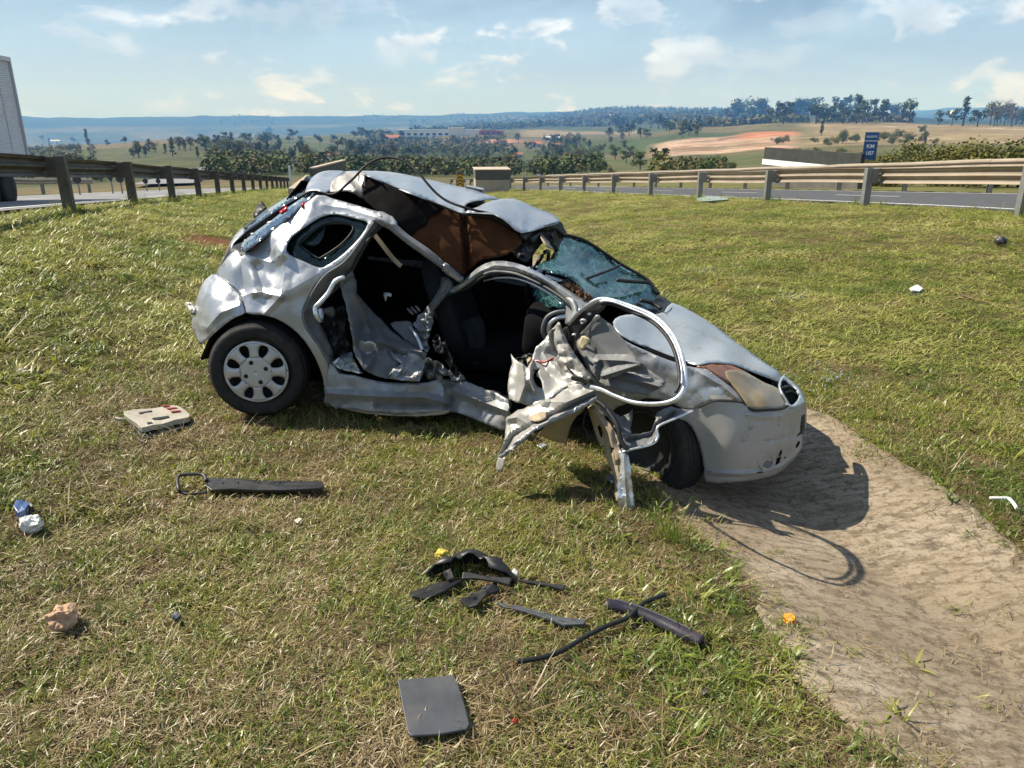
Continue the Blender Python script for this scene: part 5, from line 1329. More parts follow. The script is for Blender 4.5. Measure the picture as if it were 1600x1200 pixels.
# ---- windscreen
WSc = [(545, 145, .95), (700, 190, 1.02), (850, 280, 1.06), (1000, 385, 1.10), (1245, 530, 1.12), (1330, 640, 1.10), (1430, 715, 1.05), (1350, 805, .80), (1000, 700, .48), (780, 700, .24), (640, 520, .22), (340, 415, .32), (460, 290, .62), (700, 420, .62), (1000, 560, .80)]
panel('windscreen', C2, [(545, 145), (600, 148), (700, 190), (850, 280), (1000, 385), (1150, 468), (1245, 530), (1330, 640), (1425, 712), (1435, 750), (1350, 800), (1250, 785), (1130, 750), (1000, 715), (900, 690), (800, 700), (765, 712), (690, 610), (640, 530), (540, 480), (440, 455), (330, 418), (305, 405), (380, 360), (450, 345), (480, 300), (505, 230)],
      WSc, mcrack, CAR, (), 4, .005, rough=.02, rscale=22, bump=[(700, 430, 24, .05), (1000, 500, 30, .03)])
panel('dashboard_top', C2, [(430, 330), (540, 240), (700, 330), (900, 430), (1150, 600), (1300, 720), (1200, 760), (1000, 690), (850, 650), (700, 560), (600, 480)], [(430, 330, .72), (540, 240, 1.0), (900, 430, 1.15), (1300, 720, 1.15), (1000, 690, .75), (700, 560, .5)], mplast, CAR, (), 6, .02, dl=.10, rough=.03, rscale=20)
panel('cowl', C2, [(1330, 640), (1425, 700), (1445, 730), (1430, 775), (1350, 810), (1280, 780), (1230, 720), (1190, 690), (1280, 700), (1300, 680)], [(1330, 640, 1.07), (1425, 700, 1.03), (1430, 775, .88), (1350, 810, .76), (1230, 720, .85)], mplast, CAR, (), 4, .02, dl=-.012, rough=.012, rscale=10)
ptube('wiper', C2, [(690, 525, .44), (780, 490, .55), (900, 445, .74), (1005, 398, .94)], .008, mrubber, CAR)
ptube('wiper', C2, [(985, 522, .68), (1080, 530, .80), (1170, 537, .92), (1245, 541, .99)], .011, mrubber, CAR)
ptube('wiper', C2, [(1180, 690, .72), (1270, 710, .80), (1350, 760, .78)], .012, mrubber, CAR)
ptube('windscreen_gasket', C2, [(545, 143, .94), (700, 186, 1.01), (850, 276, 1.05), (1000, 380, 1.09), (1150, 464, 1.11), (1245, 526, 1.11), (1332, 638, 1.08)], .010, mrubber, CAR)
m = MB(); rg_ = np.random.default_rng(3)
for i in range(90):   # dead leaves and splinters caught at the pillar foot
    t = rg_.uniform(); x = 560 + 200 * t + rg_.normal(0, 14); y = 540 + 150 * t + rg_.normal(0, 14); p = CX(*C2(x, y), .20 - .1 * t + rg_.uniform(-.02, .02))
    d = rg_.normal(size=3) * .012; e = rg_.normal(size=3) * .006
    m.add([p - d, p + e, p + d, p - e], [(0, 1, 2, 3)])
m.build('leaf_litter', simple('dry_leaf_litter', (.16, .085, .045), .95, 0, .5, 30), CAR)['kind'] = 'stuff'
# ---- hood, wing, lamp, bumper
panel('hood', PX, [(958, 503), (968, 494), (990, 491), (1018, 492), (1038, 487), (1050, 473), (1085, 489), (1120, 511), (1150, 534), (1175, 552), (1198, 568), (1215, 579), (1224, 592), (1218, 596), (1208, 593), (1196, 588), (1180, 582), (1160, 574), (1140, 568), (1110, 566), (1090, 570), (1072, 565), (1040, 553), (1010, 542), (980, 529), (964, 516)],
      [(958, 503, .16), (990, 491, .42), (1038, 487, .80), (1050, 473, 1.0), (1085, 489, 1.05), (1120, 511, 1.08), (1175, 552, 1.02), (1215, 579, .85), (1218, 596, .72), (1180, 582, .48), (1140, 568, .28), (1110, 566, .16), (1072, 565, .12), (1010, 542, .12), (1080, 525, .55)],
      mhood, CAR, (), 4, .006, bump=[(1100, 540, 20, .03), (1130, 550, 14, -.02)], crease=[([(1020, 505), (1090, 540), (1150, 568)], 12, -.012)], rough=.006, rscale=26)
panel('hood_gap', PX, [(955, 503), (966, 514), (1010, 541), (1072, 564), (1092, 569), (1100, 578), (1076, 574), (1010, 552), (965, 528), (950, 510)], [(955, 503, .12), (1010, 541, .10), (1092, 569, .10), (1100, 578, .08), (1010, 552, .07), (950, 510, .1)], mdarkin, CAR, (), 4, .01, dl=.02)
panel('front_wing', PX, [(948, 508), (965, 526), (1010, 549), (1072, 572), (1098, 576), (1125, 594), (1150, 613), (1160, 628), (1140, 626), (1118, 625), (1092, 636), (1072, 642), (1050, 630), (1010, 622), (965, 636), (935, 655), (915, 610), (925, 550)],
      [(948, 508, .045), (1010, 549, .03), (1072, 572, .03), (1098, 576, .035), (1160, 628, .04), (1118, 625, .0), (1072, 642, -.01), (1010, 622, .0), (935, 655, .03), (915, 610, .03), (1000, 580, .015)], mpaint, CAR, (), 4, .006, crease=[([(1090, 580), (1130, 604), (1155, 626)], 7, -.012)], rough=.01, rscale=24)
panel('rusted_wing_tip', C5, [(588, 300), (600, 175), (680, 225), (760, 285), (850, 360), (902, 438), (840, 432), (700, 428), (640, 420)], [(588, 300, .03), (600, 175, .05), (902, 438, .03), (700, 428, .0)], mtip, CAR, (), 4, .006, dl=-.006, rough=.002, rscale=20, crease=[([(600, 220), (740, 310), (880, 430)], 6, -.014)])
panel('headlight', C5, [(770, 200), (860, 190), (960, 225), (1080, 292), (1185, 335), (1230, 420), (1250, 468), (1200, 488), (1100, 496), (990, 498), (935, 462), (905, 400), (850, 330), (790, 270)],
      [(770, 200, .16), (960, 225, .28), (1080, 292, .34), (1185, 335, .36), (1250, 468, .26), (1100, 496, .10), (990, 498, .05), (905, 400, .06), (790, 270, .10), (1050, 400, .15)], mlens, CAR, (), 4, .012, bump=[(1080, 400, 14, -.012)])
panel('indicator_lens', C5, [(545, 158), (640, 140), (760, 142), (860, 172), (960, 222), (930, 250), (860, 262), (800, 290), (740, 262), (680, 220), (620, 180)], [(545, 158, .08), (760, 142, .24), (960, 222, .29), (800, 290, .09), (680, 220, .07)], mamber, CAR, (), 4, .01, dl=-.003, rough=.006, rscale=14)
ptube('lamp_seal', C5, [(600, 172, .05), (700, 240, .055), (790, 310, .055), (860, 385, .05), (925, 462, .045), (985, 502, .045), (1100, 500, .095), (1200, 494, .18), (1252, 472, .25)], .007, mrubber, CAR)
panel('front_bumper', C5, [(400, 566), (500, 512), (560, 480), (640, 442), (700, 428), (800, 432), (900, 442), (932, 468), (990, 504), (1100, 502), (1200, 495), (1252, 475), (1290, 480), (1340, 466), (1388, 430), (1400, 470), (1402, 540), (1398, 640), (1370, 690), (1368, 790), (1335, 850), (1290, 905), (1230, 962), (1150, 1012), (1000, 1050), (800, 1070), (612, 1066), (602, 960), (560, 760), (500, 632), (450, 588)],
      [(400, 566, -.02), (560, 480, .0), (700, 428, .0), (900, 442, .03), (990, 504, .05), (1100, 502, .10), (1252, 475, .24), (1388, 430, .50), (1402, 540, .55), (1370, 690, .50), (1368, 790, .48), (1290, 905, .32), (1150, 1012, .15), (1000, 1050, .06), (800, 1070, .0), (612, 1066, .01), (560, 760, .0), (500, 632, -.01), (800, 760, -.02), (1000, 760, .035), (1150, 760, .12), (1260, 760, .24)],
      mbump_, CAR, (), 4, .008, crease=[([(640, 992), (900, 1004), (1060, 990), (1200, 945), (1300, 870), (1365, 780)], 5, -.02), ([(940, 540), (1060, 560), (1200, 550), (1300, 520), (1390, 470)], 6, -.014), ([(1080, 745), (1200, 730), (1330, 690)], 3, .012)], bump=[(1085, 905, 13, .02)], rough=.0012, rscale=60)
panel('nose_band', C5, [(1192, 322), (1196, 270), (1216, 232), (1240, 242), (1300, 288), (1352, 336), (1386, 400), (1393, 440), (1340, 472), (1290, 484), (1252, 474), (1232, 420)], [(1192, 322, .37), (1216, 232, .66), (1300, 288, .66), (1386, 400, .55), (1393, 440, .50), (1290, 484, .29), (1232, 420, .30)], mhood, CAR,
      [[(1200, 322), (1222, 262), (1262, 285), (1312, 325), (1345, 380), (1332, 425), (1284, 466), (1250, 420)]], 3, .01)
panel('grille', C5, [(1196, 322), (1220, 258), (1262, 281), (1314, 322), (1350, 380), (1336, 430), (1284, 472), (1246, 420)], [(1196, 322, .40), (1262, 281, .62), (1350, 380, .56), (1284, 472, .32)], mdarkin, CAR, (), 4, .01, dl=.04)
for y0, g_ in ((0, 0), (40, .0), (80, .0)):
    ptube('grille_bar', C5, [(1215 + y0 * .3, 330 + y0, .40), (1262 + y0 * .3, 318 + y0, .50), (1318, 350 + y0 * .7, .54)], .006, mplast, CAR)
ptube('fog_lamp_rim', C5, [(1085 + 58 * math.cos(k * math.pi / 6), 905 + 62 * math.sin(k * math.pi / 6), .06 + .075 * (math.cos(k * math.pi / 6) * .5 + .5)) for k in range(12)], .010, mbump_, CAR, 8, 4, closed=True)
panel('fog_lamp', C5, [(1085 + 50 * math.cos(k * math.pi / 5), 905 + 54 * math.sin(k * math.pi / 5)) for k in range(10)], [(1035, 905, .075), (1135, 905, .13), (1085, 855, .10), (1085, 960, .09)], mgrey, CAR, (), 3, .006)
for pts in ([(1203, 742), (1218, 738), (1222, 785), (1203, 790)], [(1203, 812), (1224, 806), (1204, 850), (1192, 870)], [(1175, 880), (1205, 868), (1190, 915), (1160, 935)], [(1300, 800), (1345, 745), (1350, 765), (1312, 822)], [(1240, 800), (1285, 782), (1285, 800), (1240, 815)], [(1232, 868), (1275, 850), (1270, 868), (1228, 884)]):
    panel('intake_slot', C5, pts, [(x, y, .16 + max(0, x - 1190) * .0017) for x, y in pts], mdarkin, CAR, (), 3, .004, dl=-.012, smooth=1)
panel('number_plate', C5, [(1362, 515), (1386, 500), (1391, 560), (1390, 640), (1374, 690), (1362, 690), (1320, 715), (1316, 705), (1360, 672)], [(1362, 515, .49), (1386, 500, .54), (1390, 640, .53), (1362, 690, .48), (1318, 710, .40)], mplast, CAR, (), 3, .008, dl=-.018)
ptube('bumper_seam', C5, [(555, 484, -.006), (640, 444, -.006), (700, 431, -.006), (800, 435, .006), (900, 444, .022), (930, 466, .03)], .0035, mrubber, CAR, 6)
ptube('bumper_seam', C5, [(640, 988, -.012), (760, 996, -.012), (900, 1002, .012), (1060, 988, .05)], .0035, mplast, CAR, 6)
for x, y, w_, h_ in ((795, 590, 34, 50), (560, 590, 50, 8), (620, 690, 8, 40), (1000, 640, 40, 6), (690, 520, 30, 7), (920, 1000, 40, 5), (1180, 620, 30, 5)):
    panel('scuff_mark', C5, [(x - w_ / 2, y), (x - w_ / 4, y - h_ / 2), (x + w_ / 5, y - h_ / 3), (x + w_ / 2, y + h_ / 8), (x + w_ / 6, y + h_ / 2), (x - w_ / 6, y + h_ / 5)], [(x - 10, y, .003 + max(0, x - 900) * .00042), (x + 10, y, .003 + max(0, x - 900) * .00042), (x, y + 10, .003 + max(0, x - 900) * .00042)], mtip, CAR, (), 2.5, .002, dl=-.006, smooth=1, jag=1.0)
# ---- wheels
def wheel(name, centre, axis, rad, wid, cap=True):
    """axis points outwards from the car"""
    z = Vector(axis).normalized(); M = Matrix.Translation(centre) @ z.to_track_quat('Z', 'Y').to_matrix().to_4x4()
    r = bpy.data.objects.new(name, None); link(r, CAR)
    h = wid / 2; rr = rad * .66
    pr = [(rr, -h * .8), (rr + .02, -h), (rad * .9, -h * 1.02), (rad * .975, -h * .82)]
    for k in range(5):   # tread ribs
        a = -h * .78 + k * h * .325; pr += [(rad, a), (rad, a + h * .22), (rad - .008, a + h * .23), (rad - .008, a + h * .31)]
    pr += [(rad * .975, h * .84), (rad * .93, h * .98), (rad * .86, h * 1.04), (rad * .80, h * 1.03), (rr + .02, h * .98), (rr, h * .8), (rr - .01, -h * .5)]
    t = MB().lathe(pr, M, 56).build('tyre', mtyre_c, r, True)
    MB().lathe([(rr, h * .82), (rr - .012, h * .9), (rr - .02, h * .6), (rr * .5, h * .15), (0, h * .1)], M, 40).build('rim', mholed if cap else mplast, r, True)
    if cap:
        c = MB(); R0, R1 = rr * .99, rr * .30; n = 8
        def P(rad_, ang, hh): return M @ Vector((rad_ * math.cos(ang), rad_ * math.sin(ang), hh))
        def dome(q): return h * (1.0 + .10 * (1 - (q / R0) ** 2))
        # outer ring, eight flared spokes with oval slots between, hub disc
        def grid(a0, a1, r0f, r1f, na, nr):
            vs = []; fs = []
            for i in range(na + 1):
                f = i / na; a = a0 + (a1 - a0) * f
                for j in range(nr + 1):
                    q = r0f(f) + (r1f(f) - r0f(f)) * j / nr; vs.append(P(q, a, dome(q)))
            for i in range(na):
                for j in range(nr): fs.append((i * (nr + 1) + j, (i + 1) * (nr + 1) + j, (i + 1) * (nr + 1) + j + 1, i * (nr + 1) + j + 1))
            c.add(vs, fs)
        slot = 2 * math.pi / n
        grid(0, 2 * math.pi, lambda f: R0 * .92, lambda f: R0, 64, 2)
        for k in range(n):
            a = k * slot
            # spoke
            vs = []; fs = []; J = 8
            for j in range(J + 1):
                q = R0 * .50 + (R0 * .93 - R0 * .50) * j / J; wd = slot * (.37 - .11 * math.sin(math.pi * j / J)) * (1 - .12 * j / J) if j < J else slot * .40
                for s_ in (-1, -.5, 0, .5, 1): vs.append(P(q, a + s_ * wd, dome(q) + .006 * (1 - s_ * s_)))
            for j in range(J):
                for s_ in range(4): fs.append((j * 5 + s_, j * 5 + s_ + 1, (j + 1) * 5 + s_ + 1, (j + 1) * 5 + s_))
            c.add(vs, fs)
        grid(0, 2 * math.pi, lambda f: .0, lambda f: R0 * .52, 64, 5)
        cp = c.build('hubcap', mhub, r, True); so = cp.modifiers.new('t', 'SOLIDIFY'); so.thickness = .006
        for k in range(4):
            a = k * math.pi / 2 + .35
            MB().lathe([(0, .004), (.013, .004), (.015, -.004), (.0, -.005)], Matrix.Translation(P(R0 * .34, a, dome(R0 * .34) + .003)) @ z.to_track_quat('Z', 'Y').to_matrix().to_4x4(), 14).build('lug_hole', mholed, cp)
        MB().lathe([(0, .006), (.03, .005), (.034, 0)], Matrix.Translation(P(0, 0, dome(0))) @ z.to_track_quat('Z', 'Y').to_matrix().to_4x4(), 20).build('hub_badge', mhub, cp, True)
    return r
nrear = np.array([.0, 1.0]); wc = CX(407, 574, .055)
wheel('rear_wheel', Vector(wc), Vector((.06, -1, .02)), .276, .18)
fc = CX(1020, 692, .12); dw = Vector((.66, -.75, 0)).normalized()
wheel('front_wheel', Vector(fc), Vector((-.75, -.66, .04)), .285, .18, False)
for a, nm in ((0.02, 'rear_wheel'), (2.45, 'front_wheel')):
    wheel(nm, CF(a, 1.38, gz(*CF(a, 1.38, 0)[:2]) + .27), Vector((ND[0], ND[1], 0)), .285, .18, False)
# ---- wheel houses, floor, far side, cabin
def slab(name, pts, mt, thick=.02, parent=None):
    m = MB(); m.add(pts, [tuple(range(len(pts)))]); o = m.build(name, mt, parent or CAR); s_ = o.modifiers.new('t', 'SOLIDIFY'); s_.thickness = thick; return o
slab('floor', [CF(-.15, .30, .25), CF(.3, .16, .17), CF(1.0, .24, .10), CF(1.75, .16, .12), CF(2.9, .2, .10), CF(2.9, 1.25, .12), CF(1.75, 1.4, .14), CF(.3, 1.4, .16), CF(-.3, 1.3, .25)], mdarkin)
def farside(name, pts, mt):
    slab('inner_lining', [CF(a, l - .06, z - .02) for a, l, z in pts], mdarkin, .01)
    return slab(name, [CF(*p) for p in pts], mt, .03)
farside('far_side_panel', [(-.5, 1.38, .30), (-.3, 1.42, .25), (.5, 1.42, .12), (1.9, 1.40, .10), (2.2, 1.38, .25), (2.7, 1.30, .2), (2.80, 1.2, .15), (2.76, 1.18, .32), (2.3, 1.28, .50), (1.75, 1.36, .66), (1.3, 1.40, .70), (.9, 1.42, .84), (.2, 1.40, .86), (-.35, 1.36, .78), (-.55, 1.32, .55)], mpaint)
farside('far_rear_pillar', [(-.32, 1.36, .78), (.2, 1.38, .86), (.35, 1.30, 1.22), (.15, 1.28, 1.26)], mpaint)
farside('far_centre_pillar', [(.86, 1.41, .84), (.98, 1.41, .83), (.98, 1.30, 1.20), (.86, 1.30, 1.22)], mpaint)
farside('far_tail_panel', [(-.50, 1.32, .55), (-.50, .9, .55), (-.36, .4, .5), (-.34, .4, .28), (-.48, .9, .26), (-.48, 1.3, .28)], mpaint)
farside('far_tailgate', [(-.02, .88, 1.30), (.02, 1.34, 1.26), (-.42, 1.36, .76), (-.42, .72, .78)], mhglass)  # this and the roof edge close the far half, keeping sun out of the cabin
farside('far_roof_edge', [(.0, 1.0, 1.28), (.4, 1.15, 1.27), (.8, 1.2, 1.18), (1.1, 1.2, 1.11), (1.5, 1.05, 1.0), (1.5, 1.34, .92), (1.1, 1.38, 1.04), (.8, 1.38, 1.12), (.4, 1.38, 1.20), (.02, 1.34, 1.24)], mpaint)
farside('far_window_blackout', [(.2, 1.40, .84), (.9, 1.42, .82), (1.3, 1.40, .69), (1.32, 1.36, 1.0), (.9, 1.37, 1.12), (.3, 1.37, 1.22), (-.05, 1.35, 1.2), (-.3, 1.36, .78)], mdarkin)  # opaque black slab, added to keep daylight out of the cabin
farside('front_panel', [(2.80, 1.2, .12), (2.96, .95, .1), (3.0, .62, .1), (2.98, .62, .30), (2.92, .95, .30), (2.76, 1.18, .32)], mbump_)
slab('inner_wing', [CF(1.85, .12, .2), CF(2.05, .14, .15), CF(2.15, .2, .5), CF(2.6, .2, .45), CF(2.72, .2, .1), CF(2.72, .24, .45), CF(2.3, .2, .55), CF(1.85, .18, .62)], mdarkin)
slab('firewall', [CF(1.82, .14, .12), CF(1.82, 1.36, .12), CF(1.86, 1.3, .6), CF(1.86, .2, .66)], mdarkin)
slab('rear_inner_panel', [CF(-.4, .25, .25), CF(-.4, 1.34, .25), CF(-.1, 1.3, .85), CF(-.1, .3, .85)], mdarkin)
def arch_liner(a0, z0, rad, l0, l1, span=1.0):
    m = MB(); vs = []; fs = []; n = 16
    for i in range(n + 1):
        t = span * math.pi * i / n
        for l in (l0, l1): vs.append(CF(a0 + rad * math.cos(t), l, z0 + rad * math.sin(t)))
    for i in range(n): fs.append((2 * i, 2 * i + 1, 2 * i + 3, 2 * i + 2))
    b_ = len(vs); vs += [CF(a0 + rad * math.cos(span * math.pi * i / n), l1, z0 + rad * math.sin(span * math.pi * i / n)) for i in range(n + 1)]; fs.append(tuple(range(b_, b_ + n + 1)))
    m.add(vs, fs).build('wheel_arch_liner', mdarkin, CAR)
arch_liner(.08, .27, .31, .05, .34, .72); arch_liner(2.42, .12, .36, .06, .45)
def cushion(name, c, d, rx, mt, parent):
    """soft block: centre in car frame, size along/in/up, lean"""
    bm = bmesh.new(); bmesh.ops.create_cube(bm, size=1.0)
    bmesh.ops.subdivide_edges(bm, edges=bm.edges[:], cuts=4, use_grid_fill=True)
    for v in bm.verts:
        p = v.co; k = [abs(x) * 2 for x in p]; r = (k[0] ** 6 + k[1] ** 6 + k[2] ** 6) ** (1 / 6) or 1; q = p / r * max(k)
        q = Vector((q.x * d[0], q.y * d[1], q.z * d[2])); q.x += .012 * math.sin(q.y * 22)
        q = Matrix.Rotation(rx, 3, 'Y') @ q
        v.co = CF(c[0] + q.x, c[1] + q.y, c[2] + q.z)
    me = bpy.data.meshes.new(name); bm.to_mesh(me); bm.free(); me.materials.append(mt); me.polygons.foreach_set('use_smooth', [True] * len(me.polygons))
    return link(bpy.data.objects.new(name, me), parent)
def grp(name):
    r = bpy.data.objects.new(name, None); link(r, CAR); return r
for l in (.66, 1.12):
    s = grp('front_seat')
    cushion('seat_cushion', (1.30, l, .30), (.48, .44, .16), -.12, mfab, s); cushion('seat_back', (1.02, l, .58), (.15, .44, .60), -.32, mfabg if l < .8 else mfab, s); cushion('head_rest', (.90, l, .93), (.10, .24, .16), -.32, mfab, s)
s = grp('rear_seat')
cushion('seat_cushion', (.42, .78, .34), (.5, 1.0, .16), -.1, mfab, s); cushion('seat_back', (.12, .80, .66), (.16, 1.04, .56), -.3, mfab, s)
cushion('dashboard', (1.70, .78, .52), (.30, 1.1, .30), .1, mdarkin, CAR)
MB().tube([CF(1.42 + .06 * math.sin(t), 1.10 + .17 * math.cos(t), .68 + .17 * math.sin(t)) for t in np.linspace(0, 6.283, 29)[:-1]], .013, 8, closed=True).build('steering_wheel', mplast, CAR, True)
panel('seat_side_patch', C3, [(1085, 470), (1150, 430), (1240, 402), (1275, 500), (1270, 640), (1240, 720), (1190, 740), (1170, 640), (1150, 540)], [(1085, 470, .50), (1240, 402, .52), (1270, 640, .46), (1190, 740, .44)], mfabg, CAR, (), 6, .02, rough=.01, rscale=20)
for pts in ([(598, 245), (650, 250), (645, 275), (620, 265), (615, 300), (605, 295)], ):
    panel('torn_paper', C3, pts, [(*pts[0], .62), (*pts[1], .62), (*pts[3], .6), (*pts[4], .6)], mwhite, CAR, (), 3, .004)
for k in range(3):
    panel('striped_cloth', C3, [(748 + 28 * k, 350 - 8 * k), (760 + 28 * k, 345 - 8 * k), (800 + 22 * k, 385 - 10 * k), (790 + 22 * k, 392 - 10 * k)], [(748, 350, .55), (830, 340, .55), (800, 390, .5)], simple('pale_cloth', (.30, .27, .27), .95), CAR, (), 4, .006, smooth=1)
panel('airbag_scrap', C4, [(240, 205), (262, 193), (300, 205), (300, 235), (270, 242), (248, 228)], [(240, 205, .35), (300, 205, .33), (270, 242, .3)], simple('pale_blue_rag', (.28, .33, .42), .9), CAR, (), 3, .01, rough=.03, rscale=6)
panel('inner_windscreen_edge', C2, [(270, 600), (380, 600), (470, 640), (545, 700), (548, 770), (450, 740), (400, 765), (330, 720), (280, 650)], [(270, 600, .5), (470, 640, .35), (548, 770, .2), (330, 720, .45)], mcrack, CAR, (), 5, .004)
# ---- torn front door folded forward over the wing
DL = dict(parent=CAR)
fd = grp('front_door')
ptube('window_frame', C4, [(430, 158, .02), (470, 108, -.02), (520, 64, -.06), (575, 30, -.09), (640, 28, -.10), (760, 66, -.13), (868, 112, -.17), (948, 182, -.24), (1000, 270, -.34), (1030, 380, -.45), (1034, 470, -.53), (1008, 530, -.57), (950, 562, -.58), (860, 572, -.55), (760, 562, -.50), (670, 530, -.44), (600, 497, -.38), (545, 482, -.34)], .0105, mbright, fd, 10, 7, .75)
ptube('window_channel', C4, [(600, 52, -.085), (650, 50, -.09), (752, 90, -.12), (850, 135, -.17), (925, 200, -.24), (975, 285, -.34), (1002, 385, -.44), (1005, 465, -.51), (985, 512, -.54)], .008, mrubber, fd, 6)
ptube('window_channel', C4, [(590, 36, -.105), (650, 36, -.12), (760, 76, -.15), (862, 122, -.19), (938, 192, -.26), (988, 278, -.36), (1016, 384, -.47), (1018, 466, -.55)], .005, mbright, fd, 6)
panel('inner_door_sheet', C4, [(486, 206), (540, 155), (588, 112), (640, 150), (690, 205), (730, 260), (800, 352), (870, 410), (935, 455), (900, 490), (840, 520), (760, 520), (700, 500), (600, 470), (560, 440), (500, 330), (470, 270)],
      [(486, 206, -.02), (588, 112, -.06), (730, 260, -.11), (935, 455, -.20), (840, 520, -.20), (600, 470, -.17), (470, 270, -.05), (650, 330, -.11)], mgrey, fd, (), 4, .006,
      crease=[([(588, 340), (720, 345), (800, 360)], 9, -.03), ([(500, 220), (600, 340), (590, 470)], 10, .03), ([(700, 420), (900, 480)], 8, -.03)], rough=.003, rscale=40, facet=.006)
panel('sheet_edge_fold', C4, [(488, 205), (540, 152), (570, 112), (592, 120), (545, 170), (500, 208)], [(488, 205, -.04), (570, 112, -.09), (592, 120, -.08), (500, 208, -.04)], mbright, fd, (), 3, .006)
panel('door_crash_bar', C4, [(600, 400), (680, 370), (790, 360), (800, 375), (720, 410), (640, 440), (600, 440)], [(600, 400, -.15), (790, 360, -.17), (720, 410, -.18), (600, 440, -.17)], mgrey, fd, (), 3, .02, dl=-.025, crease=[([(605, 425), (700, 395), (795, 365)], 5, -.02)])
panel('door_sticker', C4, [(478, 265), (495, 218), (520, 222), (542, 240), (515, 270), (500, 292)], [(478, 265, -.035), (520, 222, -.05), (542, 240, -.05), (500, 292, -.05)], simple('cream_sticker', (.55, .48, .30), .7), fd, (), 3, .004, dl=-.02)
panel('mirror_mount', C4, [(432, 160), (470, 112), (520, 70), (575, 36), (612, 42), (600, 78), (560, 110), (520, 150), (490, 195), (470, 260), (480, 300), (455, 300), (440, 250), (405, 210), (400, 175)], [(432, 160, .0), (520, 70, -.05), (612, 42, -.09), (490, 195, -.03), (470, 280, -.03), (405, 210, .02)], mplast, fd, (), 4, .015, dl=.012)
for x, y, r_ in ((536, 102, 9), (504, 138, 14), (498, 150, 6), (455, 210, 8)):
    panel('mount_hole', C4, [(x + r_ * 1.3 * math.cos(k * .785), y + r_ * .8 * math.sin(k * .785)) for k in range(8)], [(x - 10, y, -.03), (x + 10, y, -.03), (x, y + 10, -.03)], mwhite if r_ != 14 else minner, fd, (), 3, .004, dl=-.02)
panel('torn_inner_skin', C4, [(374, 142), (395, 200), (425, 255), (455, 305), (500, 365), (545, 432), (535, 452), (500, 462), (440, 468), (390, 500), (330, 540), (270, 582), (205, 575), (150, 560), (118, 545), (112, 470), (118, 410), (136, 350), (128, 312), (150, 335), (185, 360), (215, 385), (240, 330), (260, 270), (300, 235), (330, 200), (352, 165)],
      [(374, 142, -.03), (425, 255, -.07), (545, 432, -.20), (440, 468, -.22), (270, 582, -.32), (118, 545, -.24), (136, 350, -.10), (215, 385, -.17), (260, 270, -.10), (330, 200, -.06), (340, 360, -.13), (180, 460, -.20)], minner, fd,
      [[(245, 395), (285, 380), (262, 410), (258, 425), (285, 440), (292, 495), (265, 480), (245, 440)]], 3.5, .005,
      crease=[([(375, 150), (400, 250), (440, 320), (540, 430)], 9, -.05), ([(345, 180), (360, 290), (410, 370)], 8, .04), ([(190, 370), (200, 470), (170, 555)], 9, -.05), ([(230, 360), (225, 440), (250, 500)], 7, -.05), ([(330, 300), (420, 400)], 10, .03)], rough=.004, rscale=40, facet=.045)
panel('folded_edge', C4, [(372, 145), (385, 150), (412, 225), (455, 300), (545, 430), (540, 445), (480, 430), (430, 385), (385, 350), (360, 345), (372, 300), (350, 250), (352, 200)], [(372, 145, -.06), (412, 225, -.09), (545, 430, -.23), (385, 350, -.15), (350, 250, -.08)], minner, fd, (), 3, .006, dl=-.012, rough=.01, rscale=14, facet=.03, crease=[([(375, 150), (395, 240), (450, 330), (535, 435)], 6, -.03)])
panel('black_rag', C4, [(440, 428), (480, 425), (545, 450), (548, 468), (500, 460), (448, 448)], [(440, 428, -.2), (545, 450, -.24), (448, 448, -.2)], mrubber, fd, (), 3, .01, dl=-.03)
panel('torn_scrap', C4, [(132, 308), (150, 330), (180, 325), (205, 310), (225, 345), (210, 380), (185, 365), (160, 350), (140, 340)], [(132, 308, -.06), (205, 310, -.1), (210, 380, -.14), (140, 340, -.08)], mplast, fd, (), 3, .006, rough=.05, rscale=7, facet=.03)
panel('torn_scrap', C4, [(205, 318), (245, 330), (268, 330), (262, 350), (235, 352), (222, 375), (212, 350)], [(205, 318, -.12), (268, 330, -.12), (222, 375, -.15)], mbeige, fd, (), 3, .004, dl=-.02, rough=.05, rscale=7)
panel('lower_flap', C4, [(104, 640), (150, 610), (250, 570), (330, 530), (400, 490), (455, 462), (520, 470), (565, 492), (576, 540), (520, 572), (430, 618), (330, 664), (240, 702), (190, 745), (150, 790), (95, 845), (85, 925), (52, 920), (52, 870), (65, 835), (90, 780), (98, 710)],
      [(104, 640, -.32), (330, 530, -.26), (455, 462, -.22), (576, 540, -.26), (430, 618, -.38), (240, 702, -.48), (95, 845, -.54), (68, 922, -.54), (98, 710, -.42), (250, 600, -.34)], minner, fd, (), 3.5, .006,
      crease=[([(90, 830), (140, 740), (250, 672), (430, 590), (570, 520)], 8, .05), ([(100, 650), (160, 640), (240, 690)], 9, -.04), ([(300, 560), (420, 560), (560, 500)], 9, -.03)], rough=.006, rscale=24, facet=.022)
panel('flap_lip', C4, [(60, 845), (150, 772), (240, 700), (330, 652), (430, 605), (520, 562), (578, 528), (580, 548), (520, 582), (430, 628), (330, 676), (245, 716), (160, 792), (80, 858)], [(60, 845, -.55), (240, 700, -.50), (430, 605, -.40), (578, 528, -.28), (430, 628, -.40), (245, 716, -.50), (80, 858, -.55)], mpaint_d, fd, (), 3, .006, dl=-.012, rough=.012, rscale=10)
panel('dirt_smear', C4, [(225, 632), (265, 618), (300, 610), (312, 640), (270, 660), (235, 655)], [(225, 632, -.36), (300, 610, -.34), (270, 660, -.4)], mbeige, fd, (), 3, .004, dl=-.03, rough=.01, rscale=6)
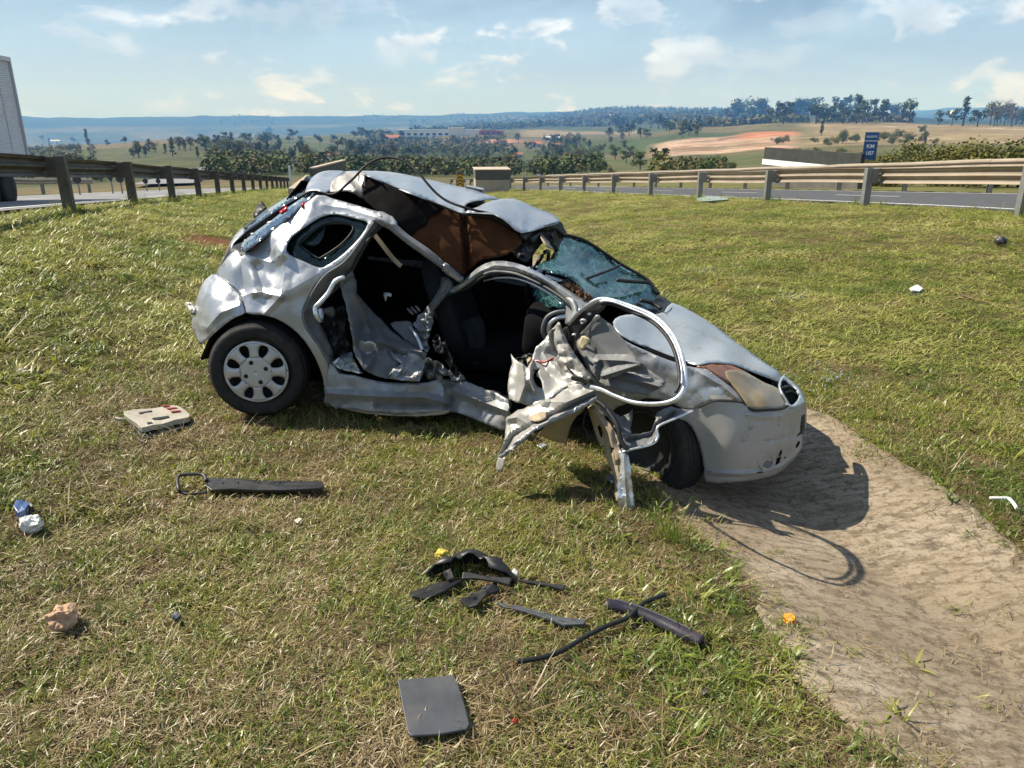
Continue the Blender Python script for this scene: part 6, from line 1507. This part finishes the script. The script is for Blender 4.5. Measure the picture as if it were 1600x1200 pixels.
panel('inner_sill_skin', C4, [(268, 735), (300, 690), (345, 662), (430, 622), (520, 575), (500, 610), (455, 650), (430, 710), (420, 782), (350, 765), (300, 745)], [(268, 735, -.2), (345, 662, -.3), (520, 575, -.22), (430, 710, -.16), (420, 782, -.12)], mbeige, fd, (), 4, .006, rough=.02, rscale=14)
panel('hanging_post', C4, [(524, 585), (560, 575), (600, 620), (655, 690), (690, 755), (700, 830), (702, 900), (690, 1000), (690, 1080), (672, 1080), (668, 960), (640, 890), (600, 810), (565, 720)], [(524, 585, -.22), (600, 620, -.26), (700, 830, -.36), (690, 1000, -.40), (680, 1080, -.42), (668, 960, -.38), (600, 810, -.30)], mbeige, fd,
      [[(574, 690), (590, 680), (612, 740), (596, 745)], [(594, 790), (612, 785), (622, 825), (604, 822)], [(640, 790), (662, 800), (655, 830), (642, 818)]], 3.5, .006, rough=.008, rscale=22, crease=[([(560, 600), (640, 720), (680, 860)], 8, -.03)])
panel('hanging_strip', C4, [(690, 815), (742, 838), (748, 880), (760, 980), (772, 1090), (775, 1152), (738, 1150), (700, 1142), (684, 1080), (688, 980), (698, 890)], [(690, 815, -.38), (742, 838, -.36), (760, 980, -.38), (775, 1152, -.41), (700, 1142, -.44), (688, 980, -.42)], mbright, fd, (), 3.5, .006, dl=-.006, rough=.008, rscale=22, facet=.008, crease=[([(715, 830), (722, 980), (735, 1148)], 6, -.02)])
ptube('torn_wire', C4, [(350, 330, -.12), (300, 355, -.16), (255, 345, -.15), (225, 385, -.18), (240, 450, -.22)], .004, mredl, fd, 6)
ptube('torn_wire', C4, [(200, 330, -.12), (225, 310, -.13), (250, 335, -.14), (262, 380, -.17), (240, 420, -.2)], .004, mrubber, fd, 6)
ptube('torn_wire', C4, [(405, 180, .02), (380, 260, .0), (395, 330, -.08), (440, 400, -.18), (500, 450, -.24)], .005, mrubber, fd, 6)
ptube('torn_wire', C4, [(520, 600, -.24), (505, 680, -.26), (530, 740, -.27), (515, 800, -.28)], .004, mrubber, fd, 6)
ptube('torn_wire', C4, [(572, 555, -.26), (620, 590, -.28), (680, 680, -.33), (700, 760, -.36), (735, 810, -.37)], .012, mrubber, fd)
panel('post_return', C4, [(575, 540), (640, 590), (700, 640), (760, 600), (765, 640), (748, 700), (760, 720), (735, 742), (690, 720), (650, 670), (600, 600)], [(575, 540, -.22), (700, 640, -.20), (765, 640, -.16), (735, 742, -.28), (650, 670, -.26)], mgrey, fd, (), 4, .006, rough=.02, rscale=12)
panel('hinge_bracket', C4, [(692, 700), (740, 735), (800, 728), (858, 712), (872, 680), (880, 650), (892, 612), (930, 594), (962, 584), (1030, 596), (1080, 604), (1030, 622), (980, 645), (930, 668), (892, 688), (892, 740), (864, 778), (800, 795), (752, 806), (740, 822), (696, 822), (715, 780), (712, 745)],
      [(692, 700, -.30), (858, 712, -.24), (892, 612, -.18), (1080, 604, -.14), (892, 688, -.24), (864, 778, -.30), (745, 815, -.36), (740, 735, -.28)], mgrey, fd, (), 3.5, .006, rough=.012, rscale=12,
      crease=[([(740, 760), (860, 735), (885, 690), (980, 620)], 7, .03)])
ptube('bracket_edge', C4, [(700, 822, -.37), (752, 808, -.36), (862, 780, -.30), (893, 742, -.27), (893, 690, -.25), (980, 648, -.20), (1078, 606, -.15)], .006, mbright, fd)
# ---- loose weatherstrip loop above the roof, parcel on the sill etc.
ptube('weatherstrip', C1, [(-60, 345, .34), (-10, 312, .34), (50, 296, .36), (120, 308, .37), (190, 320, .36), (250, 295, .36), (310, 240, .38), (370, 185, .42), (430, 120, .46), (490, 75, .50), (560, 42, .54), (640, 31, .56), (720, 44, .56), (800, 90, .55), (870, 150, .53), (940, 235, .51), (1010, 310, .50), (1090, 368, .49), (1200, 412, .48), (1320, 445, .50), (1430, 470, .52), (1520, 510, .52), (1600, 560, .53), (1660, 600, .53)], .0075, mrubber, CAR, 8, 5)
ptube('weatherstrip', C1, [(400, 150, .44), (405, 180, .44), (402, 215, .44)], .003, mrubber, CAR)
panel('far_mirror', ZT, [(632, 512), (660, 440), (700, 380), (728, 366), (755, 395), (778, 430), (740, 462), (690, 500), (652, 528)], [(632, 512, 1.2), (728, 366, 1.25), (778, 430, 1.2), (652, 528, 1.15)], mplast, CAR, (), 3, .05, rough=.02, rscale=6)
# re-base every part on the root at the car's foot
def rebase(o):
    for c in list(o.children):
        rebase(c)
for c in list(CAR.children):
    c.parent = car; c.matrix_parent_inverse = Matrix.Translation(-CARLOC)
bpy.data.objects.remove(CAR)
# ================================================================== LOOSE DEBRIS ON THE GRASS
ZG = lambda x, y: (.4 * x, 560 + .4 * y)
ZH = lambda x, y: (600 + .4 * x, 840 + .4 * y)
def plate(name, M, outline, mt, label, cat, lift=.03, thick=.012, wob=.006, parent=None, lifts=None, bevel=.003, smooth=1):
    """a flat piece lying on the turf: outline surveyed in the photograph, real thickness"""
    pts = [on_ground(*M(*p)) for p in outline]
    if lifts is None: lifts = [lift + wob * math.sin(2.3 * i + len(outline)) for i in range(len(pts))]
    top = [p + Vector((0, 0, l)) for p, l in zip(pts, lifts)]
    if smooth > 1: top = [Vector(p) for p in catmull([tuple(p) for p in top], smooth, True)]
    c = sum(top, Vector()) / len(top); base = Vector((c.x, c.y, gz(c.x, c.y))); n = len(top)
    m = MB(); m.v = [tuple(p - base) for p in top] + [tuple(p - base - Vector((0, 0, thick))) for p in top] + [tuple(c - base + Vector((0, 0, 0))), tuple(c - base - Vector((0, 0, thick)))]
    m.f = [(i, (i + 1) % n, 2 * n) for i in range(n)] + [(n + (i + 1) % n, n + i, 2 * n + 1) for i in range(n)] + [(n + i, n + (i + 1) % n, (i + 1) % n, i) for i in range(n)]
    m.m = [0] * len(m.f); o = m.build(name, mt, None, bevel=bevel)
    if parent is None: o.location = base; tag(o, label, cat)
    else:
        o.parent = parent; o.location = base - parent.location
    return o
def rod(name, M, path, rad, mt, label=None, cat=None, parent=None, lift=.02, flat=1.0, n=10):
    P = [on_ground(*M(*p)) + Vector((0, 0, (l[0] if l else lift))) for p, l in [(q[:2], (q[2:] if len(q) > 2 else None)) for q in path]]
    P = catmull([tuple(p) for p in P], 6); base = Vector(P[0]) if parent is None else Vector(parent.location)
    o = MB().tube([Vector(p) - base for p in P], rad, n, flat=flat).build(name, mt, None, True)
    if parent is None: o.location = base; tag(o, label, cat)
    else: o.parent = parent
    return o
mgp = simple('grey_plastic_panel', (.060, .066, .076), .5, 0, .18, 5, .12, .45, (.16, .14, .12), .3)
mbp = simple('dark_trim_plastic', (.020, .021, .023), .42, 0, .25, 7, .1, .5, (.10, .085, .065), .35)
mcream = simple('cream_plastic', (.46, .42, .34), .5, 0, .10, 5, .1, .4, (.26, .2, .13), .5)
mpurp = simple('purple_black_plastic', (.028, .022, .036), .35, 0, .35, 8, .1, .5, (.14, .12, .10), .4)
myelf = simple('yellow_foam', (.62, .48, .10), .9, 0, .15, 18, .4, .1)
morg = simple('orange_wrapper', (.72, .30, .02), .4, 0, .3, 26, .2, .4)
mpeach = simple('peach_cloth', (.52, .34, .23), .95, 0, .18, 14, .5, .05)
mbluep = simple('blue_plastic', (.06, .11, .26), .35, 0, .25, 12, .1, .5)
mpap = simple('white_paper', (.70, .69, .67), .8, 0, .08, 9)
mglb = simple('pale_glass_crumbs', (.28, .36, .32), .3, 0, .15, 30)
mredb = simple('red_plastic', (.35, .035, .02), .4, 0, .2, 12)
def lump(name, M, cx, cy, wpx, hpx, hgt, mt, label, cat, amp=.25, seed=1, sink=.25):
    """small soft heap, creased and uneven, lying in the turf"""
    c = on_ground(*M(cx, cy)); e = on_ground(*M(cx + wpx / 2, cy)); rx = (e - c).length; f_ = on_ground(*M(cx, cy - hpx / 2)); ry = max((f_ - c).length, rx * .5)
    bm = bmesh.new(); bmesh.ops.create_icosphere(bm, subdivisions=4, radius=1)
    for v in bm.verts:
        n = v.co.normalized(); k = 1 + amp * (mnoise.fractal(n * 1.7 + Vector((seed, 0, 0)), 1, 2, 3) - .35 * abs(mnoise.noise(n * 4 + Vector((0, seed, 0)))))
        v.co = Vector((n.x * rx * k, n.y * min(ry, rx) * k, hgt * (.5 + .5 * n.z * k - sink)))
    me = bpy.data.meshes.new(name); bm.to_mesh(me); bm.free(); me.materials.append(mt); me.polygons.foreach_set('use_smooth', [True] * len(me.polygons)); me.set_sharp_from_angle(angle=R(30))
    o = link(bpy.data.objects.new(name, me)); o.location = c + Vector((0, 0, .015)); o.rotation_euler = (0, 0, seed); tag(o, label, cat); return o
# cream trim panel beside the rear wheel
r = empty('trim_panel', on_ground(*ZG(620, 275))); tag(r, 'cream plastic trim panel lying left of the rear wheel', 'car part')
plate('panel_shell', ZG, [(488, 250), (520, 238), (600, 228), (680, 217), (712, 226), (745, 250), (738, 268), (690, 276), (640, 290), (600, 300), (560, 306), (540, 288)], mcream, None, None, .055, .03, .004, r, smooth=2)
plate('panel_underside', ZG, [(500, 262), (560, 320), (640, 306), (740, 282), (762, 262), (745, 256), (640, 296), (560, 310)], mbp, None, None, .02, .03, .004, r)
for a in ([(548, 250), (598, 241), (600, 244), (552, 254)], [(600, 272), (664, 262), (668, 268), (606, 279)]): plate('groove', ZG, a, mbp, None, None, .0595, .004, 0, r, bevel=0)
for a in ([(655, 232), (690, 228), (700, 231), (664, 236)], [(640, 222), (664, 219), (668, 222), (644, 226)], [(672, 244), (708, 240), (712, 243), (676, 248)]): plate('red_mark', ZG, a, mredb, None, None, .0605, .004, 0, r, bevel=0)
plate('clip', ZG, [(578, 290), (600, 287), (606, 293), (584, 297)], mbp, None, None, .061, .006, 0, r)
rod('stalk', ZG, [(455, 258), (475, 262), (492, 262)], .010, mcream, parent=r, lift=.035)
rod('cable', ZG, [(520, 300), (545, 330), (575, 345)], .004, mbp, parent=r, lift=.02)
# long dark trim strip with looped end
r = empty('trim_strip', on_ground(390, 770)); tag(r, 'long dark plastic trim strip with an open looped end', 'car part')
plate('strip', ZG, [(806, 500), (900, 502), (1020, 508), (1150, 512), (1262, 515), (1270, 528), (1258, 542), (1120, 548), (1000, 545), (900, 546), (830, 546), (808, 530)], mbp, None, None, .045, .012, .004, r)
rod('loop_end', ZG, [(812, 515, .05), (800, 497, .055), (760, 493, .055), (712, 494, .05), (699, 505, .045), (700, 530, .04), (704, 540, .03)], .008, mbp, parent=r)
rod('loop_lower', ZG, [(700, 536, .02), (740, 545, .02), (812, 546, .03)], .006, mbp, parent=r)
for x in (870, 930, 1010, 1090): plate('scuff', ZG, [(x, 520), (x + 5, 518), (x + 7, 521), (x + 2, 523)], mgp, None, None, .0535, .004, 0, r, bevel=0)
# broken black moulding in the middle of the turf
r = empty('broken_moulding', on_ground(*ZH(340, 220))); tag(r, 'broken black plastic moulding with splayed arms on the dry grass', 'car part')
m = MB(); cc = on_ground(*ZH(335, 172)); vs = []; fs = []
for i in range(15):
    t = R(-20 + 200 * i / 14); 
    for q_, z_ in ((.135, .0), (.145, .035), (.115, .075), (.06, .088)): vs.append(cc - r.location + Vector((math.cos(t) * q_ * 1.15 * (1 - .15 * math.sin(3 * t)), math.sin(t) * q_ * .8, z_ + .012 * math.sin(5 * t))))
for i in range(14):
    for k in range(3): fs.append((4 * i + k, 4 * i + k + 1, 4 * i + k + 5, 4 * i + k + 4))
o = m.add(vs, fs).build('cup', mbp, r, True); so = o.modifiers.new('t', 'SOLIDIFY'); so.thickness = .006
plate('arm', ZH, [(100, 252), (215, 205), (300, 190), (318, 197), (240, 235), (165, 268), (112, 270)], mbp, None, None, .035, .010, .009, r)
plate('arm', ZH, [(295, 285), (350, 252), (395, 225), (440, 212), (450, 232), (400, 262), (365, 300), (330, 302)], mbp, None, None, .04, .010, .009, r)
plate('arm', ZH, [(310, 188), (400, 192), (470, 205), (500, 210), (490, 226), (430, 222), (360, 208), (305, 200)], mbp, None, None, .055, .010, .008, r)
plate('arm', ZH, [(230, 170), (262, 172), (275, 205), (250, 210), (235, 195)], mbp, None, None, .055, .010, .008, r)
for p in ((335, 270), (385, 245)): plate('bolt_head', ZH, [(p[0], p[1]), (p[0] + 14, p[1] - 4), (p[0] + 16, p[1] + 4), (p[0] + 2, p[1] + 8)], mgp, None, None, .06, .008, 0, r)
plate('grey_strip', ZH, [(430, 275), (520, 290), (640, 325), (720, 345), (790, 350), (780, 368), (700, 366), (640, 348), (560, 318), (470, 295)], mgp, 'narrow grey plastic strip lying below the broken black moulding', 'car part', .03, .012, .004)
plate('black_strip', ZH, [(520, 190), (600, 195), (680, 208), (710, 215), (700, 228), (640, 214), (560, 204)], mbp, 'short black strip lying right of the broken black moulding', 'car part', .03, .012, .004)
rod('rubber_hose', ZH, [(520, 518), (560, 515), (650, 495), (720, 462), (790, 418), (870, 378), (950, 345), (1010, 290), (1060, 268), (1095, 255)], .0085, mrubber, 'thin black rubber hose curving across the dark tube', 'hose', lift=.035)
r = empty('dark_tube', on_ground(*ZH(1050, 345))); tag(r, 'thick purple-black plastic tube half sunk in the green tuft', 'car part')
rod('tube', ZH, [(865, 282), (930, 290), (1000, 315), (1080, 350), (1160, 390), (1240, 425)], .021, mpurp, parent=r, lift=.02, n=14, flat=1.15)
rod('tube_ridge', ZH, [(900, 278, .041), (1000, 310, .041), (1080, 343, .041), (1200, 400, .041)], .004, mgp, parent=r)
plate('plastic_panel', ZH, [(55, 590), (140, 585), (272, 572), (285, 590), (310, 670), (335, 765), (325, 785), (220, 805), (110, 812), (95, 800), (75, 700)], mgp, 'flat dark grey plastic panel lying flat at the front of the turf', 'car part', .035, .009, .0)
# small litter
lump('foam_piece', ZH, 230, 92, 52, 30, .05, myelf, 'small yellow foam piece behind the broken moulding', 'litter', .35, 1)
plate('white_scrap', ZH, [(490, 160), (508, 150), (524, 154), (520, 168), (498, 172)], mpap, 'small white scrap right behind the broken moulding', 'litter', .03, .01, .01)
lump('wrapper', ZH, 1580, 336, 46, 30, .028, morg, 'crumpled orange and yellow wrapper at the edge of the drain', 'litter', .35, 6)
lump('red_scrap', ZH, 512, 738, 22, 16, .016, mredb, 'small red plastic scrap near the front panel', 'litter', .5, 7)
plate('black_scrap', ZH, [(1238, 622), (1258, 616), (1264, 632), (1246, 638)], mbp, 'tiny black scrap in front of the dark tube', 'litter', .03, .01, .006)
plate('blue_box', ZG, [(62, 620), (78, 600), (112, 598), (124, 615), (110, 640), (80, 645)], mbluep, 'small blue plastic box at the left edge of the turf', 'litter', .055, .05, .006)
plate('bottle_cap', ZG, [(105, 600), (130, 602), (140, 620), (122, 622)], mbp, 'black cap beside the small blue box', 'litter', .05, .03, .006)
lump('crushed_carton', ZG, 128, 674, 108, 36, .065, mpap, 'white crushed carton in front of the small blue box', 'litter', .35, 3)
lump('cloth_bundle', ZG, 254, 1050, 115, 70, .085, mpeach, 'crumpled peach coloured cloth at the lower left', 'cloth', .5, 2)
plate('grey_chip', ZG, [(672, 1022), (700, 1016), (712, 1030), (690, 1046), (676, 1042)], mgp, 'small grey chip right of the peach cloth', 'litter', .03, .01, .004)
plate('pale_flake', ZG, [(1150, 652), (1172, 644), (1184, 652), (1164, 664)], mcream, 'pale flake of plastic below the long trim strip', 'litter', .03, .006, .004)
lump('white_scrap', ZG, 86, 68, 36, 22, .04, mpap, 'small white scrap among the weeds at far left', 'litter', .4, 4)
lump('pink_stone', PX, 40, 586, 14, 8, .04, mpeach, 'small pinkish stone among the weeds at the left edge', 'stone', .3, 5)
def blob(name, u, v, rad, mt, label, cat, sq_=.7):
    p = on_ground(u, v); M = Matrix.Translation((0, 0, rad * sq_ * .8)); m = MB()
    m.lathe([(rad * math.sin(t) * (1 + .08 * math.sin(3 * t)), rad * sq_ * math.cos(t)) for t in np.linspace(0, math.pi, 10)], M, 16)
    o = m.build(name, mt, None, True); o.location = p; tag(o, label, cat); return o
r = empty('black_lamp', on_ground(1562, 384)); tag(r, 'round black lamp shell lying on the grass at far right', 'car part')
m = MB().lathe([(.075 * math.sin(t), .06 * math.cos(t)) for t in np.linspace(0, math.pi, 12)], Matrix.Translation((0, 0, .06)), 20).build('shell', mbp, r, True)
MB().lathe([(.06, .0), (.072, .01), (.072, .03), (.06, .035)], Matrix.Translation((-.04, -.02, .05)) @ Matrix.Rotation(R(70), 4, 'Y'), 18).build('rim', mgp, r, True)
r = empty('white_fragment', on_ground(1430, 461)); tag(r, 'white and black bumper fragment on the right-hand grass', 'car part')
plate('white_face', PX, [(1420, 456), (1432, 452), (1441, 457), (1436, 461), (1424, 461)], mpap, None, None, .045, .015, .006, r)
plate('dark_back', PX, [(1418, 458), (1430, 462), (1442, 460), (1440, 464), (1424, 464)], mbp, None, None, .02, .02, .004, r)
rod('dry_stick', PX, [(1446, 455), (1480, 458), (1520, 470), (1560, 480), (1600, 490)], .007, simple('stick_bark', (.16, .10, .06), .95, 0, .3, 9), 'long dry stick on the right-hand grass', 'stick', lift=.02)
rod('white_strip', PX, [(1544, 789), (1560, 789), (1574, 790), (1583, 800), (1586, 806)], .008, mpap, 'bent white plastic strip at the right edge of the drain', 'litter', lift=.035)
plate('pale_sheet', PX, [(1088, 312), (1110, 309), (1136, 311), (1138, 315), (1112, 317), (1090, 316)], mglb, 'pale plastic sheet lying by the right guardrail posts', 'litter', .05, .012, .02)
for u, v, lab in ((1100, 427, 'patch of glass crumbs on the grass behind the windscreen'), (1240, 470, 'patch of glass crumbs on the grass left of the white fragment'), (1292, 600, 'patch of glass crumbs beside the front bumper')):
    p = on_ground(u, v); m = MB(); rg2 = np.random.default_rng(int(u))
    for i in range(34):
        q = rg2.normal(0, .11, 2); z = gz(p.x + q[0], p.y + q[1]) - p.z + rg2.uniform(.02, .06); m.box((q[0], q[1], z), tuple(rg2.uniform(.005, .013, 3)), rg2.uniform(0, 3))
    o = m.build('glass_crumbs', mglb); o.location = p; tag(o, lab, 'broken glass', kind='stuff')
plate('mirror_shard', PX, [(838, 702), (848, 699), (856, 703), (846, 706)], mbright, 'shiny shard in the shade under the torn door', 'litter', .03, .008, .006)
plate('white_bracket', C4, [(615, 990), (640, 985), (665, 990), (668, 1025), (655, 1028), (640, 1008)], mgrey, 'pale bent bracket in the shade beside the hanging strip', 'car part', .05, .012, .006)
# ================================================================== HAZE
def haze():
    mz, nt, b = mat('haze_air'); nt.nodes.remove(b)
    pv = nt.nodes.new('ShaderNodeVolumePrincipled')
    pv.inputs['Color'].default_value = (.14, .40, 1.0, 1); pv.inputs['Absorption Color'].default_value = (1, 1, 1, 1); pv.inputs['Density'].default_value = 1.8e-4
    pv.inputs['Anisotropy'].default_value = 0.0
    nt.links.new(pv.outputs[0], nt.nodes['Material Output'].inputs['Volume'])
    o = MB().box((0, 0, 15), (22400, 22400, 730)).build('haze', mz); tag(o, kind='stuff')
haze()
